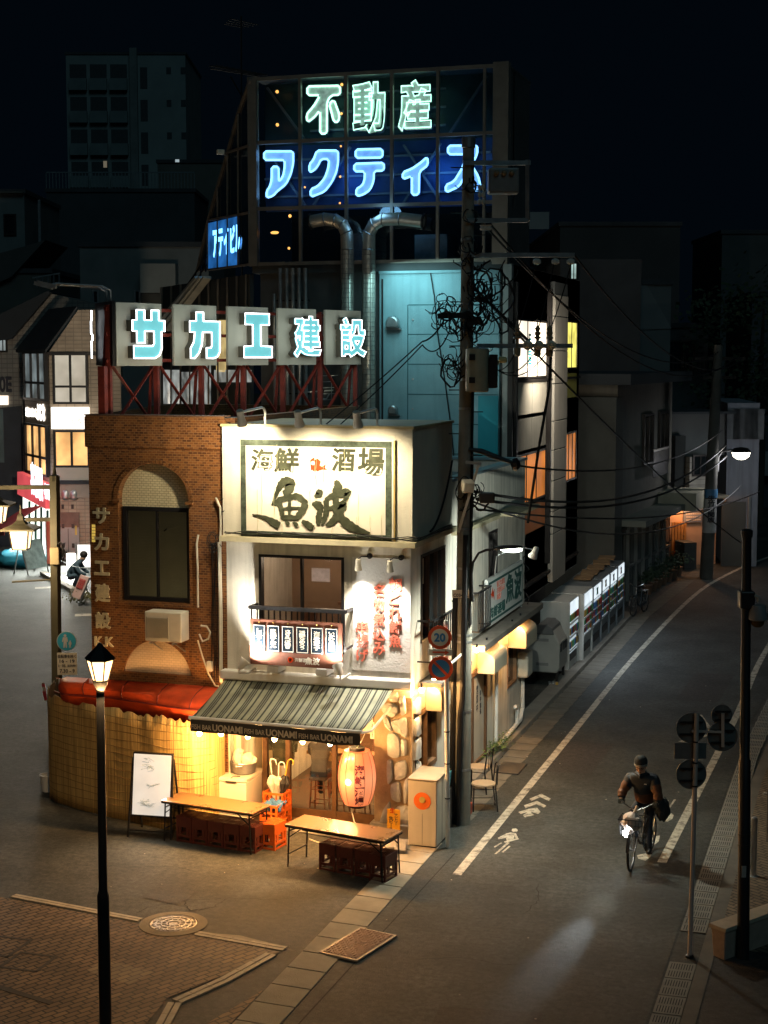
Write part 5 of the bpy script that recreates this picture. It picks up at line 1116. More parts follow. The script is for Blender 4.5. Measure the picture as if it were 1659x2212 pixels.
for (ch,tf,r_),q in zip(pan,rects):
    a0,a1=q[0],q[1]
    p=MB().fbox(FG,a0,a1,z0m,z1m,-.06,0).build('sign_panel',pm,RSn,bevel=.008)
    H_=z1m-z0m
    if ch in polyS:
        conv=lambda P,r_=r_,a0=a0,a1=a1:(a0+(a1-a0)*(P[0]-r_[0])/(r_[2]-r_[0])-.02,z1m-H_*(P[1]-r_[1])/(r_[3]-r_[1]))
        for pl in polyS[ch]:
            P=[conv(q_) for q_ in pl]; MB().prism([FG.P(a,z,.002) for a,z in P],FG.n*.14).build('letter_box',sdm,p)
            MB().prism([FG.P(a,z,.143) for a,z in P],FG.n*.005).build('letter_face',fc,p)
            MB().tube([FG.P(a,z,.16) for a,z in P],.013,6,closed=True).build('neon_tube',tc_,p)
    else:
        x0=a0+(a1-a0)*.25;x1=a0+(a1-a0)*.985; y0=z0m+H_*.135;y1=z0m+H_*.87
        mb=MB(); put_text(mb,ch,FG.P(x0,y0,.002),FG.u,(0,0,1),x1-x0,y1-y0,bold=.036,depth=.14); mb.build('letter_box',sdm,p)
        mb=MB(); put_text(mb,ch,FG.P(x0,y0,.143),FG.u,(0,0,1),x1-x0,y1-y0,bold=.036,depth=.005); mb.build('letter_face',fc,p)
        mb=MB(); put_text(mb,ch,FG.P(x0,y0,.162),FG.u,(0,0,1),x1-x0,y1-y0,bold=.036,tube=.008,res=2); mb.build('neon_tube',tc_,p)
    light('POINT','glow_fill',FG.P((a0+a1)/2+.1,(z0m+z1m)/2,.8),12,(.8,.95,.9),p,.45)
# end wing seen from behind
aw_=V((-.63,.776,0)); FW=Frame(FG.P(-.05,0,-.02),-aw_)
e=MB(); e.fbox(FW,-1.5,-.02,z0m,z1m+.02,-.06,0)
for k in range(9): e.fbox(FW,-1.45+k*.16,-1.42+k*.16,z0m+.05,z1m-.05,-.1,-.061)
e=e.build('end_panel',m_black,RSn)
MB().tube([FW.P(a,z0m+z*(z1m-z0m),.1) for a,z in((-1.4,.12),(-1.4,.4),(-1.3,.42),(-1.3,.5),(-1.42,.52),(-1.42,.72),(-1.36,.74),(-1.36,.9))],.016,6).build('neon_tube',tc_,e)
# steelwork
mb=MB(); L_=rects[-1][1]; zb=BZ-.3
n=7
for i in range(n):
    a=-.02+(L_+.02)*i/(n-1); mb.bar(FG.P(a,zb,-.16),FG.P(a,z1m-.05,-.16),.09)
    mb.bar(FG.P(a,zb,-.4),FG.P(a,z1m-.3,-.2),.05)
    if i<n-1:
        b_=-.02+(L_+.02)*(i+1)/(n-1); mb.bar(FG.P(a,zb,-.15),FG.P(b_,z0m+.1,-.15),.07,.02); mb.bar(FG.P(b_,zb,-.17),FG.P(a,z0m+.1,-.17),.07,.02)
for z in(z0m+.1,(z0m+z1m)/2,z1m-.12,zb+.1): mb.bar(FG.P(-.1,z,-.16),FG.P(L_+.05,z,-.16),.06)
mb.bar(FG.P(-.3,zb,-.02),FG.P(-.3,z0m+.0,-.02),.13)
mb.build('steel_frame',m_rust,RSn)
mb=MB(); c=FG.P(-.25,z1m+.02,-.1)
for o in(0,.35):
    s=V(FW.P(-.2-o,z1m+.02,-.02)); w_=-RT; mb.tube([s,s+V((0,0,.2)),s+w_*.15+V((0,0,.27)),s+w_*1.0+V((0,0,.32))],.02,6); mb.cbox(s+w_*1.15+V((0,0,.3)),.34,.14,.07,YAW,0,R(14))
mb.build('lamp_arm',m_steel,RSn)
# ================================================================== UTILITY POLE
PB=V((-6.83,26.62,0)); PT=V((-6.77,26.62,11.9))
UP=thing('utility_pole','tall concrete utility pole with transformer and cable tangles at the restaurant corner','utility pole',PB)
pc=lambda z:PB.lerp(PT,z/11.9)
MB().tube([pc(0),pc(3),pc(6),pc(9),pc(11.9)],[.155,.145,.13,.115,.10],16).build('shaft',m_pole,UP,smooth=True)
mb=MB(); mb.lathe(pc(11.9),[(.11,-.05),(.12,-.04),(.12,.12),(.1,.14)],14)
mb.build('pole_cap',m_steel,UP)
for z in(1.0,2.05,3.3,3.42,4.6,5.3,7.4,7.9,9.2,10.3,11.2): MB().lathe(pc(z),[(.152-.004*z,-.02),(.16-.004*z,-.02),(.16-.004*z,.02),(.152-.004*z,.02)],14).build('steel_band',m_steel,UP)

def pdep(p,d=0.0):   # a point at the pole's own distance, d metres nearer
    o=PB-_f*d; return plane(p,o,V((_f.x,_f.y,0)).normalized())
mb=MB()
mb.tube([PB+V((-.16,-.12,0.02)),pc(2.2)+V((-.15,-.1,0)),pc(4.2)+V((-.13,-.08,0))],.055,8); mb.tube([PB+V((-.02,-.2,0.02)),pc(2.0)+V((.0,-.19,0)),pc(2.3)+V((.03,-.16,0)),pc(5.2)+V((.05,-.13,0))],.05,8); mb.build('cable_guard',m_black,UP)
mb=MB()
for i in range(9):
    mb.tube([pc(z)+V((.13+.012*math.sin(z*2+i)+.008*(i%3),-.06-.02*(i//3)+.015*math.cos(z+i),0)) for z in(3.6,4.2,4.8,5.6,6.4,7.2,8.2)],.009,5)
mb.build('riser_cables',m_rubber,UP)
a=pdep((985,1277),.17); mb=MB(); b=pdep((1004,1283),.17); mb.hexa([a,V((b.x,b.y,a.z)),V((b.x,b.y+.008,a.z)),a+V((0,.008,0)),V((a.x,a.y,a.z+.0))+V((0,0,.13)),V((b.x,b.y,a.z+.13)),V((b.x,b.y+.008,a.z+.13)),a+V((0,.008,.13))])
c0=pc(a.z)+V((-.0,-.155,0)); pl=MB().cbox(c0-RT*.02+V((0,0,-.05)),.3,.012,.14,YAW).build('number_plate',m_cream,UP)
mb=MB(); put_text(mb,'C03432',c0-RT*.15+V((.0,-.008,-.105)),RT,(0,0,1),.25,.06,bold=.02,depth=.003); mb.build('lettering',_mats['ink'],pl)
ins=M('white porcelain',(.6,.58,.52),.25,0,.08,5); inb=M('brown porcelain',(.25,.2,.13),.3,0,.1,5)
def arm(px0,px1,py,w=.075,name='crossarm'):
    p=pdep((px0,py),.14); q=pdep((px1,py),.14); q.z=p.z; MB().bar(p,q,w).build(name,m_steel,UP); return p,q
p,q=arm(1000,1146,352); arm(1008,1140,476); p3,q3=arm(1002,1241,551); p4,q4=arm(1030,1237,747)
MB().bar(pdep((1140,345),.14),pdep((1140,478),.14),.07).build('arm_strut',m_steel,UP)
MB().bar(pdep((1012,610),.1),pdep((1150,745),.1),.05).build('arm_brace',m_dark,UP)
# switch box with bushings
c=pdep((1087,392),.12); s=MB().cbox(c,.52,.4,.42,YAW).build('switch_box',M('grey switch box',(.2,.2,.19),.5,.3,.15,4),UP,bevel=.03)
mb=MB()
for k in range(3): mb.lathe(c+RT*(-.13+.13*k)-_f*.2+V((0,0,.1)),[(.03,-.02),(.05,0),(.03,.03),(.045,.05),(.02,.08)],10,axis=-_f)
mb.build('bushing',inb,s)
mb=MB()
for k in range(3):
    mb.lathe(pdep((1040,405),.18)+V((0,0,-.12*k)),[(.03,-.06),(.06,-.03),(.03,0),(.06,.03),(.03,.06)],10,axis=RT); mb.lathe(pdep((1042,490),.18)+V((.06*k,0,-.0)),[(.03,-.06),(.05,-.03),(.03,0),(.05,.03)],10)
for x in(1160,1200,1233): mb.lathe(pdep((x,556),.14)-V((0,0,.1)),[(.03,.08),(.07,.05),(.07,.0),(.03,-.02)],10)
mb.build('insulator',ins,UP)
for x in(1117,1161,1187):
    c=pdep((x,745),.16); mb=MB(); mb.lathe(c,[(.035,-.2),(.06,-.18),(.065,-.05),(.03,-.04),(.03,.1),(.065,.11),(.065,.13),(.03,.15),(.06,.2),(.06,.215),(.03,.23),(.05,.28),(.01,.34),(.008,.45)],12); mb.build('pin_insulator',inb,UP,smooth=True)
for x in(1140,1164,1191): MB().lathe(pdep((x,746),.24),[(.02,-.03),(.08,-.02),(.085,.02),(.05,.03),(.03,.06)],12,axis=-_f).build('strain_insulator',M('cream porcelain',(.6,.5,.35),.3,0,.1,5),UP,smooth=True)
# transformer
tm=M('beige transformer paint',(.42,.36,.24),.45,.1,.12,4,stain=.2); c=pdep((1031,800),.34)
hT=pdep((1031,755),.34).z-pdep((1031,848),.34).z; r_=.2
t_=MB().lathe(c,[(r_*.9,-hT/2),(r_,-hT/2+.02),(r_,hT/2-.03),(r_*.96,hT/2),(r_*.3,hT/2+.03),(.01,hT/2+.03)],22).build('transformer_tank',tm,UP,smooth=True)
mb=MB()
for k in range(7): mb.cbox(c+RT*(.27)+V((0,0,-.02))-_f*(-.12+.045*k),.14,.012,hT*.75,YAW)
mb.build('cooling_fins',m_dark,t_)
mb=MB()
for z in(hT*.28,-hT*.25): mb.cbox(c-RT*.1-_f*.19+V((0,0,z)),.1,.05,.1,YAW)
mb.bar(c+V((0,.0,hT*.3)),pc(c.z+hT*.3),.08); mb.bar(c-V((0,0,hT*.3)),pc(c.z-hT*.3),.08); mb.build('bracket',m_dark,t_)
mb=MB()
for k,dz in((0,.12),(1,.17)): mb.lathe(c+RT*(.24+.14*k)-_f*.1+V((0,0,dz)),[(.05,-.02),(.055,.0),(.055,.1),(.03,.12)],12,axis=RT)
mb.build('bushing',M('yellow bushing',(.55,.45,.2),.4),t_)
# tangles of black cable wound round the pole
random.seed(31)
def tangle(pc_,rx,rz,n,lo,hi,name='cable_tangle'):
    mb=MB()
    for k in range(n):
        a=pdep((pc_[0]+random.uniform(-rx,rx)*.5,pc_[1]+random.uniform(-rz,rz)),random.uniform(.1,.3)); L=random.uniform(lo,hi)*2.6; P=[]
        if k%3==0:   # a slack coil
            r1=random.uniform(lo,hi); r2=r1*random.uniform(.8,1.7); ph=random.uniform(0,6); T=random.uniform(4,8)
            P=[a+RT*(r1*(1+.2*math.sin(1.7*t))*math.cos(ph+t))+V((0,0,r2*(1+.2*math.sin(2.3*t+k))*math.sin(ph+t)))+_f*(.1*math.sin(t*.9)) for t in[T*i/13 for i in range(14)]]
        else:        # a drooping tail from the pole
            s=random.choice((-1,1)); e=a+RT*(s*random.uniform(.3,1)*L)+V((0,0,random.uniform(-.7,.5)*L)); dr=random.uniform(.2,.7)*L
            P=[a.lerp(e,i/9)-V((0,0,dr*4*(i/9)*(1-i/9)))+RT*(.05*L*math.sin(i*1.7+k)) for i in range(10)]
        mb.tube(P,random.choice((.008,.008,.012,.018)),5)
    return mb.build(name,m_rubber,UP)
tangle((965,672),22,34,18,.07,.2); tangle((1045,650),32,48,24,.08,.24); tangle((1010,705),25,14,12,.1,.24); tangle((975,790),10,22,14,.06,.16); tangle((1060,610),24,30,8,.12,.34); tangle((1010,560),12,40,8,.08,.18); tangle((1020,1060),26,22,12,.06,.18); tangle((1020,430),10,50,6,.06,.14)
mb=MB(); mb.bar(pdep((945,683),.2),pdep((1020,680),.2),.09); mb.bar(pdep((1008,700),.2),pdep((1040,690),.2),.12); mb.tube([pdep((1012,970),.15),pdep((1040,975),.15),pdep((1065,985),.15),pdep((1110,1000),.15)],[.03,.05,.05,.03],8); mb.lathe(pdep((1113,1003),.15),[(.01,-.08),(.1,-.05),(.12,.02),(.06,.08),(.01,.09)],12,axis=RT); mb.build('splice_case',m_rubber,UP)
mb=MB()
for k in range(15):
    z=6.2+k*.38; s=1 if k%2 else -1; mb.bar(pc(z)+RT*(s*.1),pc(z)+RT*(s*.3),.02)
mb.build('climbing_step',m_dark,UP)
# bracket arm with two boxes halfway down
mb=MB(); mb.bar(pdep((1035,1000),.3),pdep((990,1150),.25),.045); mb.bar(pdep((1006,998),.3),pdep((1040,1002),.3),.05); mb.build('service_bracket',m_steel,UP)
MB().cbox(pdep((1010,1050),.35),.2,.18,.2,YAW+.3,.3).build('junction_box',m_cream,UP,bevel=.02); MB().cbox(pdep((1052,1075),.3),.26,.2,.18,YAW).build('junction_box',m_dark,UP,bevel=.02)
# ------------------------------------------------------------------ street light on the pole
SLt=thing('street_light','curved arm street light glowing white above the side signboard','street light',pdep((1020,1215),.15))
A=pdep((1021,1300),.15); P=[A,pdep((1019,1240),.15),pdep((1022,1215),.15),pdep((1034,1195),.15),pdep((1050,1188),.15),pdep((1068,1186),.15)]
MB().tube(P,.022,8).build('arm',m_black,SLt,smooth=True)
h0=pdep((1064,1188),.15);h1=pdep((1128,1184),.15); L_=(h1-h0).length; mid=h0.lerp(h1,.5)
rows=[];N=10
for i in range(9):
    t=i/8; w=.12*math.sin(math.pi*min(.96,.12+t*.8))**.7; hh=.07*math.sin(math.pi*min(.95,.15+t*.75))**.6; c=h0.lerp(h1,t); rows.append([c+_f*(w*math.cos(math.pi*j/N))+V((0,0,hh*math.sin(math.pi*j/N))) for j in range(N+1)])
MB().grid(rows).build('lamp_hood',m_black,SLt,smooth=True,solid=.01,fix=False)
sl_=MB(); c=h0.lerp(h1,.63)-V((0,0,.01))
sl_.ball(c,.1,14,8,(2.0,1.0,.55)); so=sl_.build('lamp_glass',emit('street lamp glass',(.95,1,.82),14),SLt,smooth=True)
light('SPOT','street_beam',c-V((0,0,.1)),640,(.96,1,.84),SLt,.12,to=c-V((0,0,3)),spot=160,blend=1.0)
SPt=thing('sign_lamp','small white spotlight on a long arm aimed at the side signboard','spotlight',FS.P(31,3.95,.1))
c=pdep((1157,1188),.1)
MB().tube([FS.P(31.0,3.85,.18),FS.P(31.0,4.25,.22),FS.P(31.1,4.35,.4),c+V((-.25,-.1,.05)),c],.016,6).build('arm',m_steel,SPt)
ax=V((-.4,.1,-.9)).normalized(); MB().lathe(c,[(.03,-.06),(.05,-.04),(.06,.06),(.085,.12),(.085,.15),(.07,.15)],12,axis=ax).build('lamp_head',m_whitem,SPt,smooth=True)
MB().lathe(c,[(.07,.13),(.07,.146)],12,axis=ax).build('lens',emit('cool lens',(.8,1,.95),16),SPt)
light('SPOT','sign_beam',c+ax*.18,430,(.9,1,.9),SPt,.04,to=FS.P(32.2,3.3,.1),spot=105,blend=.8)
# ------------------------------------------------------------------ traffic sign post by the cabinet
b=V((-6.71,25.21,0)); tp=V((-6.76,25.21,3.9))
TS=thing('traffic_sign_post','white post with a speed limit sign, arrow plate and no parking sign by the cabinet','road sign',b)
MB().tube([b,b.lerp(tp,.5),tp],.04,10).build('post',m_whitem,TS,smooth=True)
mb=MB()
for z in(.85,1.45,2.0): mb.lathe(b.lerp(tp,z/3.9),[(.041,-.01),(.048,-.01),(.048,.01),(.041,.01)],10)
mb.build('post_clip',m_black,TS)
sr=M('sign red band',(.8,.10,.03),.5,0,.06,3); sw_=M('sign white',(.85,.78,.62),.5,0,.05,3); sblue=M('sign blue',(.05,.24,.5),.5,0,.06,3)
FPn=Frame((b.x,b.y-.07,0),(math.cos(YAW*.6),math.sin(YAW*.6),0))
def disc(p,r_,base,name,root):
    a,z=FPn.q(p); c=FPn.P(a,z,0); return MB().lathe(c,[(r_,-.012),(r_,.0),(.001,.001)],32,axis=FPn.n).build(name,base,root),a,z
d,a,z=disc((950,1377),.2,sr,'round_sign',TS); MB().lathe(FPn.P(a,z,.002),[(.145,0),(.145,.002),(.001,.0025)],30,axis=FPn.n).build('sign_face',sw_,d)
mb=MB(); put_text(mb,'20',FPn.P(a-.095,z-.075,.006),FPn.u,(0,0,1),.19,.15,bold=.035,depth=.003); mb.build('lettering',sblue,d)
a,z=FPn.q((951,1409)); d=MB().fbox(FPn,a-.2,a+.2,z-.055,z+.055,-.01,0).build('arrow_plate',sw_,TS,bevel=.01)
mb=MB(); mb.fbox(FPn,a-.13,a+.08,z-.014,z+.014,.001,.003); mb.prism([FPn.P(a+x,z+y,.001) for x,y in((.08,-.04),(.15,0),(.08,.04))],FPn.n*.002); mb.build('arrow',sr,d)
d,a,z=disc((952,1444),.205,sr,'round_sign',TS); mb=MB()
MB().lathe(FPn.P(a,z,.002),[(.15,0),(.15,.002),(.001,.0025)],30,axis=FPn.n).build('sign_face',sblue,d)
mb=MB(); mb.prism([FPn.P(a+x,z+y,.006) for x,y in((-.12,.09),(-.09,.12),(.12,-.09),(.09,-.12))],FPn.n*.003); mb.build('slash',sr,d)
MB().bar(V((b.x-.04,b.y,z)),pc(z),.02,.04).build('tie_strap',m_whitem,TS)
# ------------------------------------------------------------------ cabinet, crate and chairs on the corner
CB=thing('cabinet','cream steel cabinet with a round orange emblem beside the stone pillar','cabinet',(-7.0,25.3,0))
x0,x1=-7.36,-6.86; y0,y1=25.02,25.85
MB().box(x0,x1,y0,y1,.04,1.16).build('cabinet_body',M('cream cabinet',(.56,.5,.4),.45,0,.06,2.5,stain=.15),CB,bevel=.012)
MB().box(x0-.015,x1+.015,y0-.015,y1+.015,1.163,1.2).build('cabinet_top',M('grey brown top',(.3,.25,.18),.5,.2,.15,4),CB,bevel=.01)
MB().box(x0+.02,x1-.02,y0+.03,y1-.03,0.002,.04).build('cabinet_plinth',m_black,CB)
ocx=(x0+x1)/2+.0; e=MB().lathe((ocx,y0-.002,.82),[(.15,0),(.15,.004),(.001,.005)],26,axis=(0,-1,0)).build('orange_emblem',M('orange sticker',(.8,.16,.02),.5,0,.1,6),CB)
MB().lathe((ocx,y0-.008,.84),[(.055,0),(.055,.003),(.04,.003),(.04,.001)],18,axis=(0,-1,0)).build('emblem_ring',M('gold ring',(.55,.42,.12),.5),e); MB().lathe((ocx,y0-.009,.84),[(.03,0),(.03,.003),(.001,.003)],14,axis=(0,-1,0)).build('emblem_core',_mats['gold ring'],e)
mb=MB(); mb.box(ocx-.002,ocx+.002,y0-.002,y0+.01,.06,.6); mb.box(x1-.002,x1+.004,y0+.35,y0+.36,.06,1.14); mb.build('seam',m_dark,CB)
# blue basket crate on a ledge behind
def basket(nm,lab,c,sx,sy,h,m_,rz=0,grp=None,cat='crate'):
    t=thing(nm,lab,cat,c,rz,grp); mb=MB(); k=.88
    for z0,z1,s in((0,.03,1),):
        mb.box(-sx*k/2,sx*k/2,-sy*k/2,sy*k/2,0,.02)
    n=9
    for side in range(4):
        for i in range(n+1):
            u=-1+2*i/n
            lo=[(u*sx*k/2,-sy*k/2),(sx*k/2,u*sy*k/2),(u*sx*k/2,sy*k/2),(-sx*k/2,u*sy*k/2)][side]; hi=[(u*sx/2,-sy/2),(sx/2,u*sy/2),(u*sx/2,sy/2),(-sx/2,u*sy/2)][side]
            mb.bar((*lo,.02),(*hi,h),.022,.012)
    for f in(.0,.35,.62,1):
        w=sx*(k+(1-k)*f)/2; d_=sy*(k+(1-k)*f)/2; z=.01+f*(h-.01); th=.035 if f in(0,1) else .018
        for p,q in(((-w,-d_),(w,-d_)),((w,-d_),(w,d_)),((w,d_),(-w,d_)),((-w,d_),(-w,-d_))): mb.bar((*p,z),(*q,z),.016,th*1.6)
    mb.build('basket_wall',m_,t,local=True); return t
cb=M('sky blue plastic',(.08,.36,.46),.4,0,.1,4)
MB_=tag(MB().box(-7.4,-6.95,25.95,26.4,0,.72).build('stand_box',M('dark stand',(.06,.05,.045),.7),bevel=.01),'dark box between cabinet and pole carrying the blue basket','box')
basket('basket','sky blue plastic basket standing behind the cream cabinet',(-7.17,26.15,.722),.42,.4,.27,cb)
def chair(lab,c,rz,top=True):
    t=thing('metal_chair',lab,'chair',c,rz); mb=MB()
    for x,y in((-.2,-.2),(.2,-.2)): mb.tube([(x*1.05,y*1.05,0),(x,y,.45)],.014,6)
    for x in(-.2,.2): mb.tube([(x*1.05,.24,0),(x,.2,.45),(x*.95,.24,.8)],.014,6)
    mb.tube([(-.19,.24,.8),(-.12,.27,.85),(.12,.27,.85),(.19,.24,.8)],.014,6)
    for z in(.15,.42): mb.tube([(-.2,-.2,z),(.2,-.2,z),(.2,.2,z),(-.2,.2,z)],.008,5,closed=True)
    for x in(-.1,0,.1): mb.bar((x,.245,.47),(x,.255,.82),.01)
    mb.build('chair_frame',m_black,t,local=True)
    mb=MB(); mb.lathe((0,0,.46),[(.001,0),(.2,0),(.23,.01),(.22,.035),(.001,.04)],20); mb.build('seat',M('worn tan seat',(.34,.24,.15),.6,0,.2,5),t,local=True); return t
chair('black steel chair with a tan seat beside the utility pole',G((1040,1752))+V((.0,.15,0)),R(-70)); chair('second black steel chair tucked in behind the first, nearer the wall',G((1030,1725))+V((-.1,.5,0)),R(-95))
tag(MB().box(-6.95,-6.78,27.0,27.2,0.02,.24).build('red_bin',M('red bin plastic',(.4,.05,.02),.5),bevel=.02),'small red tub on the ground under the black chairs','tub')
t=thing('umbrella_stand','black steel rods leaning on the wall between pillar and cabinet','rods',(-7.4,25.75,0)); mb=MB()
for k in range(5): mb.tube([(-7.36+.02*k,25.6+.07*k,0.02),(-7.41+.012*k,25.62+.07*k,1.5-.1*k)],.012,5)
mb.build('rods',m_black,t)
# weeds at the drain pipe
mb=MB(); random.seed(8)
for k in range(420):
    c=V((-7.33+random.gauss(0,.09),31.6+random.gauss(0,.45),.1)); h=abs(random.gauss(.1,.07)); a=random.uniform(0,6.3); s=random.uniform(.02,.05); p=c+V((math.cos(a)*s,math.sin(a)*s,h)); q=V((math.sin(a),-math.cos(a),0))*s*.6
    mb.poly([p-q,p+V((math.cos(a),math.sin(a),.4))*s,p+q,p-V((math.cos(a),math.sin(a),.3))*s*.4])
tag(mb.build('weeds',M('weed green',(.07,.13,.03),.7,0,.4,8),fix=False),'green weeds sprouting at the foot of the white drain pipe','weeds')
# ================================================================== THINGS IN FRONT OF THE RESTAURANT
def table(lab,c4):
    P=[V((p[0],p[1],0)) for p in c4]; c=sum(P,V())/4; u=(P[1]-P[0]).normalized(); rz=math.atan2(u.y,u.x); w=(P[1]-P[0]).length+.1; d=(P[3]-P[0]).length+.02
    t=thing('folding_table',lab,'table',c,rz,'folding tables in front of the shop'); h=.70
    MB().cbox((0,0,h),w,d,.028).build('table_top',M('varnished plywood',(.19,.105,.045),.3,0,.28,1.6,spec=.5,coat=.3),t,local=True,bevel=.012)
    MB().cbox((0,0,h-.026),w-.02,d-.02,.022).build('table_edge',m_black,t,local=True)
    for sx in(-1,1):
        mb=MB(); x=sx*(w/2-.08)
        for y in(-d/2+.03,d/2-.03): mb.tube([(x+sx*.03,y,0.0),(x,y,h-.03)],.015,6)
        mb.bar((x+sx*.02,-d/2+.03,.22),(x+sx*.02,d/2-.03,.22),.02); mb.bar((x,-d/2+.03,h-.1),(x,d/2-.03,h-.1),.02)
        for y in(-d/2+.03,d/2-.03): mb.bar((x,y,h-.2),(x-sx*.22,y,h-.04),.015)
        mb.build('leg_frame',m_black,t,local=True)
    mb=MB()
    for y in(-d*.28,-d*.1,d*.1,d*.28): mb.tube([(-w*.4,y,h-.13),(w*.4,y,h-.13)],.006,5)
    mb.build('wire_shelf',m_black,t,local=True)
    return t,c,rz
t1,c1,rz1=table('left folding table with plywood top in front of the reed screen and freezer',[(-11.46,24.08),(-9.75,23.82),(-9.66,24.42),(-11.4,24.68)])
t2,c2,rz2=table('right folding table with plywood top in front of the red lantern',[(-8.93,23.44),(-7.2,23.08),(-7.08,23.6),(-8.87,24.05)])
cd=M('dark red crate plastic',(.085,.018,.012),.5,0,.2,5); co=M('orange crate plastic',(.62,.12,.015),.45,0,.12,5)
def crate(lab,c,rz,m_,grp,upright=True,sx=.30,sy=.40,h=.45):
    t=thing('bottle_crate',lab,'crate',c,rz,grp); mb=MB(); p=.035
    if upright:
        for x in(-sx/2+p/2,sx/2-p/2):
            for y in(-sy/2+p/2,sy/2-p/2): mb.cbox((x,y,h*.5),p,p,h)
        # solid upper band, arched hand hole, lower cross rail
        for x in(-sx/2+.008,sx/2-.008):
            mb.cbox((x,0,h*.78),.014,sy-2*p,h*.40); mb.cbox((x,0,h*.24),.014,sy-2*p,.04); mb.cbox((x,0,.02),.014,sy-2*p,.03)
            for y in(-sy*.23,sy*.23): mb.cbox((x,y,h*.45),.013,sy*.18,h*.3)
        for y in(-sy/2+.008,sy/2-.008):
            mb.cbox((0,y,h*.78),sx-2*p,.014,h*.40); mb.cbox((0,y,h*.24),sx-2*p,.014,.04); mb.cbox((0,y,.02),sx-2*p,.014,.03)
            for x in(-sx*.25,sx*.25): mb.cbox((x,y,h*.45),sx*.16,.013,h*.3)
        for i in range(7): mb.cbox((-sx/2+p+(sx-2*p)*i/6,0,h-.012),.012,sy-p,.02)
        for i in range(9): mb.cbox((0,-sy/2+p+(sy-2*p)*i/8,h-.0125),sx-p,.011,.019)
        mb.lathe((0,0,h-.02),[(.03,0),(.05,0),(.05,.022),(.03,.022)],10)
    else:
        mb.cbox((0,0,.012),sx,sy,.02)
        for x in(-sx/2+p/2,sx/2-p/2):
            for y in(-sy/2+p/2,sy/2-p/2): mb.cbox((x,y,h*.5),p,p,h)
        for f,th in((.06,.04),(.45,.03),(.93,.04)):
            for x in(-sx/2+.009,sx/2-.009): mb.cbox((x,0,h*f),.016,sy-2*p,th)
            for y in(-sy/2+.009,sy/2-.009): mb.cbox((0,y,h*f),sx-2*p,.016,th)
        for x in(-sx/2+.009,sx/2-.009):
            for y in(-sy*.16,sy*.16): mb.cbox((x,y,h*.5),.014,.025,h*.9)
        for y in(-sy/2+.009,sy/2-.009):
            for x in(-sx*.16,sx*.16): mb.cbox((x,y,h*.5),.025,.014,h*.9)
    mb.build('crate_shell',m_,t,local=True); return t
ordn=['leftmost','second','middle','fourth','rightmost']
u=V((math.cos(rz1),math.sin(rz1),0)); n_=V((-u.y,u.x,0))
L0=V((-11.08,24.32,0))
for i in range(5): 
    crate('%s upright dark red bottle crate in the row of five under the left table'%ordn[i],L0+u*(.318*i)+n_*.0,rz1,cd,'dark red crates under the tables')
    if i>=3: pass
crate('upright orange bottle crate at the right end behind the dark row under the left table',L0+u*1.5+n_*.26,rz1,co,'orange bottle crates')
u=V((math.cos(rz2),math.sin(rz2),0)); n_=V((-u.y,u.x,0)); L0=V((-8.22,23.62,0))
for i,w in enumerate(('first','second','third')): crate('%s upright dark red bottle crate from the left under the right table'%w,L0+u*(.335*i),rz2,cd,'dark red crates under the tables')
crate('dark red bottle crate apart from its row between the right legs of the right table',V((-7.27,23.32,0)),rz2,cd,'dark red crates under the tables')
# orange crate stacks by the shop door
for c,z,lab in(((-9.86,25.12),0,'lower orange crate of the front stack by the shop door'),((-9.86,25.12),.262,'upper orange crate of the front stack holding the blue cloth'),((-9.93,25.52),0,'bottom orange crate of the rear stack below the umbrellas'),((-9.93,25.52),.302,'top orange crate of the rear stack holding the umbrellas')):
    crate(lab,(c[0],c[1],z+.03*(c[1]>25.2)),R(-6),co,'orange bottle crates',False,.40 if c[1]>25.2 else .34,.34,.26 if c[1]<25.2 else .3)
mb=MB(); random.seed(14); rows=[]
for i in range(9): rows.append([(-10.06+.05*j,24.98+.04*i,.50+.05*math.sin(i*1.3)*math.cos(j*1.1)+.03*random.random()-(.10 if j==0 or i==0 else 0)) for j in range(9)])
mb.grid(rows); tag(mb.build('cloth',M('blue cloth',(.04,.13,.30),.8,0,.3,9),smooth=True,solid=.01),'crumpled blue cloth in the front orange crate','cloth')
um=[((-9.98,25.5,.62),(-10.02,25.42,1.18),M('clear umbrella vinyl',(.6,.58,.5),.25,0,.1,6),m_whitem,'white handled clear umbrella leaning left in the orange crate'),((-9.92,25.55,.62),(-9.88,25.48,1.12),_mats['clear umbrella vinyl'],m_whitem,'white handled clear umbrella standing in the middle of the orange crate'),((-9.84,25.55,.62),(-9.74,25.55,1.16),M('black umbrella cloth',(.02,.02,.022),.6),M('yellow handle',(.6,.36,.05),.4),'black umbrella with a yellow curved handle in the orange crate')]
for p,q,mc,mh,lab in um:
    p=V(p);q=V(q); t=thing('umbrella',lab,'umbrella',p,0,'umbrellas in the orange crate'); ax=(q-p).normalized(); L=(q-p).length
    mb=MB(); n=16; vs=[]
    rows=[]
    for h_,r_ in((-.28,.012),(0,.04),(L*.3,.085),(L*.48,.05),(L*.55,.02)):
        a=ax.orthogonal().normalized(); b_=ax.cross(a); rows.append([p+ax*h_+a*(r_*(1+.35*(j%2))*math.cos(6.283*j/n))+b_*(r_*(1+.35*(j%2))*math.sin(6.283*j/n)) for j in range(n+1)])
    mb.grid(rows); mb.build('folded_canopy',mc,t)
    sd=V((.055,0,0)); pts=[p,q]; pts+=[q+ax*(.05*math.sin(k*math.pi/6))+sd*(1-math.cos(k*math.pi/6)) for k in range(1,7)]+[q+sd*2-ax*.05]
    MB().tube(pts,.012,6).build('handle',mh,t)
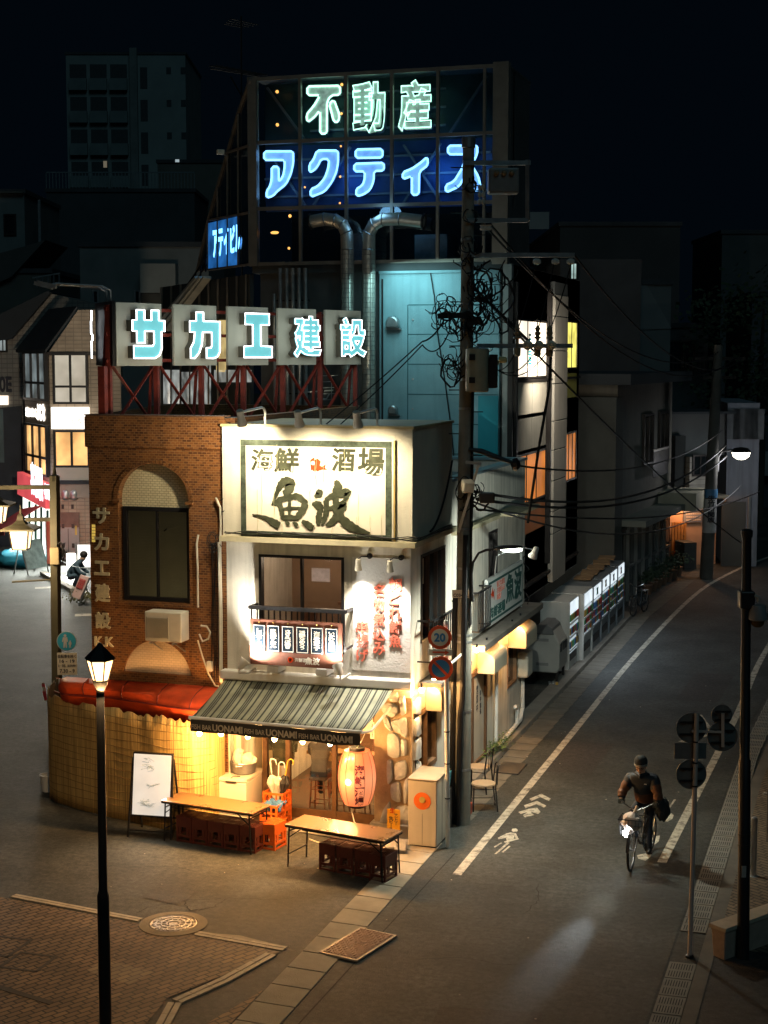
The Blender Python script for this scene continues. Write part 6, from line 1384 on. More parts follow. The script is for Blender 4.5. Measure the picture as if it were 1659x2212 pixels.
# chest freezer with a steel basin
FZ=thing('chest_freezer','white chest freezer standing in the corner left of the shop door','freezer',(-10.66,25.6,0)); x0,x1,y0,y1=-10.98,-10.40,25.22,26.0
fm=M('freezer white',(.66,.6,.5),.4,0,.07,3)
MB().box(x0,x1,y0,y1,.06,.80).build('freezer_body',fm,FZ,bevel=.02); MB().box(x0-.01,x1+.01,y0-.015,y1+.01,.805,.875).build('lid',fm,FZ,bevel=.02)
mb=MB(); mb.box(x0+.2,x0+.4,y0-.03,y0-.016,.8,.82); mb.tube([(x0+.3,y0-.02,.88),(x0+.3,y0+.1,.885),(x0+.42,y0+.12,.885)],.008,5); mb.box(x0+.05,x1-.05,y0+.05,y1-.05,.0,.059); mb.build('latch',m_dark,FZ)
BS=thing('steel_basin','dented steel basin heaped with plastic bags on the freezer','basin',(-10.6,25.62,.877)); c=V((-10.6,25.62,.877))
MB().lathe(c,[(.001,0),(.17,0),(.2,.02),(.24,.2),(.26,.21),(.255,.22),(.23,.2),(.19,.03),(.001,.02)],24).build('bowl',m_steel,BS,smooth=True); mb=MB(); mb.tube([c+V((-.24,-.03,.15)),c+V((-.29,-.03,.18)),c+V((-.29,.03,.18)),c+V((-.24,.03,.15))],.012,6); mb.tube([c+V((-.06,-.24,.16)),c+V((-.06,-.28,.18)),c+V((.06,-.28,.18)),c+V((.06,-.24,.16))],.012,6); mb.build('handle',m_steel,BS)
def crumple(c,r,sc,seed,name,m_,parent=None,lab=None,cat=None):
    bm=bmesh.new(); bmesh.ops.create_icosphere(bm,subdivisions=3,radius=1)
    for v in bm.verts:
        d=1+.28*mnoise.noise(v.co*2.2+V((seed,0,0)))+.12*mnoise.noise(v.co*6+V((0,seed,0))); v.co=V((v.co.x*sc[0]*r*d,v.co.y*sc[1]*r*d,v.co.z*sc[2]*r*d))+V(c)
    mb=MB(); bm.verts.ensure_lookup_table(); mb.add([v.co.copy() for v in bm.verts],[[v.index for v in f.verts] for f in bm.faces]); bm.free(); o=mb.build(name,m_,parent,smooth=True)
    if lab: tag(o,lab,cat)
    return o
pbm=M('translucent bag',(.68,.62,.5),.35,0,.08,6)
crumple(c+V((-.1,0,.27)),.13,(.9,.8,1.3),3,'plastic_bag',pbm,None,'left white plastic bag heaped in the steel basin','bag'); crumple(c+V((.08,.02,.24)),.15,(1,.9,.9),8,'plastic_bag',pbm,None,'right clear plastic bag heaped in the steel basin','bag')
# olive coat seen just behind the glass
t=thing('coat','dark olive coat hanging behind the glass beside the freezer','coat',(-10.12,26.3,1.0)); mb=MB()
mb.lathe((-10.12,26.35,0.9),[(.16,0),(.2,.1),(.22,.5),(.24,.85),(.2,1.0),(.1,1.12),(.06,1.18)],18); mb.build('coat_body',M('olive coat cloth',(.09,.075,.035),.9,0,.3,6,.5,14),t,smooth=True)
mb=MB(); mb.tube([(-10.33,26.35,1.85),(-10.38,26.33,1.5),(-10.36,26.3,1.15)],[.08,.075,.06],10); mb.tube([(-9.93,26.35,1.85),(-9.88,26.33,1.5),(-9.9,26.3,1.15)],[.08,.075,.06],10); mb.build('sleeve',_mats['olive coat cloth'],t,smooth=True)
# stools and seated customers behind the glass
def stool(lab,c):
    t=thing('bar_stool',lab,'stool',c,0,'bar stools behind the glass'); mb=MB()
    for x,y in((-.13,-.13),(.13,-.13),(.13,.13),(-.13,.13)): mb.tube([(x*1.15,y*1.15,0),(x*.9,y*.9,.62)],.016,6)
    for z in(.2,.45): mb.tube([(-.13,-.13,z),(.13,-.13,z),(.13,.13,z),(-.13,.13,z)],.01,5,closed=True)
    mb.build('stool_frame',M('stool wood',(.2,.08,.04),.5,0,.2,6),t,local=True); MB().cbox((0,0,.645),.32,.32,.05).build('seat',M('stool seat',(.1,.06,.04),.7),t,local=True,bevel=.012)
for x,lab in((-9.45,'bar stool under the seated customer behind the glass'),(-9.08,'middle bar stool behind the glass door'),(-8.68,'bar stool behind the red lantern'),): stool(lab,(x,26.42,.03))
def seated(lab,c,shirt,hairc,seedx=0):
    c=V(c); t=thing('person',lab,'person',c)
    J={'pel':(0,0,.70),'wst':(0,-.03,.9),'chs':(0,-.06,1.1),'nck':(0,-.09,1.32),'hd0':(0,-.12,1.40),'hd1':(0,-.14,1.56),
       'sl':(-.19,-.06,1.24),'el':(-.25,-.2,1.02),'hl':(-.12,-.4,1.05),'sr':(.19,-.06,1.24),'er':(.25,-.2,1.02),'hr':(.12,-.4,1.05),
       'pl':(-.1,0,.7),'kl':(-.12,-.40,.68),'al':(-.12,-.34,.28),'fl':(-.12,-.48,.24),'pr':(.1,0,.7),'kr':(.12,-.40,.68),'ar':(.12,-.34,.28),'fr':(.12,-.48,.24)}
    E=[('pel','wst'),('wst','chs'),('chs','nck'),('nck','hd0'),('hd0','hd1'),('chs','sl'),('sl','el'),('el','hl'),('chs','sr'),('sr','er'),('er','hr'),('pel','pl'),('pl','kl'),('kl','al'),('al','fl'),('pel','pr'),('pr','kr'),('kr','ar'),('ar','fr')]
    Rd={'pel':.15,'wst':.15,'chs':.16,'nck':.06,'hd0':.085,'hd1':.09,'sl':.075,'el':.055,'hl':.04,'sr':.075,'er':.055,'hr':.04,'pl':.1,'kl':.075,'al':.05,'fl':.04,'pr':.1,'kr':.075,'ar':.05,'fr':.04}
    J={k:tuple(c+V((v[0],-v[1],v[2]))) for k,v in J.items()}      # turned towards the counter, back to the street
    skin_body('body',J,E,Rd,[shirt,M('dark trousers',(.025,.025,.03),.8),M('skin',(.45,.27,.17),.55)],t,lambda q:(2 if q.z>c.z+1.34 or (q.y>c.y+.33 and q.z>c.z+.95) else 0 if q.z>c.z+.82 else 1))
    MB().ball(c+V((0,.11,1.55)),.105,12,8,(1,1.05,1.0)).build('hair',hairc,t,smooth=True)
bh=M('black hair',(.012,.01,.009),.6)
seated('person in a grey shirt on a stool behind the shop glass, back turned',(-9.45,26.42,.03),M('grey brown shirt',(.14,.11,.09),.85,0,.2,6),bh)
# glowing A-frame board
Pa=G((282,1806)); Pb=G((368,1812)); ua=(Pb-Pa); ua.z=0; L=ua.length; ua.normalize(); FA=Frame(Pa,ua)
AB=thing('lit_sign_stand','upright glowing white sign board on black legs before the reed screen','sign board',(Pa+Pb)/2)
z0=FA.q((275,1762))[1]; z1=FA.q((280,1630))[1]
tilt=lambda a,z,d=0:FA.P(a,z,d-.14*z)
mb=MB(); mb.hexa([tilt(0,z0,.02),tilt(L,z0,.02),tilt(L,z0,-.04),tilt(0,z0,-.04),tilt(0,z1,.02),tilt(L,z1,.02),tilt(L,z1,-.04),tilt(0,z1,-.04)]); mb.build('board_frame',m_black,AB,bevel=.01)
e=.025; f_=MB().hexa([tilt(e,z0+e,.028),tilt(L-e,z0+e,.028),tilt(L-e,z0+e,.021),tilt(e,z0+e,.021),tilt(e,z1-e,.028),tilt(L-e,z1-e,.028),tilt(L-e,z1-e,.021),tilt(e,z1-e,.021)]).build('light_face',emit('white light box',(1,.92,.80),.42,.06,3,(.3,.3,.28)),AB)
mb=MB(); random.seed(17)
def sketch(cx,cz,w,h,n):
    for k in range(n):
        x=cx+random.uniform(-w,w);z=cz+random.uniform(-h,h); q=[]; 
        for i in range(5): q.append(tilt(min(L-.05,max(.05,x+random.uniform(-.09,.09))),z+random.uniform(-.04,.04),.031))
        mb.tube(q,.0024,4)
sketch(L*.35,z1-.2,.12,.1,9); sketch(L*.5,z0+.55,.12,.05,4); sketch(L*.45,z0+.22,.14,.07,10); mb.build('board_drawing',M('pale green marker',(.30,.36,.32),.7),f_)
mb=MB()
for a in(.0,L): mb.bar(tilt(a,z1-.1,0),FA.P(a-(.03 if a==0 else -.03),0,.05),.03); mb.bar(tilt(a,z1-.1,-.03),FA.P(a,0,-.55),.03)
mb.bar(FA.P(0,.12,.03),FA.P(L,.12,.03),.025); mb.bar(FA.P(0,.25,-.4),FA.P(L,.25,-.4),.025); mb.build('leg',m_black,AB)
light('AREA','board_glow',tilt(L/2,(z0+z1)/2,.12),14,(1,.86,.66),AB,.6,to=tilt(L/2,(z0+z1)/2,2))
# big paper lantern
lb=ZB(1180,455); lc=plane(lb,(0,25.05,0),V((0,-1,0))); print('lantern',lc)
LT=thing('paper_lantern','large glowing red paper lantern hanging at the shopfront','lantern',lc)
sc_=3400/((lc-CAM).dot(_f)); hL=(ZB(0,690)[1]-ZB(0,240)[1])/sc_; rL=(ZB(1335,0)[0]-ZB(1020,0)[0])/2/sc_
def lantmat():
    m=bpy.data.materials.new('glowing lantern paper'); m.use_nodes=True; n=m.node_tree.nodes; l=m.node_tree.links; b=n['Principled BSDF']; tc=n.new('ShaderNodeTexCoord'); sp=n.new('ShaderNodeSeparateXYZ'); l.new(tc.outputs['Object'],sp.inputs[0])
    cr=n.new('ShaderNodeValToRGB'); mr=n.new('ShaderNodeMapRange'); mr.inputs['From Min'].default_value=-hL/2; mr.inputs['From Max'].default_value=hL/2; l.new(sp.outputs['Z'],mr.inputs['Value']); l.new(mr.outputs[0],cr.inputs[0])
    e=cr.color_ramp.elements; e[0].color=(1,.24,.08,1); e[1].color=(1,.2,.06,1); k=e.new(.5); k.color=(1,.42,.19,1)
    l.new(cr.outputs[0],b.inputs['Emission Color']); b.inputs['Base Color'].default_value=(.45,.11,.05,1); b.inputs['Emission Strength'].default_value=.52; b.inputs['Roughness'].default_value=.35; b.inputs['Coat Weight'].default_value=.4
    return m
lm=lantmat(); prof=[]; N=28
for i in range(N+1):
    t=i/N; z=-hL/2+hL*t; s=math.sin(math.pi*(.13+.74*t))**.42; prof.append((rL*s*(1+.008*(i%2)),z))
MB().lathe(lc,prof,28).build('paper_body',lm,LT,smooth=True)
MB().lathe(lc,[(rL*.42,hL/2-.02),(rL*.42,hL/2+.05),(rL*.36,hL/2+.05),(.001,hL/2+.04)],20).build('top_ring',m_black,LT); MB().lathe(lc,[(rL*.42,-hL/2+.02),(rL*.42,-hL/2-.06),(rL*.3,-hL/2-.06),(.001,-hL/2-.05)],20).build('bottom_ring',m_black,LT)
mb=MB()
for k in range(12):
    a=k*math.pi/6+.2; mb.tube([lc+V((r_*1.012*math.cos(a),r_*1.012*math.sin(a),z)) for r_,z in prof[1::3]],.0035,4)
mb.build('rib_line',M('dark red rib',(.3,.03,.01),.6),LT)
mb=MB()
for i,ch in enumerate('海鮮酒場'):
    a=-math.pi/2-YAW*0+math.radians(38)-YAW*-.0; z=hL*.30-i*hL*.2
    an=math.radians(-90+34-8); nrm=V((math.cos(an),math.sin(an),0)); uu=V((-math.sin(an),math.cos(an),0)); vs,fs=text_mesh(ch,bold=.035,depth=1,res=3)
    xa=min(p[0] for p in vs);xb=max(p[0] for p in vs);ya=min(p[1] for p in vs);yb=max(p[1] for p in vs); w=rL*.55;h=hL*.19; o=[]
    for p in vs:
        x=(p[0]-xa)/(xb-xa)*w-w/2; zz=z-h+(p[1]-ya)/(yb-ya)*h; t=(zz+hL/2)/hL; rr=rL*math.sin(math.pi*(.13+.74*t))**.42+.006+p[2]*.006; th=an+x/rL; o.append(lc+V((rr*math.cos(th),rr*math.sin(th),zz)))
    mb.add(o,fs)
mb.build('lettering',M('lantern ink',(.10,.01,.02),.6),LT)
mb=MB(); mb.tube([lc+V((0,0,hL/2+.04)),lc+V((.12,-.1,hL/2+.2)),lc+V((.16,.2,hL/2+.45))],.008,5); mb.tube([lc+V((-.1,-.05,-hL/2-.05)),lc+V((-.02,-.1,-hL/2-.3)),lc+V((.06,-.06,-hL/2-.4)),lc+V((.08,0,-lc.z+.05))],.01,5); mb.build('cord',m_whitem,LT)
light('POINT','lantern_glow',lc+V((-.1,-rL-.12,0)),26,(1,.42,.14),LT,.25)
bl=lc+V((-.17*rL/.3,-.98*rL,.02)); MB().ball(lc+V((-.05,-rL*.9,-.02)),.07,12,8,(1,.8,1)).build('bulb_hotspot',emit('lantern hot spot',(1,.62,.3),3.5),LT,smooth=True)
# yellow beer sign leaning on the stones
a=ZA(185,1465); p0=plane(ZA(178,1680),(0,25.2,0),V((0,-1,0))); p1=plane(ZA(250,1465),(0,25.2,0),V((0,-1,0))); FY=Frame((0,25.22,0),(1,0,0))
YS=thing('banner_sign','narrow yellow sign with black lettering propped on the stone pillar','sign',(p0.x,25.22,p0.z)); MB().fbox(FY,p0.x,p0.x+.23,p0.z,p1.z,-.01,0).build('sign_plate',M('yellow plate',(.75,.36,.02),.45,0,.08,4),YS)
h=p1.z-p0.z; mb=MB(); put_text(mb,'サントリー'.replace('ー','｜'),FY.P(p0.x+.125,p0.z+h*.3,.001),FY.u,(0,0,1),.07,h*.52,bold=.03,depth=.003,vertical=True); put_text(mb,'生ビール'.replace('ー','｜'),FY.P(p0.x+.03,p0.z+h*.06,.001),FY.u,(0,0,1),.085,h*.62,bold=.03,depth=.003,vertical=True); mb.build('lettering',_mats['ink'],YS)
mb=MB(); put_text(mb,'生',FY.P(p0.x+.05,p0.z+h*.83,.001),FY.u,(0,0,1),.09,.09,bold=.03,depth=.003); mb.build('emblem',red,YS)
MB().bar((p0.x+.1,25.23,p0.z),(p0.x+.1,25.35,.26),.02).build('prop_leg',m_dark,YS)
# flat stones and cables on the ground by the pillar
t=thing('ground_cable','loose pale cable snaking over the ground by the stone pillar','cable',(-7.6,25,0)); mb=MB(); mb.tube(curve([(-8.0,25.3),(-7.85,24.95),(-7.6,24.8),(-7.55,25.0),(-7.4,25.15)],6),.012,5); mb.tube([p+V((0,0,.01)) for p in curve([(-9.1,24.9),(-8.8,24.75),(-8.5,24.85),(-8.3,24.7)],6)],.01,5); mb.build('cable',m_cream,t)
for c,s,r_,lab in(((-7.42,24.78),(.5,.2),-75,'flat broken kerb stone in front of the cabinet'),((-7.62,24.9),(.55,.22),-70,'second flat kerb stone beside the pillar plinth')):
    tag(MB().cbox((c[0],c[1],.05),s[0],s[1],.09,R(r_)).build('kerb_stone',m_conc,bevel=.02),lab,'stone')
t=thing('bucket','white plastic bucket by the left end of the reed screen','bucket',G((104,1708))); c=G((104,1708)); MB().lathe(c,[(.001,0),(.12,0),(.15,.3),(.16,.3),(.16,.32),(.145,.32),(.11,.03),(.001,.02)],18).build('bucket_shell',m_whitem,t,smooth=True)
# flags at the left end of the awning
t=thing('bunting','small red and white paper flags strung at the left end of the red awning','flags',(-14.6,26,2)); mb=MB(); random.seed(23)
for k in range(9):
    p=V((-14.75+.06*k,25.8-.1*k,2.2+.05*math.sin(k))); mb.cur=k%2; mb.poly([p,p+V((.09,-.05,.02)),p+V((.1,-.02,-.14)),p+V((.02,.03,-.16))])
mb.cur=0; mb.build('paper_flag',[M('flag red',(.5,.05,.07),.7),m_whitem],t,fix=False)
# ================================================================== VENDING MACHINES
vm=M('vending white',(.62,.61,.58),.45,.1,.08,2,stain=.2); vg=M('vending grey',(.24,.26,.28),.45,.1,.12,2)
vl=emit('vending light box',(.82,.93,1),.62,.15,4); vp=emit('vending display',(.72,.84,.9),.42,.3,6)
FV=Frame((-7.38,0,0),(0,1,0))
random.seed(41)
labs=['nearest vending machine, wider, set at the open end beside the recycling bin','second vending machine from the near end with a bright plain display','third vending machine in the row with a green mark on its light box','fourth vending machine in the row with an orange mark on its light box','fifth vending machine in the row with a dark mark on its light box','farthest vending machine beside the parked bicycle']
ys=[40.3,41.75,43.25,44.75,46.2,47.65,49.1]
cans=[M('can red',(.5,.06,.05),.3),M('can green',(.1,.35,.15),.3),M('can amber',(.5,.3,.06),.3),M('can blue',(.08,.2,.45),.3),M('can dark',(.1,.07,.05),.3)]
for i in range(6):
    y0,y1=ys[i]+.03,ys[i+1]-.03; H_=1.9+.02*(i%2); back=-8.25; fr_d=(-.0 if i else -.12)
    t=thing('vending_machine',labs[i],'vending machine',(-7.8,(y0+y1)/2,0),0,'vending machines along the kerb')
    MB().box(back,-7.38+fr_d,y0,y1,.06,H_).build('cabinet_body',vm if i<2 else vg,t,bevel=.015)
    MB().box(back+.02,-7.42+fr_d,y0+.03,y1-.03,.0,.06).build('plinth',m_dark,t)
    d=fr_d
    lbx=MB().fbox(FV,y0+.06,y1-.06,H_-.38,H_-.05,d+.002,d+.02).build('light_box',vl,t)
    if i>=2:
        mb=MB(); c=(y0+y1)/2; 
        for q in([(-.12,-.1),(.12,-.1),(.07,0),(.12,.1),(-.12,.1),(-.07,0)],): mb.prism([FV.P(c+x*1.4,H_-.215+z,d+.021) for x,z in q],FV.n*.004)
        mb.build('box_emblem',[cans[1],cans[2],cans[4],cans[0]][i-2],lbx)
    dsp=MB().fbox(FV,y0+.06,y1-.06 if i==0 else y1-.12,.72 if i!=0 else .5,H_-.42,d+.002,d+.012).build('display_window',vp,t)
    mb=MB(); rows=3
    for r_ in range(rows):
        z=.78+(H_-1.28)*r_/rows if i else .58+.36*r_
        for k in range(8): 
            y=y0+.14+(y1-y0-.3)*k/7; mb.cur=random.randrange(5); mb.cyl(FV.P(y,z+.06,d+.016),FV.P(y,z+.24,d+.016),.04,n=7)
    mb.cur=0; mb.build('drink_row',cans,dsp)
    mb=MB()
    for r_ in range(rows): z=.76+(H_-1.28)*r_/rows if i else .56+.36*r_; mb.fbox(FV,y0+.06,y1-.06,z,z+.035,d+.013,d+.05)
    mb.fbox(FV,y0,y0+.055,.1,H_-.03,d+.001,d+.035); mb.fbox(FV,y1-.055,y1,.1,H_-.03,d+.001,d+.035); mb.build('door_frame',vg if i>1 else vm,t)
    mb=MB(); mb.fbox(FV,y0+.25,y1-.3,.3,.5,d+.001,d+.02); mb.fbox(FV,y1-.28,y1-.1,.75,1.0,d+.013,d+.03); mb.build('delivery_slot',m_black,t)
    light('AREA','display_light',FV.P((y0+y1)/2,1.35,d+.16),(12.0 if i<3 else 6),(.75,.88,1),t,.7,to=FV.P((y0+y1)/2,.9,d+2))
mb=MB(); random.seed(5)
for k in range(5): mb.cbox((-7.85,44.6+k*1.0,1.97+.02*k),.5,.8,.05,random.uniform(-.2,.2))
tag(mb.build('cardboard',M('flattened cardboard',(.3,.18,.09),.8)),'flattened brown cardboard lying on top of the vending machines','cardboard')
# recycling bin with a bevelled hood
t=thing('recycling_bin','big grey recycling bin with sloped hood beside the first vending machine','bin',(-7.8,39.3,0))
gb=M('grey bin plastic',(.44,.42,.38),.5,0,.08,2.5)
def oct_(y,ins,z0,z1,x0=-8.28,x1=-7.42): return [(x0+.06,y,z0),(x1-.06,y,z0),(x1,y,z0+.12),(x1,y,z1-.42),(x1-.2,y,z1-.06),(x0+.2,y,z1-.06),(x0,y,z1-.42),(x0,y,z0+.12)]
MB().prism(oct_(38.75,0,.32,1.5),(0,1.05,0)).build('bin_shell',gb,t,bevel=.04)
mb=MB(); mb.prism([(x,38.72,z) for x,z in((-8.14,1.30),(-7.56,1.30),(-7.62,1.46),(-7.74,1.56),(-7.96,1.56),(-8.08,1.46))],(0,1.12,0)); mb.build('bin_hood',M('dark grey hood',(.15,.15,.15),.5,0,.1,3),t,bevel=.02)
mb=MB(); mb.box(-8.02,-7.7,38.735,38.75,1.12,1.2); mb.box(-8.02,-7.7,38.735,38.75,.5,.58); mb.build('panel_slot',M('bin slot',(.25,.24,.23),.6),t)
mb=MB()
for y in(38.95,39.3,39.6): mb.box(-7.45,-7.405,y-.1,y+.1,.85,1.05)
mb.build('bottle_hole',m_black,t)
mb=MB()
for x in(-8.2,-7.5):
    for y in(38.85,39.7): mb.box(x-.03,x+.03,y-.03,y+.03,0,.34)
mb.build('bin_leg',m_dark,t)
for k,(x,y) in enumerate(((-7.62,38.5),(-7.54,38.52),(-7.42,38.45))): tag(MB().lathe((x,y,.0),[(.028,0),(.033,.01),(.033,.15),(.027,.16),(.001,.158)],12).build('drink_can',[m_steel,m_steel,cans[2]][k],smooth=True),['left silver can standing on the ground by the recycling bin','middle silver can standing on the ground by the recycling bin','amber can standing on the ground nearest the road by the recycling bin'][k],'can','cans by the recycling bin')
# ------------------------------------------------------------------ bicycles
chrome=M('bicycle chrome',(.6,.6,.6),.2,.95,.08,6); bfr=M('bicycle frame paint',(.03,.045,.06),.35,.3,.1,5); tyre=M('tyre rubber',(.012,.012,.012),.8)
def bicycle(lab,loc,rz,light_on,basket_=True,steer=0.0,lean=0.0):
    """built along -Y (front wheel at y=0, rear at y=1.06)"""
    t=thing('bicycle',lab,'bicycle',loc,rz); r=.335
    Rw=Matrix.Rotation(steer,3,'Z')
    def wheel(y,rot):
        c=V((0,y,r)); tf=lambda p:(rot@(V(p)))+c
        n=30; mb=MB(); mb.tube([tf((0,r*.965*math.cos(6.2832*i/n),r*.965*math.sin(6.2832*i/n))) for i in range(n)],.022,7,closed=True); w=mb.build('wheel',tyre,t,local=True,smooth=True)
        mb=MB(); mb.tube([tf((0,r*.9*math.cos(6.2832*i/n),r*.9*math.sin(6.2832*i/n))) for i in range(n)],.014,6,closed=True)
        for k in range(18):
            a=6.2832*k/18; mb.tube([tf((.02*(-1)**k,.02*math.cos(a+.6),.02*math.sin(a+.6))),tf((0,r*.9*math.cos(a),r*.9*math.sin(a)))],.0025,3)
        mb.tube([tf((-.045,0,0)),tf((.045,0,0))],.02,8); ri=mb.build('rim',chrome,w,local=True)
    wheel(0,Rw); wheel(1.06,Matrix.Identity(3))
    mb=MB(); mb.tube([(0,.30,.78),(0,.20,.60),(0,.42,.36),(0,.62,.28)],.02,8); mb.tube([(0,.62,.28),(0,.78,.78),(0,.79,.84)],.018,8)
    for s in(-1,1): mb.tube([(s*.03,.62,.28),(s*.055,1.06,r)],.012,6); mb.tube([(s*.02,.75,.68),(s*.055,1.06,r)],.011,6)
    mb.build('frame',bfr,t,local=True,smooth=True)
    mb=MB(); hd=V((0,.26,.80)); mb.tube([hd+Rw@V((0,0,-.15)),hd+Rw@V((0,.01,.12))],.018,8)
    for s in(-1,1): mb.tube([hd+Rw@V((s*.02,-.02,-.16)),hd+Rw@V((s*.055,-.06,-.25)),Rw@V((s*.055,0,0))+V((0,0,r))],.013,6)
    mb.build('fork',chrome,t,local=True)
    mb=MB(); mb.tube([hd+Rw@V(p) for p in((-.30,.16,.22),(-.24,.02,.24),(-.1,-.03,.17),(0,-.02,.13),(.1,-.03,.17),(.24,.02,.24),(.30,.16,.22))],.012,7); hb=mb.build('handlebar',chrome,t,local=True,smooth=True)
    for s in(-1,1): MB().tube([hd+Rw@V((s*.30,.16,.22)),hd+Rw@V((s*.265,.07,.235))],.017,8).build('grip',m_black,hb,local=True)
    mb=MB(); mb.ball((0,.82,.87),.1,14,8,(.95,1.35,.4)); mb.build('saddle',m_black,t,local=True,smooth=True)
    mb=MB()
    for k in(0,1):
        y=.0 if k==0 else 1.06; rot=Rw if k==0 else Matrix.Identity(3); rows=[]
        for i in range(13):
            a=R(20 if k==0 else -20)+R(150)*i/12; rows.append([rot@V((x,(r+.035)*math.cos(a)*(-1 if k==0 else 1)*-1,0))+V((0,y,r+(r+.035)*math.sin(a))) for x in(-.028,.0,.028)])
        mb.grid(rows)
    mb.build('mudguard',chrome,t,local=True,solid=.004,fix=False)
    mb=MB(); mb.tube([(-.05,.62,.28),(.05,.62,.28)],.03,8); mb.bar((.06,.62,.28),(.075,.66,.12),.02); mb.bar((-.06,.62,.28),(-.075,.58,.44),.02); mb.cbox((.12,.66,.12),.1,.09,.02); mb.cbox((-.12,.58,.44),.1,.09,.02); mb.build('crank',m_dark,t,local=True)
    MB().hexa([(.03,.56,.22),(.05,.56,.22),(.05,1.1,.30),(.03,1.1,.30),(.03,.56,.34),(.05,.56,.34),(.05,1.1,.38),(.03,1.1,.38)]).build('chain_case',bfr,t,local=True)
    mb=MB()
    for s in(-1,1): mb.tube([(s*.06,.84,.72),(s*.06,1.25,.72)],.008,5); mb.tube([(s*.06,1.2,.72),(s*.05,1.06,r)],.008,5)
    for y in(.9,1.02,1.14,1.25): mb.tube([(-.06,y,.72),(.06,y,.72)],.007,5)
    mb.build('rear_rack',m_steel,t,local=True)
    if basket_:
        mb=MB(); c=hd+Rw@V((0,-.25,-.06)); bw,bd,bh=.225,.17,.27
        B=lambda x,y,z:c+Rw@V((x*(1-.16*(1-z)),y*(1-.16*(1-z)),(z-.5)*bh))
        for z in(0,.33,.66,1): mb.tube([B(-bw,-bd,z),B(bw,-bd,z),B(bw,bd,z),B(-bw,bd,z)],.008 if z==1 else .004,5,closed=True)
        for i in range(9):
            x=-bw+2*bw*i/8
            for y in(-bd,bd): mb.tube([B(x,y,0),B(x,y,1)],.0035,4)
            mb.tube([B(x,-bd,0),B(x,bd,0)],.0035,4)
        for i in range(1,6):
            y=-bd+2*bd*i/6
            for x in(-bw,bw): mb.tube([B(x,y,0),B(x,y,1)],.0035,4)
        mb.build('basket',m_black,t,local=True)
    hl=V((-.06,-.06,.64)) ; hl=Rw@hl
    MB().lathe(hl,[(.02,-.05),(.04,-.02),(.045,.02),(.04,.03)],12,axis=Rw@V((0,-1,-.12))).build('headlight',m_black,t,local=True)
    if light_on:
        h=[o for o in t.children if o.name.startswith('headlight')][0]
        MB().lathe(hl+Rw@V((0,-.032,-.003)),[(.066,-.004),(.066,.004),(.04,.022),(.001,.028)],14,axis=Rw@V((0,-1,-.12))).build('lens',emit('headlight lens',(.9,.97,1),90),h,local=True)
    return t,hl
fw_=V((-3.56,24.92,0)); rw_=V((-3.40,25.97,0)); dv=(rw_-fw_).normalized(); rzb=math.atan2(dv.y,dv.x)-math.pi/2
bike,hl=bicycle('city bicycle with lit headlight and wire basket ridden towards the viewer','%s'and fw_,rzb,True,True,R(7))
bm=parent_matrix(bike); hw=bm@hl
head=hw+V((-.02,-.09,-.01))
light('SPOT','headlight_beam',head,210,(.82,.94,1),bike,.02,to=G((1222,2040)),spot=12.5,blend=1.0)
light('SPOT','headlight_beam',head,26,(.92,.97,.8),bike,.03,to=G((1285,1960)),spot=24,blend=1.0)
# bag in the basket
bc=bm@V((0,-.0,.80)); crumple(bc+V((0,0,.0)),.15,(1.05,.95,1.05),5,'shopping_bag',M('pinkish white bag',(.62,.5,.42),.5,0,.1,8),None,'pinkish white plastic shopping bag in the bicycle basket','bag')
tag(MB().tube([bm@V(p) for p in((.02,.02,.92),(.05,.04,1.0),(.08,.05,1.06))],[.035,.02,.03],8).build('bag_knot',_mats['pinkish white bag'],smooth=True),None,None); kn=[o for o in bpy.data.objects if o.name.startswith('bag_knot')][0]; kn.parent=[o for o in bpy.data.objects if o.name.startswith('shopping_bag')][0]
# the rider
def wpt(x,y,z): return tuple(bm@V((x,y,z)))
RD=thing('person','person in dark cap, two tone padded jacket and gloves riding the bicycle','person',bm@V((0,.82,0)),0)
J={'pel':(0,.80,.95),'wst':(0,.74,1.10),'chs':(0,.62,1.30),'sho':(0,.57,1.40),'nck':(.0,.53,1.47),'hd0':(.0,.49,1.54),'hd1':(.0,.47,1.66),
 'sl':(-.19,.57,1.38),'el':(-.30,.46,1.16),'wl':(-.30,.38,1.06),'hl':(-.30,.34,1.02),'sr':(.19,.57,1.38),'er':(.30,.47,1.16),'wr':(.30,.40,1.06),'hr':(.30,.36,1.02),
 'pl':(-.09,.76,.93),'kl':(-.14,.42,.82),'al':(-.12,.52,.50),'fl':(-.13,.40,.45),'pr':(.09,.76,.93),'kr':(.15,.45,.62),'ar':(.13,.63,.20),'fr':(.14,.50,.15)}
E_=[('pel','wst'),('wst','chs'),('chs','sho'),('sho','nck'),('nck','hd0'),('hd0','hd1'),('sho','sl'),('sl','el'),('el','wl'),('wl','hl'),('sho','sr'),('sr','er'),('er','wr'),('wr','hr'),('pel','pl'),('pl','kl'),('kl','al'),('al','fl'),('pel','pr'),('pr','kr'),('kr','ar'),('ar','fr')]
Rd={'pel':.13,'wst':.13,'chs':.14,'sho':.10,'nck':.05,'hd0':.072,'hd1':.078,'sl':.06,'el':.045,'wl':.034,'hl':.036,'sr':.06,'er':.045,'wr':.034,'hr':.036,'pl':.085,'kl':.065,'al':.045,'fl':.04,'pr':.085,'kr':.065,'ar':.045,'fr':.04}
sk=M('face skin',(.75,.45,.29),.5,0,.06,20); glv=M('dark gloves',(.035,.045,.04),.8,0,.2,20); trs=M('dark jeans',(.02,.024,.03),.85,0,.2,8); sho=M('black shoes',(.01,.01,.01),.5)
inv=bm.inverted()
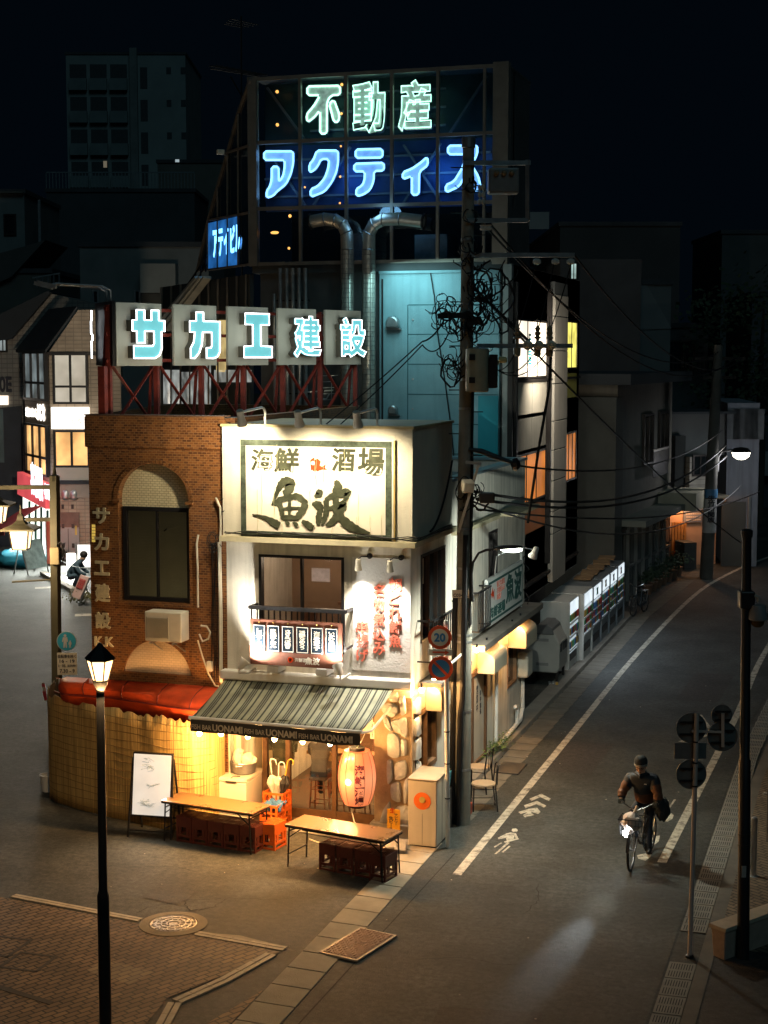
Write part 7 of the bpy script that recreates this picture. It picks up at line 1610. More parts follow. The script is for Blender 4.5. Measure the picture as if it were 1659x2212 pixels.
def bodymat(q):
    p=inv@q
    if p.z<.27 and p.x>0 or (p.z<.5 and p.x<0 and p.y<.5): return 3
    if p.z<1.0 and abs(p.x)<.25: return 2
    return 0
skin_body('body',{k:wpt(*v) for k,v in J.items()},E_,Rd,[sk,glv,trs,sho],RD,bodymat)
# padded jacket
rust=M('rust quilted nylon',(.115,.043,.016),.6,0,.2,9,.3,25); navyj=M('navy quilted nylon',(.018,.022,.028),.6,0,.2,9,.3,25)
jk={k:J[k] for k in('pel','wst','chs','sho','nck','sl','sr','wl','wr')}
jk['pel']=(0,.79,.93)
# quilted rings along the sleeves
def chain(a,b,n,r0,r1,tag_,JJ,EE,RR,first,last):
    prev=first
    for i in range(1,n):
        t=i/n; k='%s%d'%(tag_,i); JJ[k]=tuple(a[j]*(1-t)+b[j]*t for j in range(3)); RR[k]=(r0*(1-t)+r1*t)*(1.14 if i%2 else .84); EE.append((prev,k)); prev=k
    EE.append((prev,last))
JE=[('pel','wst'),('wst','chs'),('chs','sho'),('sho','nck'),('sho','sl'),('sho','sr')]
JR={'pel':.205,'wst':.21,'chs':.19,'sho':.135,'nck':.09,'sl':.105,'sr':.105,'wl':.05,'wr':.05}
jk['el']=J['el'];jk['er']=J['er']; JR['el']=.078; JR['er']=.078
chain(J['sl'],J['el'],5,.108,.09,'ul',jk,JE,JR,'sl','el'); chain(J['el'],J['wl'],4,.092,.065,'ll',jk,JE,JR,'el','wl'); chain(J['sr'],J['er'],5,.108,.09,'ur',jk,JE,JR,'sr','er'); chain(J['er'],J['wr'],4,.092,.065,'lr',jk,JE,JR,'er','wr')
def jm(q):
    p=inv@q
    if abs(p.x)>.2: return 0 if 1.105<p.z<1.33 else 1
    return 1 if p.z>1.08+abs(p.x)*.5 else 0
skin_body('jacket',{k:wpt(*v) for k,v in jk.items()},JE,JR,[rust,navyj],RD,jm)
mb=MB(); mb.tube([wpt(-.09,.53,1.47),wpt(0,.44,1.45),wpt(.09,.53,1.47),wpt(0,.62,1.5)],.045,8,closed=True); mb.build('collar',navyj,RD,smooth=True)
mb=MB(); mb.bar(wpt(.07,.43,1.33),wpt(.11,.435,1.33),.012); mb.build('chest_tag',m_whitem,RD)
# head: face details, glasses, cap
hc=V(wpt(0,.475,1.60)); face=bm.to_3x3()@V((0,-1,-.28)); face.normalize(); sd=bm.to_3x3()@V((1,0,0)); upv=sd.cross(face)
if upv.z<0: upv=-upv
mb=MB(); bmx=bmesh.new(); bmesh.ops.create_uvsphere(bmx,u_segments=20,v_segments=14,radius=1)
vs=[]
for v in bmx.verts:
    x,y,z=v.co; w=1-.22*max(0,-z)**1.2; vs.append(hc+sd*(x*.086*w)+face*(y*.1*(1-.1*max(0,-z)))+upv*(z*.122))
bmx.verts.ensure_lookup_table(); mb.add(vs,[[v.index for v in f.verts] for f in bmx.faces]); bmx.free()
mb.tube([hc+face*.088+upv*.03,hc+face*.108+upv*-.015,hc+face*.09+upv*-.025],[.012,.018,.012],8)
for s in(-1,1): mb.ball(hc+sd*(s*.077)-face*.005,.024,8,6,(.4,.8,1.2))
hd=mb.build('head',sk,RD,smooth=True)
mb=MB()
for s in(-1,1): mb.ball(hc+sd*(s*.032)+face*.086+upv*.022,.011,8,6)
mb.bar(hc+sd*-.025+face*.088-upv*.05,hc+sd*.025+face*.088-upv*.05,.012,.008); mb.build('face_features',M('dark features',(.06,.025,.02),.5),hd)
mb=MB()
for s in(-1,1): c=hc+sd*(s*.034)+face*.1+upv*.022; mb.tube([c+sd*(.026*math.cos(a))+upv*(.02*math.sin(a)) for a in[i*.6283 for i in range(10)]],.004,5,closed=True); mb.bar(hc+sd*(s*.06)+face*.1+upv*.026,hc+sd*(s*.078)+face*.0+upv*.02,.006)
mb.bar(hc+sd*-.01+face*.102+upv*.026,hc+sd*.01+face*.102+upv*.026,.006); mb.build('glasses',m_black,RD)
mb=MB(); 
prof=[(.1,.0),(.108,.02),(.109,.07),(.095,.12),(.06,.15),(.001,.16)]; cx=hc+upv*.04-face*.008
mb.lathe(cx,prof,20,axis=(upv*1-face*.12).normalized()); cp=mb.build('knit_cap',M('charcoal knit',(.03,.032,.032),.9,0,.2,30,.5,60),RD,smooth=True)
MB().lathe(cx,[(.1,-.006),(.113,.0),(.113,.028),(.104,.032)],20,axis=(upv*1-face*.12).normalized()).build('cap_band',M('grey knit band',(.3,.28,.24),.9,0,.15,30),cp,smooth=True)
# gloved hands closed round the grips
for s in(-1,1):
    b=V((s*.29,.37,1.035)); mb=MB(); q=[]
    mb.ball(bm@b,.045,10,8,(.9,1.05,.8))
    for k in range(4):
        x=s*(.262+.02*k); P=[bm@V((x,.37,1.06)),bm@V((x,.325,1.055)),bm@V((x,.31,1.02)),bm@V((x,.33,.995)),bm@V((x,.36,.99-.003*k))]; mb.tube(P,[.014,.014,.013,.012,.010],7)
    mb.tube([bm@V((s*.255,.39,1.04)),bm@V((s*.235,.37,1.03)),bm@V((s*.235,.345,1.01))],[.015,.014,.011],7)
    mb.tube([bm@V((s*.295,.40,1.05)),bm@V((s*.30,.44,1.09))],[.045,.05],10)
    mb.build('glove',glv,RD,smooth=True)
t=thing('shoulder_bag','dark shoulder bag hanging at the rider\'s hip on the right','bag',wpt(.3,.75,.8)); crumple(bm@V((.30,.72,.86)),.16,(.75,.9,1.25),12,'bag_body',M('black bag cloth',(.02,.022,.02),.8,0,.2,8),t); MB().tube([wpt(.3,.68,1.0),wpt(.2,.5,1.25),wpt(.05,.47,1.4),wpt(-.14,.6,1.46)],.014,6).build('strap',_mats['black bag cloth'],t)
# parked bicycle beyond the vending machines
bicycle('dark parked bicycle leaning in the shade past the last vending machine',(-7.2,50.0,0),R(-12),False,False)
# ================================================================== RIGHT FOREGROUND
t=thing('camera_pole','tall black street pole carrying a dome camera at the right edge','pole',(-1.52,21.62,0))
b=V((-1.52,21.62,0)); tp=V((-1.60,21.62,5.9))
L_=lambda z:b.lerp(tp,z/5.9)
MB().tube([L_(0),L_(2.8),L_(2.82),L_(5.9)],[.085,.082,.068,.064],16).build('shaft',m_black,t,smooth=True)
MB().lathe(L_(5.9),[(.075,-.03),(.08,0),(.08,.06),(.05,.08)],14).build('pole_cap',m_dark,t)
def pp_(p,d=0): return plane(p,b-_f*d,V((_f.x,_f.y,0)).normalized())
z=pp_((1613,1295)).z
MB().cbox(L_(z),.2,.2,.24,YAW).build('clamp_box',m_dark,t,bevel=.02)
dc=pp_((1637,1325),.05); mb=MB(); mb.tube([L_(z+.02),pp_((1625,1285),.05),pp_((1638,1290),.05),pp_((1638,1300),.05)],.03,8); mb.build('camera_arm',M('pale camera arm',(.4,.36,.3),.5),t)
cd_=MB().lathe(dc,[(.05,.13),(.09,.11),(.125,.0),(.13,-.08),(.1,-.1)],18).build('dome_camera',M('grey camera shell',(.22,.21,.2),.4,0,.08,4),t,smooth=True); MB().lathe(dc,[(.095,-.1),(.085,-.15),(.05,-.185),(.001,-.195)],18).build('camera_dome',M('amber dome',(.12,.07,.02),.12,0,.1,4),cd_,smooth=True)
st_=pp_((1607,1883),.09); MB().cbox(st_,.06,.012,.16,YAW).build('sticker',M('grey sticker',(.3,.3,.28),.6),t); 
mb=MB()
for z in(1.75,1.6): mb.lathe(L_(z),[(.084,0),(.09,.0),(.09,.03),(.084,.03)],14)
mb.build('collar',m_dark,t)
# sign post seen from behind
b2=V((-2.23,21.44,0)); t=thing('sign_post','pale post with the grey backs of four round road signs','road sign',b2)
z1=PYz=plane((1497,1540),b2,V((_f.x,_f.y,0)).normalized()).z
MB().tube([b2,b2+V((.02,0,z1/2)),b2+V((.03,0,z1))],.033,10).build('post',M('pinkish white paint',(.5,.4,.34),.5,0,.12,4),t,smooth=True)
bk_m=M('sign back aluminium',(.17,.155,.14),.5,.3,.2,5)
def bp_(p): return plane(p,b2+_f*.06,V((_f.x,_f.y,0)).normalized())
for p,r_ in(((1493,1572),.21),((1493,1672),.21),((1560,1590),.21),((1560,1545),.145)):
    c=bp_(p); hz=V((_f.x,_f.y,0)).normalized(); d=MB().lathe(c+hz*(.03 if r_<.2 else 0),[(r_,0),(r_,.012),(r_-.012,.014),(r_-.015,.004),(.001,.004)],30,axis=-hz).build('round_sign',bk_m,t)
    mb=MB()
    for s in(-.4,.4): mb.bar(c-hz*.025+RT*(-r_*.75)+V((0,0,r_*s)),c-hz*.025+RT*(r_*.75)+V((0,0,r_*s)),.02)
    for sx in(-.5,.5):
        for s in(-.4,.4): mb.cbox(c-hz*.04+RT*(r_*sx)+V((0,0,r_*s)),.05,.015,.03,YAW)
    mb.build('mounting_rail',m_dark,d)
c=bp_((1491,1622)); MB().cbox(c,.44,.012,.22,YAW).build('sign_plate',bk_m,t)
mb=MB(); mb.bar(bp_((1493,1578))-_f*.05,bp_((1560,1580))-_f*.05,.03); mb.bar(bp_((1560,1540))-_f*.05,bp_((1560,1612))-_f*.05,.04); mb.build('bracket',_mats['pinkish white paint'],t)
mb=MB(); 
for y in(1600,1645,1695): mb.lathe(V((b2.x+.02,b2.y,bp_((1493,y)).z)),[(.034,-.012),(.04,-.01),(.04,.01),(.034,.012)],10)
mb.lathe(b2,[(.06,0),(.06,.03),(.034,.04)],12); mb.build('clamp',m_dark,t)
# bollard with chain, bench block
b3=G((1627,1893)); t=thing('bollard','short steel bollard with a hanging chain on the brick pavement','bollard',b3)
MB().lathe(b3,[(.09,0),(.09,.012),(.05,.02),(.05,.9),(.056,.92),(.05,.96),(.02,.98)],16).build('bollard_tube',m_steel,t,smooth=True); mb=MB()
for k in range(18): c=b3+V((-.065,-.03,.86-.042*k)); mb.tube([c+V((.012*math.cos(a)*(k%2),.012*math.cos(a)*(1-k%2),.026*math.sin(a))) for a in[i*.785 for i in range(8)]],.005,4,closed=True)
mb.build('chain',m_dark,t)
b4=G((1659,1818))+V((.02,0,0)); t=thing('bollard','black bollard cut by the right edge of the picture','bollard',b4); MB().lathe(b4,[(.07,0),(.055,.02),(.055,.86),(.06,.9),(.03,.95)],14).build('bollard_tube',m_black,t,smooth=True); MB().tube([b4+V((-.12,0,.82)),b4+V((-.1,0,.85)),b4+V((0,0,.85))],.012,6).build('ring',m_steel,t)
p=G((1565,2075)); q=G((1690,2030)); t=thing('stone_bench','pale pinkish stone block bench behind the black pole','bench',p)
u=(q-p); u.z=0; u.normalize(); n_=V((-u.y,u.x,0)); L=2.4; h=.42; pm2=M('pink granite',(.36,.26,.2),.6,0,.18,9,.15,60)
mb=MB().hexa([p,p+u*L,p+u*L+n_*.2,p+n_*.2]+[x+V((0,0,h)) for x in(p-u*.03-n_*.03,p+u*L,p+u*L+n_*.22,p-u*.03+n_*.22)]); mb.build('bench_block',pm2,t,bevel=.012)
MB().hexa([x+V((0,0,h+.001)) for x in(p-u*.06-n_*.06,p+u*L,p+u*L+n_*.24,p-u*.06+n_*.24)]+[x+V((0,0,h+.06)) for x in(p-u*.06-n_*.06,p+u*L,p+u*L+n_*.24,p-u*.06+n_*.24)]).build('bench_cap',M('pale granite cap',(.45,.36,.26),.6,0,.12,9),t,bevel=.008)
# ------------------------------------------------------------------ lamp post in the left foreground
b=V((-8.40,16.0,0)); tp=V((-8.39,16.0,4.62)); t=thing('lamp_post','black park lamp post with a glowing tapered glass lantern in the foreground','street lamp',b)
MB().tube([b,b+V((0,0,2.02)),b+V((0,0,2.06)),b+V((0,0,2.12)),tp],[.072,.07,.07,.052,.046],16).build('shaft',m_black,t,smooth=True)
lz0=plane((225,1470),b,V((_f.x,_f.y,0)).normalized()).z; lz1=plane((225,1424),b,V((_f.x,_f.y,0)).normalized()).z; lt=plane((222,1397),b,V((_f.x,_f.y,0)).normalized()).z
c=V((-8.385,16.0,0))
g=emit('lamp post glass',(1,.62,.27),3.0,.1,4); n=6
def ring(r_,z,o=.3): return [c+V((r_*math.cos(6.2832*k/n+o),r_*math.sin(6.2832*k/n+o),z)) for k in range(n)]
mb=MB(); A=ring(.085,lz0);B=ring(.155,lz1); mb.add(A+B,[(k,(k+1)%n,n+(k+1)%n,n+k) for k in range(n)]+[tuple(range(n-1,-1,-1))]); gp=mb.build('lantern_glass',g,t)
mb=MB()
for a_,b_ in zip(A,B): mb.bar(a_,b_,.014)
for k in range(n): mb.bar(A[k],A[(k+1)%n],.016); mb.bar(B[k],B[(k+1)%n],.016)
mb.build('lantern_frame',m_dark,gp)
mb=MB(); X=ring(.185,lz1+.01);Y=ring(.05,lt+.0); mb.add(X+Y,[(k,(k+1)%n,n+(k+1)%n,n+k) for k in range(n)]+[tuple(range(n-1,-1,-1)),tuple(range(n,2*n))]); mb.lathe(c+V((0,0,lt)),[(.05,0),(.03,.03),(.01,.05)],10); mb.build('lantern_roof',m_dark,t)
mb=MB(); mb.lathe(c+V((0,0,lz0)),[(.04,-.12),(.05,-.1),(.08,-.04),(.09,-.005)],12); mb.build('lantern_base',m_dark,t,smooth=True)
light('SPOT','post_beam',c+V((-.03,.22,(lz0+lz1)/2)),430,(1,.60,.25),gp,.1,to=V((-11.6,24.7,.9)),spot=62,blend=1.0); light('POINT','post_light',c+V((0,0,lz0-.16)),150,(1,.60,.25),t,.13); light('POINT','post_light',c+V((0,0,(lz0+lz1)/2)),90,(1,.66,.30),gp,.1)
# ------------------------------------------------------------------ sign pole with hanging lanterns on the left
b=G((124,1562)); hz=V((_f.x,_f.y,0)).normalized()
lp=lambda p,d=0:plane(p,b-hz*d,hz)
t=thing('lantern_pole','square olive street pole with arms holding hanging lanterns and round blue sign','pole',b)
top=lp(ZE(785,215)); om=M('olive pole paint',(.10,.09,.052),.6,.1,.2,4,stain=.2)
MB().bar((b.x,b.y,0),(top.x,top.y,top.z),.17,.17).build('shaft',om,t)
mb=MB(); mb.bar(lp(ZE(750,378)),lp(ZE(-300,385)),.12,.09); mb.bar(lp(ZE(750,845)),lp(ZE(370,850)),.1,.08); mb.tube([lp(ZE(745,1712)),lp(ZE(175,1745))],.02,6); mb.build('arm',om,t)
MB().lathe(V((top.x,top.y,top.z)),[(.11,-.12),(.11,.0),(.05,.02),(.04,.1),(.02,.25),(.001,.4)],8).build('finial',om,t)
MB().cbox(lp(ZE(790,1370),.12),.2,.12,.38,YAW).build('control_box',M('cream box',(.5,.42,.24),.5,0,.1,4),t,bevel=.01)
mb=MB(); random.seed(3)
for k in range(12): c=lp(ZE(860+random.uniform(-40,40),1330+random.uniform(-60,80)),.1); mb.tube([c+V((random.uniform(-.15,.15),0,random.uniform(-.2,.2))) for _ in range(5)],.012,5)
mb.build('wire_nest',m_rubber,t)
c=lp((144,1385),.14); d=MB().lathe(c,[(.225,0),(.225,.01),(.001,.011)],32,axis=-hz).build('round_sign',M('sign rim white',(.6,.6,.55),.5),t); MB().lathe(c-hz*.012,[(.21,0),(.21,.003),(.001,.004)],32,axis=-hz).build('sign_face',M('pedestrian blue',(.05,.45,.65),.45,0,.05,3),d)
mb=MB()
def fig(o,h):
    o=c-hz*.018+RT*o[0]+V((0,0,o[1])); a=lambda x,z:o+RT*(x*h)+V((0,0,z*h))
    mb.lathe(a(0,.9),[(h*.1,0),(h*.1,.003),(.001,.003)],12,axis=-hz); mb.prism([a(-.16,.78),a(.16,.78),a(.2,.45),a(.12,.45),a(.1,.62),a(.12,0),a(.03,0),a(0,.4),a(-.05,0),a(-.14,0),a(-.1,.62),a(-.16,.42),a(-.22,.46)],-hz*.003)
fig((-.03,-.15),.31); fig((.08,-.15),.17); mb.build('pedestrian_figure',m_whitem,d)
a=lp(ZE(0,0)); p0=lp((123,1410),.14); p1=lp((167,1460),.14); FPp=Frame((b.x-hz.x*.14,b.y-hz.y*.14,0),RT); r_=FPp.rect((123,1410),(167,1458)); pl=MB().fbox(FPp,*r_,-.01,0).build('time_plate',M('plate cream',(.85,.76,.58),.5,0,.08,4),t,bevel=.01)
mb=MB(); x0,x1,z0,z1=r_; w=x1-x0; h=z1-z0
for s_,f0,f1,ww in(('自転車を除く',.76,.92,.9),('16 - 19',.55,.70,.75),('土・日曜、休日を除く',.36,.48,.92),('7.30 - 9',.1,.27,.75)): put_text(mb,s_,FPp.P(x0+w*(1-ww)/2,z0+h*f0,.001),RT,(0,0,1),w*ww,h*(f1-f0),bold=.015,depth=.003)
mb.build('lettering',_mats['ink'],pl)
MB().cbox(lp((126,1472),.1),.09,.01,.14,YAW).build('sticker',m_whitem,t)
def hang(cx,ytop,ybot,w,lab):
    c=lp((cx,(ytop+ybot)/2)); s=3400/((c-CAM).dot(_f)); H_=(ybot-ytop)/s; wd_=w/s
    t=thing('hanging_lantern',lab,'street lamp',c,0,'hanging lanterns on the olive pole'); ztop=c.z+H_/2
    k=.30/.48
    def sq(hw,z): return [c+RT*(x*hw)+hz*(y*hw)+V((0,0,z-c.z)) for x,y in((-1,-1),(1,-1),(1,1),(-1,1))]
    mb=MB(); A=sq(wd_*.21,c.z-H_*.5);B=sq(wd_*.28,c.z+H_*.03); mb.hexa(A+B); g_=mb.build('lantern_glass',emit('hanging lantern glass',(1,.72,.42),1.55,.06,3),t)
    mb=MB()
    for i in range(4): mb.bar(A[i],B[i],.03); mb.bar(A[i],A[(i+1)%4],.03)
    mb.build('lantern_frame',m_dark,g_)
    mb=MB(); rows=[]
    for f,z in((.5,.03),(.5,.08),(.36,.14),(.2,.2),(.1,.3),(.08,.42),(.03,.5),(.012,.72)): rows.append([*sq(wd_*f,c.z+H_*z),sq(wd_*f,c.z+H_*z)[0]])
    mb.grid(rows); mb.poly(rows[0][:4]); mb.build('lantern_roof',M('verdigris roof',(.06,.055,.032),.6,.2,.3,6),t)
    light('POINT','lantern_light',c+V((0,0,-H_*.3))-hz*.75,80,(1,.72,.42),t,.2)
hang(45,1108,1186,73,'hanging lantern with curved roof on the lower pole arm'); hang(-8,1060,1128,73,'hanging lantern cut by the left edge on the upper pole arm')
# ================================================================== BUILDINGS OF THE STREET ON THE LEFT
SX=Frame(at_depth(ZE(755,900),64.5),RT); SX.o.z=0
SL=Frame(SX.o,(.70,-.714,0))
def sxr(x0,y0,x1,y1,tf=Z11): return SX.rect(tf(x0,y0),tf(x1,y1))
tile=brickmat('beige facade tile',(.40,.32,.24),(.34,.27,.2),(.25,.2,.15),.42,.16,.02,.6,bump=.3,offs=0)
TBd=thing('tiled_building','three storey beige tiled corner building with bay windows on the left street','building',SX.P(0,0))
ae=SX.q(Z11(640,900))[0]; zr_=SX.q(Z11(400,640))[1]; zt_=SX.q(Z11(480,385))[1]
la_=SL.q(Z11(148,1000))[0]
mb=MB(); mb.fbox(SX,0,ae,0,zr_,-3,0); mb.build('wall',tile,TBd)
mb=MB(); mb.fbox(SL,la_,0,0,zr_,-3,-.02); mb.build('side_wall',tile,TBd)
# sloped roof
def sx(x,y,d=0): return SX.P(*SX.q(Z11(x,y),d),d)
mb=MB(); A=SX.P(0,zr_,.15); Bm=SX.P(ae,zr_,.15); gp=[SX.P(.0,zr_,.02),SX.P(ae,zr_,.02),SX.P(ae,zt_,.02),SX.P(SX.q(Z11(470,390))[0],zt_,.02)]
mb.prism(gp,-SX.n*2.8); mb.build('gable_wall',tile,TBd)
a2=SX.q(Z11(470,390))[0]; l0=SL.P(la_-.3,zr_,.25); 
MB().prism([SX.P(-.1,zr_-.02,.2),SX.P(a2,zt_+.03,.2),SX.P(a2,zt_+.03,.2)+SL.u*(la_-.2),l0],V((0,0,.12))).build('roof_slope',M('dark roof tile',(.03,.035,.04),.7,0,.3,3),TBd)
mb=MB(); mb.fbox(SX,-.05,ae,zr_-.12,zr_+.02,.022,.14); mb.build('eave',m_dark,TBd)
bw=emit('blue grey room glow',(.5,.6,.62),.16,.7,1.1); ww2=emit('warm room glow',(1,.55,.2),.62,.5,.9); ww3=emit('soft room glow',(.75,.7,.6),.22,.4,1.3)
def sxw(x0,y0,x1,y1,nx,ny,pm_,vs=None): return window(SX,sxr(x0,y0,x1,y1),TBd,nx,ny,m_black,pm_,.09,-.05,.2,.1,inner=.09,vs=vs)
z_=SX.q(Z11(430,845))[1]; sxw(318,640,535,950,2,1,ww3,[z_]); z_=SX.q(Z11(430,1315))[1]; sxw(325,1105,545,1330,2,1,ww2)
r_=sxr(330,1330,545,1405); MB().fbox(SX,*r_,.01,.2).build('spandrel_panel',M('grey spandrel',(.4,.36,.3),.6,0,.1,1),TBd); r_=sxr(330,1406,545,1428); MB().fbox(SX,*r_,.01,.26).build('belt_course',m_black,TBd)
def slw(x0,x1,ya0,ya1,yb0,yb1,m_,nx=3,zmid=.36):
    a0=SL.q(Z11(x0,ya0))[0]; a1=SL.q(Z11(x1,yb0))[0]; z1=(SL.q(Z11(x0,ya0))[1]+SL.q(Z11(x1,yb0))[1])/2; z0=(SL.q(Z11(x0,ya1))[1]+SL.q(Z11(x1,yb1))[1])/2
    return window(SL,(min(a0,a1),max(a0,a1),z0,z1),TBd,nx,1,m_black,m_,.09,-.05,.16,.06,inner=.1,vs=[z0+(z1-z0)*zmid])
slw(155,285,630,910,640,945,bw); slw(165,295,1060,1350,1080,1395,ww2)
# lit shop sign box and white characters
r_=sxr(316,968,540,1098); sb_=MB().fbox(SX,*r_,.02,.34).build('sign_box',emit('white sign box',(1,.93,.82),1.15,.04,1),TBd); mb=MB(); q=sxr(400,1035,505,1068); put_text(mb,'ふじな',SX.P(q[0],q[2],.342),RT,(0,0,1),q[1]-q[0],q[3]-q[2],bold=.0,depth=.006); mb.build('lettering',M('grey brush',(.2,.2,.19),.7),sb_)
mb=MB(); a0=SL.q(Z11(155,990))[0];a1=SL.q(Z11(270,1000))[0]; z0=SL.q(Z11(210,1040))[1]; h=.6; W_=abs(a1-a0); put_text(mb,'お好みスタンド',SL.P(min(a0,a1),z0+.05,.0),SL.u,(0,0,1),W_*.56,.42,bold=.02,depth=.02); put_text(mb,'ふじな',SL.P(min(a0,a1)+W_*.58,z0-.05,.0),SL.u,(0,0,1),W_*.42,.72,bold=.04,depth=.02); mb.build('lit_lettering',emit('lit white letters',(1,.97,.9),1.6),TBd)
light('POINT','street_lamp_glow',SX.P(3.2,6.6,11.5),1250,(1,.84,.64),TBd,.4)
# ground floor
for x in(395,445):
    c=sx(x,1490); mb=MB(); mb.ball(c,.24,14,8,(1,.9,1.15)); mb.build('vent_hood',m_steel,TBd,smooth=True)
r_=sxr(345,1600,478,1700); MB().fbox(SX,*r_,.002,.03).build('transom_panel',M('brown grey panel',(.16,.1,.08),.6,0,.3,2),TBd)
r_=sxr(345,1690,482,1990); mb=MB().fbox(SX,r_[0],r_[1],0,r_[3],.004,.06); dd=mb.build('metal_door',M('blue grey locker',(.26,.28,.28),.5,.2,.12,2),TBd)
mb=MB(); xm=(r_[0]+r_[1])/2; mb.fbox(SX,xm-.012,xm+.012,.1,r_[3]-.05,.061,.066)
for z in(.5,1.3,2.1,2.9):
    for o in(-.2,.2): mb.fbox(SX,xm+o-.05,xm+o+.05,z,z+.18,.061,.1)
mb.build('door_handle',m_dark,dd)
r_=sxr(452,1680,464,1735); mb=MB().fbox(SX,*r_,.067,.075).build('yellow_notice',M('notice yellow',(.55,.42,.1),.7),dd)
MB().fbox(SX,-.02,ae,SX.q(Z11(400,1430))[1]-.55,SX.q(Z11(400,1430))[1],.003,.16).build('lintel',M('grey lintel',(.26,.22,.18),.7,0,.2,1),TBd)
# red shop sign, lit shopfront and awning
def slp(x,y,d=0,tf=ZE): return SL.P(*SL.q(tf(x,y),d),d)
sg=MB().prism([slp(332,155,.3),slp(742,330,.3),slp(742,690,.3),slp(332,475,.3)],SL.n*.25).build('red_sign_box',emit('red sign face',(.62,.08,.09),.72,.25,.6),TBd)
mb=MB()
for i,ch in enumerate('喜福楼'):
    p=slp(450+i*58,480+i*45,.56); q=slp(500+i*58,260+i*20,.56); put_text(mb,ch,p,SL.u,(0,0,1),max(.4,(q-p).dot(SL.u)),1.35,bold=.05,depth=.02)
p=slp(640,545,.56); put_text(mb,'中国料理',p,SL.u,(0,0,1),1.5,.65,bold=.03,depth=.02); mb.build('lettering',emit('sign lettering white',(.85,.9,1),1.2),sg)
MB().prism([slp(342,490,-.02),slp(742,700,-.02),slp(742,1500,-.02),slp(342,1330,-.02)],SL.n*.04).build('lit_shopfront',emit('bright shopfront',(.95,1,.9),1.25,.35,.8),TBd)
mb=MB()
for x in(430,520,600,690): mb.bar(slp(x,540+(x-342)*.5,.04),slp(x,1480,.04),.1)
mb.bar(slp(342,830,.05),slp(742,830,.05),.08); mb.build('shop_mullion',M('green shop frame',(.03,.12,.1),.5),TBd)
light('AREA','shop_spill',slp(600,1000,.9),420,(.95,1,.9),TBd,2.5,to=slp(600,1500,5))
aw=[slp(620,630,.35),slp(290,680,.35)]; mb=MB(); a_=slp(620,640,.4);b_=slp(330,690,.4); mb.grid([[a_,b_],[a_+SL.n*1.6-V((0,0,.9)),b_+SL.n*1.6-V((0,0,.9))],[a_+SL.n*1.6-V((0,0,1.15)),b_+SL.n*1.6-V((0,0,1.15))]]); mb.build('shop_awning',M('pink awning cloth',(.5,.12,.12),.7,0,.2,1),TBd,solid=.02)
# neighbours further left
NB=thing('grey_building','grey building with dark slanting roof behind the tiled one','building',SL.P(la_-3,0)); nb0=Frame(SL.P(la_-.4,0,-1.2),RT)
def nq(x,y,d=0,tf=Z11): return nb0.P(*nb0.q(tf(x,y),d),d)
gt=brickmat('grey facade tile',(.24,.22,.19),(.2,.19,.17),(.13,.12,.11),.3,.2,.02,.6,bump=.3,offs=0)
MB().prism([nq(-60,2000),nq(150,2000),nq(150,900),nq(600,800),nq(600,360),nq(300,285),nq(60,560),nq(-60,560)],-nb0.n*6).build('wall',gt,NB)
MB().prism([nq(-60,575,.4),nq(65,560,.4),nq(305,280,.4),nq(290,270,.4),nq(-60,440,.4)],-nb0.n*6).build('roof',M('dark slope',(.02,.025,.03),.8),NB)
window(nb0,nb0.rect(Z11(-40,470),Z11(48,640)),NB,3,1,m_dark,bw,.08,-.05,.1,.02); mb=MB(); mb.fbox(nb0,*nb0.rect(Z11(-60,900),Z11(52,955)),.02,.1); mb.build('lit_strip',emit('pale strip light',(1,.85,.7),.9,.3,1),NB)
MB().fbox(nb0,*nb0.rect(Z11(-60,800),Z11(58,895)),.02,.16).build('sign_fascia',M('grey fascia',(.28,.27,.24),.6),NB)
mb=MB(); put_text(mb,'0E',nb0.P(nb0.q(Z11(2,880))[0],nb0.q(Z11(2,880))[1],.165),RT,(0,0,1),.55,.7,bold=.04,depth=.01); mb.build('lettering',_mats['ink'],NB)
MB().prism([nq(-60,980,.1),nq(130,960,.1),nq(140,1900,.1),nq(-60,1900,.1)],-nb0.n*.5).build('dark_front',M('dark shopfront',(.035,.04,.05),.6,0,.4,.8),NB)
mb=MB(); mb.fbox(nb0,*nb0.rect(Z11(-60,980),Z11(30,1300)),.102,.15); mb.build('blue_shutter',M('teal grey shutter',(.1,.14,.15),.6,0,.3,.6),NB)
# street clutter of the left street
def aboard(lab,p0,p1,p2,p3,m_,txt=None,nm='sandwich_board'):
    """p0,p1 feet left/right, p2,p3 top right/left in pixels"""
    g0=G(p0);g1=G(p1); u=(g1-g0); u.z=0; u.normalize(); fr=Frame((g0.x,g0.y,0),u); a,z=fr.q(p3); w=(g1-g0).length; t=thing(nm,lab,'sandwich board',g0)
    MB().hexa([fr.P(.02,.22,0),fr.P(w-.02,.22,0),fr.P(w-.02,.22,-.03),fr.P(.02,.22,-.03),fr.P(.02,z,-.35),fr.P(w-.02,z,-.35),fr.P(w-.02,z,-.38),fr.P(.02,z,-.38)]).build('panel',m_,t)
    mb=MB()
    for a in(0,w): mb.bar(fr.P(a,0,.03),fr.P(a,z,-.36),.04); mb.bar(fr.P(a,0,-.7),fr.P(a,z,-.38),.04)
    mb.build('leg',m_steel,t)
    if txt:
        mb=MB(); vv=(fr.P(0,z,-.35)-fr.P(0,.22,0)).normalized(); put_text(mb,txt,fr.P(w*.15,.22,0)+vv*((z-.2)*.45)+fr.n*.02,u,vv,w*.7,(z-.2)*.5,bold=.02,depth=.01,vertical=False); mb.build('lettering',M('poster red',(.5,.08,.07),.7),t)
    return t
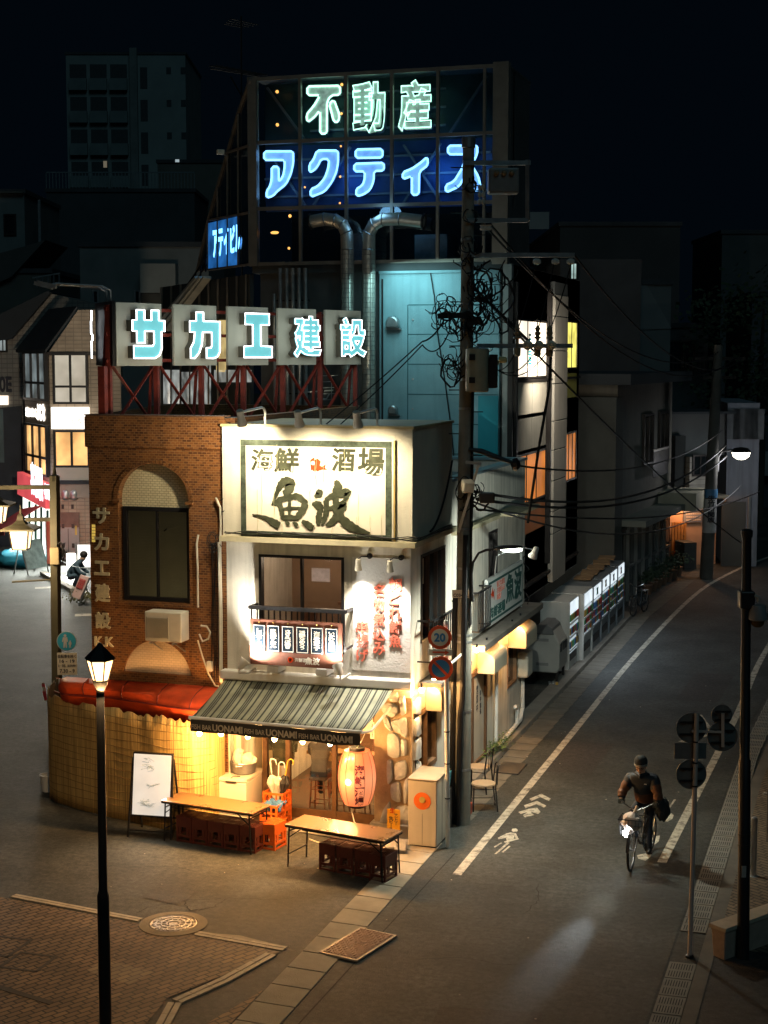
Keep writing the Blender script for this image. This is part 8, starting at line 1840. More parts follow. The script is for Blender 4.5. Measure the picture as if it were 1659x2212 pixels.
aboard('leaning poster board with red lettering near the crouching person',ZE(1025,2040),ZE(1150,2090),ZE(1270,1730),ZE(1130,1690),M('pink poster',(.55,.38,.34),.7,0,.15,3),'祝祝祝\n祝祝祝\n特特特')
aboard('tall poster board with blue picture in front of the bright shop',ZE(400,1650),ZE(690,1600),ZE(590,1160),ZE(430,1160),M('blue picture poster',(.3,.42,.45),.6,0,.45,3))
c=G(ZE(960,1640)); fr=Frame((c.x,c.y,0),RT); r_=fr.rect(ZE(950,1330),ZE(1095,1570)); t=thing('light_box','rounded white glowing light box sign standing on the left street','light box',c); MB().fbox(fr,*r_,-.12,0).build('light_face',emit('street light box',(1,.95,.85),1.7),t,bevel=.06); mb=MB(); mb.bar(fr.P((r_[0]+r_[1])/2,0,-.06),fr.P((r_[0]+r_[1])/2,r_[2],-.06),.06); mb.fbox(fr,r_[0],r_[1],0,.04,-.3,.2); mb.build('stand',m_dark,t)
light('AREA','box_glow',fr.P((r_[0]+r_[1])/2,(r_[2]+r_[3])/2,.3),140,(1,.95,.85),t,.8,to=fr.P(0,0,4))
c=G(ZE(1200,1640)); fr=Frame((c.x,c.y,0),RT); r_=fr.rect(ZE(1105,1210),ZE(1310,1530)); t=thing('poster_frame','tall white lit poster frame standing behind the crouching person','poster stand',c); MB().fbox(fr,*r_,-.05,0).build('poster',emit('lit poster',(.95,.93,.9),.85,.35,1.5),t); mb=MB()
for a in(r_[0],r_[1]): mb.bar(fr.P(a,0,-.03),fr.P(a,r_[3],-.03),.06)
mb.build('leg',m_steel,t)
c=G(ZE(270,1520)); crumple(c+V((0,0,.3)),.85,(1.2,.9,.5),21,'tarp_bundle',M('cyan tarpaulin',(.03,.25,.36),.5,0,.2,2),None,'cyan tarpaulin bundle lying on the left street','tarpaulin')
c=G(ZE(700,1510)); fr=Frame((c.x,c.y,0),RT); r_=fr.rect(ZE(655,870),ZE(748,1480)); t=thing('banner_flag','tall red banner flag with white characters beside the bright shop','banner',c); MB().fbox(fr,*r_,-.02,0).build('banner_cloth',M('banner red',(.6,.09,.05),.7,0,.15,1),t); MB().tube([fr.P(r_[0],0,-.01),fr.P(r_[0],r_[3]+.2,-.01)],.03,6).build('pole',m_steel,t); mb=MB(); put_text(mb,'小籠包餃子',fr.P(r_[0]+.2,r_[2]+.4,.002),RT,(0,0,1),(r_[1]-r_[0])*.6,(r_[3]-r_[2])*.85,bold=.03,depth=.01,vertical=True); mb.build('lettering',m_whitem,t)
# low kerb ledge and a planter strip by the brick building
mb=MB(); P=[G(ZE(620,1640)),G(ZE(850,1770)),G(ZE(1060,1890))]
for i in range(2): mb.bar(P[i]+V((0,0,.06)),P[i+1]+V((0,0,.06)),.25,.14)
struct('kerb_ledge',mb,m_conc)
c=G(ZE(1270,2030)); mb=MB(); random.seed(6)
for k in range(260):
    p=c+V((random.gauss(0,.35),random.gauss(0,.3),abs(random.gauss(.15,.12)))); s=random.uniform(.04,.1); a=random.uniform(0,6); mb.poly([p,p+V((math.cos(a)*s,math.sin(a)*s,s*.5)),p+V((math.sin(a)*s*.4,s*.3,s))])
tag(mb.build('shrub',M('dry shrub',(.16,.15,.06),.8,0,.4,8),fix=False),'dry yellow green shrub at the foot of the brick building','shrub')
# crouching person
c=G(ZE(1060,1830)); PR=thing('person','person in a dark blue jacket crouching behind the leaning poster board','person',c); K=1.28
def cp(x,y,z): return tuple(c+RT*(x*K)+hz*(y*K)+V((0,0,z*K)))
J={'pel':(-.12,0,.30),'wst':(-.02,0,.48),'chs':(.12,-.02,.66),'nck':(.22,-.03,.78),'hd0':(.28,-.04,.84),'hd1':(.33,-.05,.92),'sl':(.1,-.18,.68),'el':(.22,-.24,.46),'hl':(.40,-.15,.40),'sr':(.14,.16,.68),'er':(.28,.2,.48),'hr':(.42,.1,.42),'pl':(-.1,-.1,.3),'kl':(.22,-.15,.42),'al':(.02,-.14,.08),'fl':(.18,-.15,.04),'pr':(-.1,.1,.3),'kr':(.22,.15,.42),'ar':(.02,.14,.08),'fr':(.18,.15,.04)}
E2=[('pel','wst'),('wst','chs'),('chs','nck'),('nck','hd0'),('hd0','hd1'),('chs','sl'),('sl','el'),('el','hl'),('chs','sr'),('sr','er'),('er','hr'),('pel','pl'),('pl','kl'),('kl','al'),('al','fl'),('pel','pr'),('pr','kr'),('kr','ar'),('ar','fr')]
Rr={k:.09*K for k in J}; 
for k,v in(('pel',.16),('wst',.16),('chs',.17),('nck',.06),('hd0',.085),('hd1',.09),('sl',.09),('sr',.09),('el',.06),('er',.06),('hl',.04),('hr',.04),('kl',.08),('kr',.08),('al',.055),('ar',.055),('fl',.045),('fr',.045)): Rr[k]=v*K
skin_body('body',{k:cp(*v) for k,v in J.items()},E2,Rr,[M('denim blue jacket',(.05,.09,.12),.85,0,.25,6),M('navy trousers',(.012,.016,.03),.85),M('skin',(.45,.27,.17),.55)],PR,lambda q:(2 if q.z>c.z+.82*K else 0 if q.z>c.z+.36*K else 1))
MB().ball(cp(.31,-.04,.95),.11*K,12,8,(1,1,.95)).build('hair',bh,PR,smooth=True)
# ================================================================== BACKGROUND BUILDINGS
dkw=M('night grey wall',(.16,.175,.17),.85,0,.22,.5); dkw2=M('night brown wall',(.11,.105,.09),.85,0,.25,.5); dkr=M('night roof',(.05,.055,.06),.85,0,.3,.6)
def block(name,lab,p0,p1,ytop,depth,back,m_,ang=0.0,tf=None,cat='building'):
    """a plain building volume whose front face spans two photo columns at a given distance"""
    tf=tf or (lambda x,y:(x,y)); o=at_depth(tf(p0,ytop),depth); fr=Frame((o.x,o.y,0),Matrix.Rotation(ang,3,'Z')@RT); a1,z1=fr.q(tf(p1,ytop)); _,z0=fr.q(tf(p0,ytop))
    t=thing(name,lab,cat,(o.x,o.y,0)); MB().hexa([fr.P(a,z,d) for z in(0,z0) for a,d in((0,0),(a1,0),(a1,-back),(0,-back))]).build('wall',m_,t)
    MB().hexa([fr.P(a,z,d) for z in(z0,z0+.25) for a,d in((-.1,.1),(a1+.1,.1),(a1+.1,-back-.1),(-.1,-back-.1))]).build('parapet',dkr,t)
    return t,fr,a1,z0
# far apartment tower, upper left
t,fr,a1,z1=block('apartment_tower','dim concrete apartment tower with balconies far away at upper left',142,400,118,165,14,M('far concrete',(.20,.235,.23),.85,0,.15,.3))
xs=[.0,.16,.32,.50,.60]
fo_=M('far opening',(.035,.045,.05),.6); fb_=M('far balcony',(.15,.18,.18),.85,0,.2,.4)
for j in range(5):
    zt=z1-1.0-j*3.35
    for k in range(3):
        x0=a1*(.03+.17*k);x1=a1*(.17+.17*k); MB().fbox(fr,x0,x1,zt-1.5,zt,.01,.03).build('balcony_opening',fo_,t); MB().fbox(fr,x0-.05,x1+.05,zt-2.7,zt-1.5,.031,.5).build('balcony_front',fb_,t)
    for k,w,h in((.62,a1*.06,2.2),(.84,.5,.7),(.96,.5,.7)): MB().fbox(fr,a1*k,min(a1,a1*k+w),zt-h-.3,zt-.3,.01,.03).build('window',fo_,t)
mb=MB(); mb.fbox(fr,a1*.54,a1*.6,0,z1+.6,.02,.6); mb.build('pier',dkw,t)
x=a1*.29; MB().fbox(fr,a1*.30,a1*.33,FT.q((210,350))[1]*0+fr.q((210,362))[1],fr.q((210,348))[1],.035,.06).build('lit_window',emit('faint room',(1,.8,.55),.08),t)
t,fr,a1,z1=block('rooftop_house','dark low building below the apartment tower with a small railing',340,480,352,120,10,dkw2)
MB().fbox(fr,a1*.28,a1*.34,z1+.05,z1+.25,.0,.15).build('roof_lamp',emit('small far lamp',(.7,.85,.9),.3),t)
t,fr,a1,z1=block('flat_roof_building','wide dark building with roof railing under the apartment tower',100,420,415,112,16,M('far dark wall',(.05,.06,.065),.85,0,.2,.4))
mb=MB()
for k in range(46): mb.fbox(fr,a1*k/45-.03,a1*k/45+.03,z1+.25,z1+1.35,-.1,-.05)
mb.fbox(fr,0,a1,z1+1.35,z1+1.43,-.12,-.03); mb.build('roof_railing',M('far railing',(.15,.18,.19),.7),t)
t,fr,a1,z1=block('grey_house','grey house with a dim window at the far left edge',-60,52,418,92,10,dkw)
q=fr.rect(Z9(20,990),Z9(90,1105)); window(fr,q,t,2,1,m_dark,m_dglass,.1,-.02,.1,.03)
MB().fbox(fr,-1,a1,fr.q(Z9(0,870))[1],z1,.02,.3).build('fascia',dkw2,t)
MB().fbox(fr,a1+.6,a1+.75,0,fr.q(Z9(218,905))[1],-1,-.85).build('roof_pipe',m_steel,t)
t,fr,a1,z1=block('slope_roof_house','building with a big dark slanting roof at the left edge',-60,110,590,84,8,dkw2)
MB().prism([fr.P(*fr.q(Z9(*p),.3),.3) for p in((-100,1240),(0,1200),(130,1165),(245,1130),(60,1330),(-100,1400))],-fr.n*6).build('roof_slope',M('slanting roof',(.07,.07,.065),.8,0,.2,.5),t)
t,fr,a1,z1=block('flat_house','long grey flat roofed house behind the tiled building',172,450,533,80,8,dkw)
q=fr.rect(Z9(775,1265),Z9(965,1420)); MB().fbox(fr,q[0],q[1],q[2],q[3],.02,1.2).build('roof_hut',M('pale hut wall',(.3,.3,.27),.8,0,.15,.6),t)
window(fr,fr.rect(Z9(500,1400),Z9(535,1475)),t,1,1,m_steel,m_dglass,.08,-.02,.1,.03); window(fr,fr.rect(Z9(725,1400),Z9(760,1475)),t,1,1,m_steel,m_dglass,.08,-.02,.1,.03)
t=thing('balcony_railing','pale lit metal railing on a dark roof left of the neon sign','railing',fr.P(0,0,2)); mb=MB()
for k in range(5): mb.bar(fr.P(*fr.q(Z9(200+30*k,1330-3*k),2),2),fr.P(*fr.q(Z9(200+30*k,1385),2),2),.06)
mb.bar(fr.P(*fr.q(Z9(175,1335),2),2),fr.P(*fr.q(Z9(325,1310),2),2),.07); mb.build('rail',m_steel,t)
# right background, along the bending street
def rb(name,lab,px0,px1,ytop,dep,back,m_,ang): return block(name,lab,px0,px1,ytop,dep,back,m_,ang)
t,fr,a1,z1=rb('large_building','very large dark building filling the right background',1210,1470,488,95,20,M('dark mass wall',(.045,.05,.052),.85,0,.2,.3),.0)
MB().fbox(fr,fr.q((1148,430))[0],fr.q((1216,430))[0],fr.q((1180,472))[1],fr.q((1180,432))[1],-8,-7.9).build('roof_screen',M('pale roof screen',(.22,.25,.25),.7,0,.1,.5),t)
t,fr,a1,z1=rb('gable_building','dark building with sloping gable behind the block',1255,1450,615,72,8,M('gable wall dark',(.12,.135,.135),.85,0,.15,.4),.0)
mb=MB(); g=[fr.P(*fr.q(p,.05),.05) for p in((1256,620),(1397,615),(1450,708),(1450,710),(1256,716))]; mb.prism(g,-fr.n*.06); mb.build('gable_face',M('gable grey',(.15,.165,.165),.85,0,.15,.5),t)
mb=MB(); mb.fbox(fr,*fr.rect((1304,708),(1372,830)),.02,.05); mb.fbox(fr,*fr.rect((1258,802),(1292,892)),.02,.05); mb.build('dark_opening',M('black opening',(.015,.018,.02),.7),t)
q=FM.P(0,0,0); o=at_depth((1240,575),70); t=thing('lit_window_house','dark house with one tall bright window above the block','building',(o.x,o.y,0)); fr=Frame((o.x,o.y,0),RT); MB().fbox(fr,-.6,3,0,fr.q((1240,560))[1],-6,0).build('wall',dkr,t); window(fr,fr.rect((1231,567),(1247,605)),t,2,1,m_dark,emit('cool bright window',(.6,.85,.8),.4,.5,1.2),.06,-.02,.1,.03)
t,fr,a1,z1=rb('step_building','dim olive building stepping down behind the shop houses',1292,1420,832,68,8,M('olive night wall',(.09,.1,.075),.85,0,.2,.4),.05)
t,fr,a1,z1=rb('balcony_building','dark building with upper balcony near the second utility pole',1395,1530,640+68,80,8,M('balcony night wall',(.07,.08,.08),.85,0,.2,.4),-.05)
window(fr,fr.rect((1430,735),(1500,800)),t,3,1,m_dark,m_dglass,.1,-.02,.1,.03); mb=MB()
for k in range(20): mb.fbox(fr,a1*.3+k*.2,a1*.3+k*.2+.05,fr.q((1450,812))[1],fr.q((1450,770))[1],.5,.53)
mb.build('balcony_rail',m_dark,t)
# the shop house right behind the vending machines (shutters, sign, hood)
S0=V((-8.0,51.3,0)); S1=V((-7.3,60.0,0)); u=(S1-S0); FH=Frame(S0,u); L=u.length
SH=thing('shop_house','dark two storey shop house with shuttered front and hanging sign up the street','building',S0)
hz_=FH.q((1400,985))[1]
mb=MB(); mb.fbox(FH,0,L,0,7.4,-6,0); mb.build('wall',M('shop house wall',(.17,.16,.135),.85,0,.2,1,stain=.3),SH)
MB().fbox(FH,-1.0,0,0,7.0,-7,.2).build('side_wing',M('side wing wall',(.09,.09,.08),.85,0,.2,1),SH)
MB().fbox(FH,-1.2,L+.2,7.4,7.75,-6,.7).build('roof_eave',dkr,SH)
MB().fbox(FH,.0,L*.75,2.75,2.95,.01,1.0).build('shop_hood',M('hood grey',(.2,.2,.17),.7,0,.2,1),SH)
MB().fbox(FH,L*.74,L*1.05,2.7,3.35,.01,1.4).build('canopy_box',M('canopy cream',(.33,.31,.24),.7,0,.15,1),SH)
mb=MB(); n=7
for k in range(n):
    x0=.3+(L-.5)*k/n; x1=.3+(L-.5)*(k+1)/n-.1; mb.fbox(FH,x0,x0+.1,.05,2.6,.01,.12); mb.fbox(FH,x0+.1,x1,1.15,1.24,.01,.08); mb.fbox(FH,x0+.1,x1,2.5,2.6,.01,.08)
sf=mb.build('shop_front_frame',M('shop front aluminium',(.2,.22,.22),.5,.3,.15,2),SH); mb=MB(); mb.fbox(FH,.3,L-.2,.05,2.6,.001,.009); mb.build('pane',M('dim blue shop glass',(.05,.065,.075),.12,0,.4,1,spec=.8),sf)
mb=MB()
for k,(c_,m__) in enumerate(((L*.72,'a'),(L*.86,'b'))): mb.fbox(FH,c_-.35,c_+.3,1.3,2.45,.013,.02)
mb.build('poster',M('dim poster',(.35,.33,.3),.7,0,.3,3),SH); MB().lathe(FH.P(L*.86,2.0,.024),[(.22,0),(.22,.006),(.15,.006),(.15,.0)],18,axis=FH.n).build('poster_ring',M('poster ring red',(.4,.06,.07),.7),SH)
for rr in((L*.42,L*.6,4.5,6.3),(L*.72,L*.9,4.3,6.3)): window(FH,rr,SH,2,1,m_dark,m_dglass,.08,-.05,.1,.02)
mb=MB()
for k in range(16): a=L*.42+k*.16; mb.fbox(FH,a,a+.04,4.1,5.0,.4,.43)
mb.fbox(FH,L*.40,L*.70,5.0,5.08,.38,.46); mb.build('window_rail',m_dark,SH)
o=at_depth((1385,1040),60.5); fs=Frame((o.x,o.y,0),Matrix.Rotation(R(-8),3,'Z')@RT); q=fs.rect(ZG(545,395),ZG(662,855)); vs_=thing('vertical_sign','tall dim vertical sign with two columns of characters on the shop house','sign',fs.P(q[0],q[2])); MB().fbox(fs,*q,-.2,0).build('sign_box',M('dim sign face',(.24,.23,.2),.6,0,.15,1.5),vs_)
mb=MB(); w=q[1]-q[0];h=q[3]-q[2]; put_text(mb,'日本ソバ印刷',fs.P(q[0]+w*.1,q[2]+h*.2,.002),fs.u,(0,0,1),w*.34,h*.76,bold=.03,depth=.01,vertical=True); put_text(mb,'クリーム館',fs.P(q[0]+w*.56,q[2]+h*.2,.002),fs.u,(0,0,1),w*.34,h*.7,bold=.03,depth=.01,vertical=True); put_text(mb,'玉泉堂',fs.P(q[0]+w*.1,q[2]+h*.03,.002),fs.u,(0,0,1),w*.8,h*.1,bold=.03,depth=.01); mb.build('lettering',M('sign blue black',(.03,.03,.05),.7),vs_)
q2=fs.rect(ZG(585,745),ZG(720,940)); tag(MB().fbox(fs,q2[0],q2[1],q2[2]+.2,q2[3],-.5,-.45).build('small_signboard',M('pale tilted board',(.34,.33,.29),.7)),'small pale tilted board below the vertical sign','sign')
# orange lit entrance building
S2=at_depth((1470,1215),62.5); S2.z=0; FO=Frame(S2,Matrix.Rotation(R(14),3,'Z')@RT); oq=lambda x,y,d=0:FO.q(ZG(x,y),d)
OB=thing('lit_entrance_house','house with white siding and an orange lit entrance up the street','building',S2)
x0=oq(868,1300)[0];x1=oq(1260,1300)[0]; zt=oq(1000,790)[1]
MB().fbox(FO,x0,x1,0,zt,-.6,-.4).build('entrance_wall',M('peach entrance tile',(.46,.28,.17),.7,0,.12,1),OB)
sdg=stripemat('white siding',[(0,(.42,.40,.35)),(.88,(.2,.19,.17))],'Z',.22,.7); mb=MB(); mb.fbox(FO,oq(955,500)[0],oq(1170,500)[0],zt,oq(1000,470)[1],-.4,.6); mb.build('siding',sdg,OB)
MB().fbox(FO,oq(870,500)[0],oq(954,500)[0],zt-.3,oq(1000,300)[1],-.4,.2).build('dark_recess',M('dark recess',(.03,.035,.035),.8),OB)
MB().fbox(FO,x0,x1+.4,oq(1000,470)[1],oq(1000,120)[1],-3,-.3).build('upper_wall',M('upper dark wall',(.13,.14,.14),.85,0,.2,.6),OB); MB().fbox(FO,x0-.4,x1+.4,oq(1000,118)[1],oq(1000,100)[1],-3,.5).build('eave',dkr,OB)
window(FO,(oq(1030,500,.6)[0],oq(1160,500,.6)[0],oq(1000,640,.6)[1],oq(1000,460,.6)[1]),OB,2,1,m_dark,m_dglass,.07,.55,.68,.61)
MB().fbox(FO,x0-.1,x1,zt-.12,zt,-.4,.7).build('entrance_soffit',M('soffit',(.36,.3,.22),.7),OB)
mb=MB(); q=(oq(985,1020)[0],oq(1140,1020)[0],oq(1000,1030)[1],oq(1000,890)[1]); sbx=MB().fbox(FO,*q,-.39,-.3).build('name_board',M('blue grey board',(.16,.17,.2),.5,0,.1,2),OB)
w=q[1]-q[0];h=q[3]-q[2]
put_text(mb,'EKOBEER',FO.P(q[0]+.1,q[2]+h*.7,-.298),FO.u,(0,0,1),w*.85,h*.22,bold=.04,depth=.01)
for k in range(3): put_text(mb,'■■■■■■■',FO.P(q[0]+.1,q[2]+h*(.1+.18*k),-.298),FO.u,(0,0,1),w*.8,h*.09,bold=0,depth=.01)
mb.build('lettering',M('board letter',(.45,.38,.33),.7),sbx)
mb=MB()
for k in range(5): a=oq(872,1100)[0]+k*.13; mb.fbox(FO,a,a+.1,.5,oq(900,1025)[1],-.2,-.12)
mb.build('wood_slats',M('amber slats',(.42,.18,.04),.6,0,.2,2),OB)
MB().fbox(FO,oq(885,1200)[0],oq(985,1200)[0],0,oq(900,1170)[1],.0,.9).build('side_cabinet',M('dark cabinet',(.03,.035,.035),.6,0,.2,1),OB)
light('POINT','entrance_lamp',FO.P((x0+x1)/2-.6,zt-.35,.1),60,(1,.47,.2),OB,.15)
# grey wall building with a street lamp
S3=FO.P(x1+.05,0,.3); FW2=Frame(S3,Matrix.Rotation(R(-6),3,'Z')@RT); wq=lambda x,y,d=0:FW2.q(ZG(x,y),d)
GB=thing('grey_wall_building','blue grey blank walled building beside the far street lamp','building',S3); xe=wq(1580,600)[0]
MB().fbox(FW2,0,xe,0,wq(1400,30)[1],-7,0).build('wall',M('blue grey render',(.20,.21,.24),.85,0,.15,.6,stain=.35),GB)
MB().fbox(FW2,wq(1275,900)[0],wq(1475,900)[0],0,wq(1400,850)[1],.005,.06).build('shutter',M('dark shutter',(.06,.065,.06),.6,0,.2,1),GB); MB().fbox(FW2,wq(1490,900)[0],xe-.3,0,wq(1400,800)[1],.005,.25).build('side_pier',M('pier grey',(.15,.16,.16),.8,0,.2,1),GB)
mb=MB(); random.seed(12)
for k in range(5): a=wq(1320+k*50,100)[0]; mb.fbox(FW2,a,a+.5,wq(1400,330)[1],wq(1400,80)[1],.004,.09)
mb.build('corrugated_panel',M('stained panel',(.11,.115,.12),.7,0,.35,2,stain=.6),GB)
t,fr,a1,z1=rb('edge_building','dark building at the right edge beyond the bend',1625,1760,640,86,12,M('edge wall',(.07,.075,.08),.85,0,.2,.4),-.1); MB().fbox(fr,fr.q((1632,1035))[0],a1,fr.q((1632,1018))[1]-.2,fr.q((1632,975))[1],.1,.6).build('pale_canopy',M('pale canopy',(.3,.28,.26),.7),t)
t,fr,a1,z1=rb('upper_house','dim house with tilted roof high at the right edge',1560,1720,505,105,10,M('upper dim wall',(.07,.08,.08),.85,0,.25,.4),0)
# second utility pole with lamp and plates
b=V((-5.86,59.5,0)); hz=V((_f.x,_f.y,0)).normalized(); p2=lambda p,d=0:plane(p,b-hz*d,hz)
U2=thing('utility_pole','distant concrete utility pole with plates and a street lamp by the lit entrance','utility pole',b); top=p2((1552,745))
MB().tube([b,b.lerp(top,.33),b.lerp(top,.66),top],[.25,.23,.2,.16],14).build('shaft',M('dark concrete pole',(.08,.078,.07),.85,0,.25,2),U2,smooth=True)
def wrap(y0,y1,name,m_):
    z0=p2(ZG(1170,y1)).z; z1=p2(ZG(1170,y0)).z; k=b.lerp(top,(z0+z1)/2/top.z); return MB().cyl(V((k.x,k.y,z0)),V((k.x,k.y,z1)),.262,n=14).build(name,m_,U2,smooth=True),k,z0,z1
wrap(745,815,'blue_plate',M('blue pole plate',(.05,.15,.28),.5)); pl,k,z0,z1=wrap(825,1105,'white_plate',M('dim white plate',(.36,.36,.36),.5))
mb=MB(); put_text(mb,'生竹新聞店',k-hz*.29-RT*.14+V((0,0,z0-k.z+.4)),RT,(0,0,1),.28,(z1-z0)*.8,bold=.03,depth=.01,vertical=True); mb.build('lettering',_mats['ink'],pl)
lq=p2(ZG(1435,440)); mb=MB(); mb.tube([p2(ZG(1240,600)),p2(ZG(1243,480)),p2(ZG(1275,430)),p2(ZG(1350,422)),p2(ZG(1410,435))],.05,6); mb.bar(p2(ZG(1240,424)),p2(ZG(1400,424)),.04); mb.build('lamp_arm',m_dark,U2)
MB().lathe(lq,[(.34,.0),(.36,.06),(.25,.16),(.001,.2)],16).build('lamp_hood',m_dark,U2,smooth=True); MB().lathe(lq,[(.335,-.002),(.3,-.14),(.18,-.24),(.001,-.28)],16).build('lamp_glass',emit('far lamp glass',(1,.92,.72),7),U2,smooth=True)
light('POINT','far_lamp_light',lq-V((0,0,.5)),50,(.9,.92,1),U2,.25)
mb=MB(); mb.bar(p2((1500,775)),p2((1610,775)),.12); mb.bar(p2((1520,815)),p2((1590,815)),.1); mb.build('crossarm',m_dark,U2)
# potted plants and leaves at the shop house foot
leaf=M('night leaf',(.035,.06,.03),.7,0,.4,4)
for k in range(7):
    c=V(G(ZG(690+42*k,1620-26*k)))+V((-.15,0,0)); t=thing('potted_plant',['nearest','second','third','fourth','fifth','sixth','farthest'][k]+' potted plant in the row along the shop house foot','plant',c,0,'potted plants along the shop house'); random.seed(50+k)
    MB().lathe(c,[(.001,0),(.14,0),(.19,.3),(.2,.3),(.2,.34),(.001,.33)],12).build('pot',M('clay pot',(.2,.11,.07),.8,0,.2,5),t); mb=MB(); rr=random.uniform(.25,.45)
    for i in range(170):
        p=c+V((random.gauss(0,rr*.5),random.gauss(0,rr*.6),.45+abs(random.gauss(0,rr*.6)))); s=random.uniform(.05,.12); a=random.uniform(0,6.3); d=V((math.cos(a),math.sin(a),random.uniform(-.5,.6))); n_=d.orthogonal().normalized()*s*.4; mb.poly([p,p+d*s*.5+n_,p+d*s,p+d*s*.5-n_])
    mb.build('foliage',leaf,t,fix=False)
# tree shape at far right
def tree(lab,px,dep,h,w,seed):
    o=at_depth(px,dep); c=V((o.x,o.y,0)); t=thing('tree',lab,'tree',c); random.seed(seed); MB().tube([c,c+V((.1,0,h*.3)),c+V((0,.2,h*.6)),c+V((.1,0,h*.85))],[.3,.24,.15,.05],9).build('trunk',M('bark',(.06,.045,.03),.9),t); mb=MB()
    cl=[c+V((random.gauss(0,w*.35),random.gauss(0,w*.35),h*(.45+.5*random.random()))) for _ in range(22)]
    for i in range(2600):
        p=random.choice(cl)+V((random.gauss(0,w*.14),random.gauss(0,w*.14),random.gauss(0,w*.12))); s=random.uniform(.15,.35); d=V((random.gauss(0,1),random.gauss(0,1),random.gauss(0,.6))).normalized(); n_=d.orthogonal().normalized()*s*.4; mb.poly([p,p+d*s*.5+n_,p+d*s,p+d*s*.5-n_])
    mb.build('crown',leaf,t,fix=False)
tree('dark leafy tree at the right edge behind the second utility pole',(1640,900),78,12.5,5,77)
# ================================================================== AERIALS AND OVERHEAD CABLES
def aerial(lab,base,top,px,n,fr_dir,L,cat='aerial'):
    t=thing('aerial',lab,'aerial',base); mb=MB(); mb.tube([base,top],.022,6); mb.build('mast',m_dark,t); return t
b_=FT.P(FT.q((700,900),-1.5)[0],5.7,1.2); dd=(b_-CAM).dot(_f); pa=lambda p:at_depth(p,dd)
t=aerial('small television aerial on the restaurant roof behind the spotlights',b_,pa((700,842)),None,0,0,0)
mb=MB(); mb.bar(pa((648,848)),pa((720,843)),.03)
for k in range(6): x=652+13*k; mb.bar(pa((x,848-k))-hz*.15,pa((x,848-k))+hz*.15,.012)
mb.tube([pa((690,855)),pa((684,862)),pa((705,862)),pa((712,850))],.018,6)
for k in range(7): mb.bar(pa((692,812+k*13)),pa((722 + (8 if k in(0,3) else 0),811+k*13)),.014)
mb.bar(pa((716,812)),pa((716,888)),.014); mb.build('elements',m_steel,t)
b_=at_depth((522,560),42); dd=42; pa=lambda p:at_depth(p,dd)
t=aerial('tall thin aerial mast above the left edge of the sign tower',V((b_.x,b_.y,9)),pa((521,35)),None,0,0,0); mb=MB()
for k in range(9): mb.bar(pa((452+k*12,143+k*2.3)),pa((452+k*12+30,140+k*2.3+3)),.03)
mb.bar(pa((455,148)),pa((560,165)),.03); mb.tube([pa((498,165)),pa((512,190)),pa((521,205))],.02,5)
for k in range(4): mb.bar(pa((484+k*4,52-k*4)),pa((528+k*10,60-k*2)),.02)
mb.build('elements',m_dark,t)
cam2=thing('wall_camera','small pale camera on a stalk at the sloped edge of the sign tower','camera',fl((208,540),.1)); MB().tube([fl((208,540),.1),fl((190,528),.3)],.02,6).build('stalk',m_steel,cam2); MB().cbox(fl((178,520),.35),.18,.12,.12,.6).build('camera_body',m_cream,cam2,bevel=.02)
def cable(lab,pts,r=.012,grp='overhead cables'):
    mb=MB(); mb.tube(pts,r,5); tag(mb.build('overhead_cable',m_rubber),lab,'cable',grp)
w0=pdep((912,738),.3)
e1=FF.P(*FF.q(Z1(1330,770),.1),.1)
cable('upper service cable running from the pole down past the big sign to the conduit',sag(w0,FF.P(*FF.q(Z1(1322,700),.1),.1),.12)); cable('lower service cable running from the pole down past the big sign to the conduit',sag(w0-V((0,0,.06)),e1,.2))
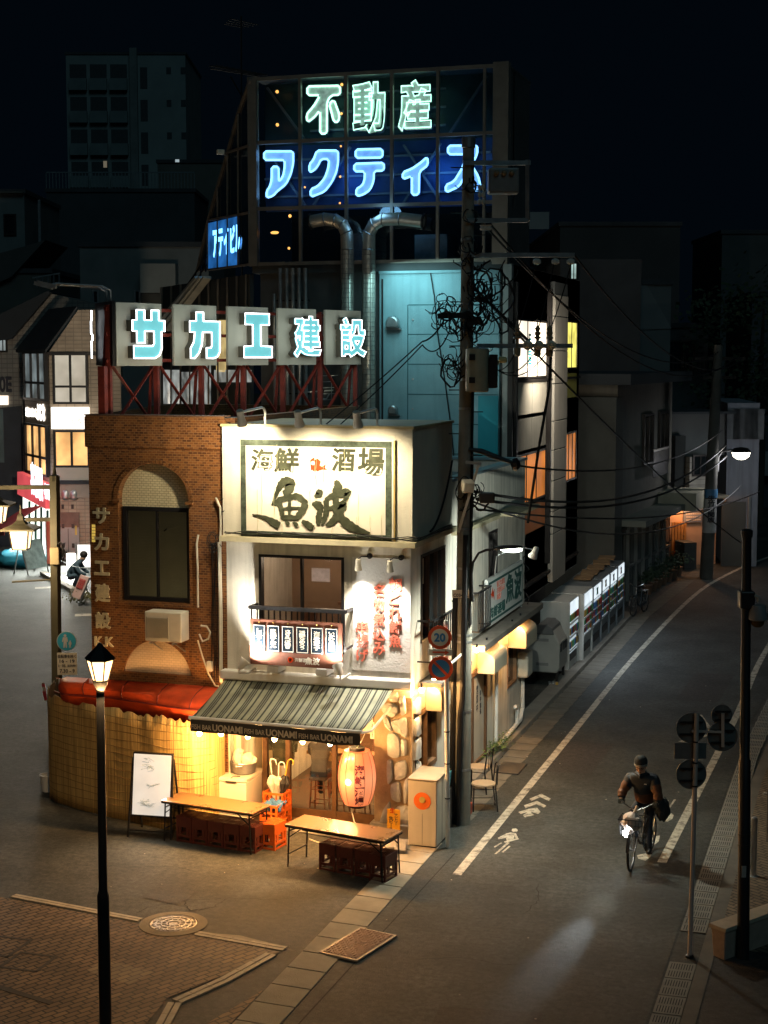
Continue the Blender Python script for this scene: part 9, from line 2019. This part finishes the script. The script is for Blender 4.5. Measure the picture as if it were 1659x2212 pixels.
cable('short cable from the pole to the twisted joint left of it',sag(pdep((960,690),.15),w0,.08),.015); cable('lower short cable from the pole to the twisted joint left of it',sag(pdep((975,705),.15),w0-V((0,0,.05)),.25),.012)
pole2=lambda p:p2(p)
far=[((1040,480),(1552,760),1.2,'topmost high voltage cable towards the second pole'),((1060,485),(1590,772),1.5,'second high voltage cable towards the second pole'),((1240,551),(1600,778),1.0,'third high voltage cable from the long crossarm')]
for a_,b2_,s,lab in far: cable(lab,sag(pdep(a_,.1),p2(b2_),s,20),.02)
cable('long diagonal guy cable descending from the pole to the right across the street',sag(pdep((1065,665),.1),at_depth((1600,1172),54),.25,20),.022)
for i,(a_,b2_,s,lab) in enumerate((((1025,1062),(1570,960),.9,'thick telephone cable bundle from the pole up the street'),((1030,1078),(1570,985),.8,'second telephone cable bundle from the pole up the street'),((1025,1085),(1600,1050),1.1,'low telephone cable dipping in front of the terracotta panels'),((1110,1005),(1560,930),.6,'cable from the splice case to the second pole'),((1030,1100),(1640,1062),.5,'lowest telephone cable running to the right edge'))):
    cable(lab,sag(pdep(a_,.1),p2(b2_),s,22),.03 if i<2 else .02)
cable('vertical drop cable hanging from the insulators to the street side',[pdep((1190,760),.15),pdep((1186,840),.15),pdep((1165,960),.15),pdep((1140,1130),.15)],.025)
for k,x in enumerate((1117,1161,1187)):
    cable(['left','middle','right'][k]+' jumper cable looping from the pin insulators to the transformer',sag(pdep((x,752),.16),pdep((1050,775),.3),.28+.05*k),.01); cable(['left','middle','right'][k]+' cable rising from the pin insulators to the upper crossarm',sag(pdep((x,715),.16),pdep((1160+ (38*k),560),.14),.08),.01)
cable('cable loop hanging beside the side signboard lamp',[FS.P(34.2+.25*math.sin(t_*1.3),4.0-.09*t_,.15+.1*math.cos(t_*1.5)) for t_ in range(14)],.012,None)
cable('dark cable running down the parapet side to the corner window',sag(FS.P(27.9,6.4,.1),FS.P(26.4,5.25,.1),.25),.02,None)
cable('thin cable at left crossing the brick wall to the olive pole',sag(FF.P(*FF.q(Z1(1000,870),.1),.1),lp(ZE(860,1420)),.5),.012,None)
print('objects',len(bpy.data.objects))
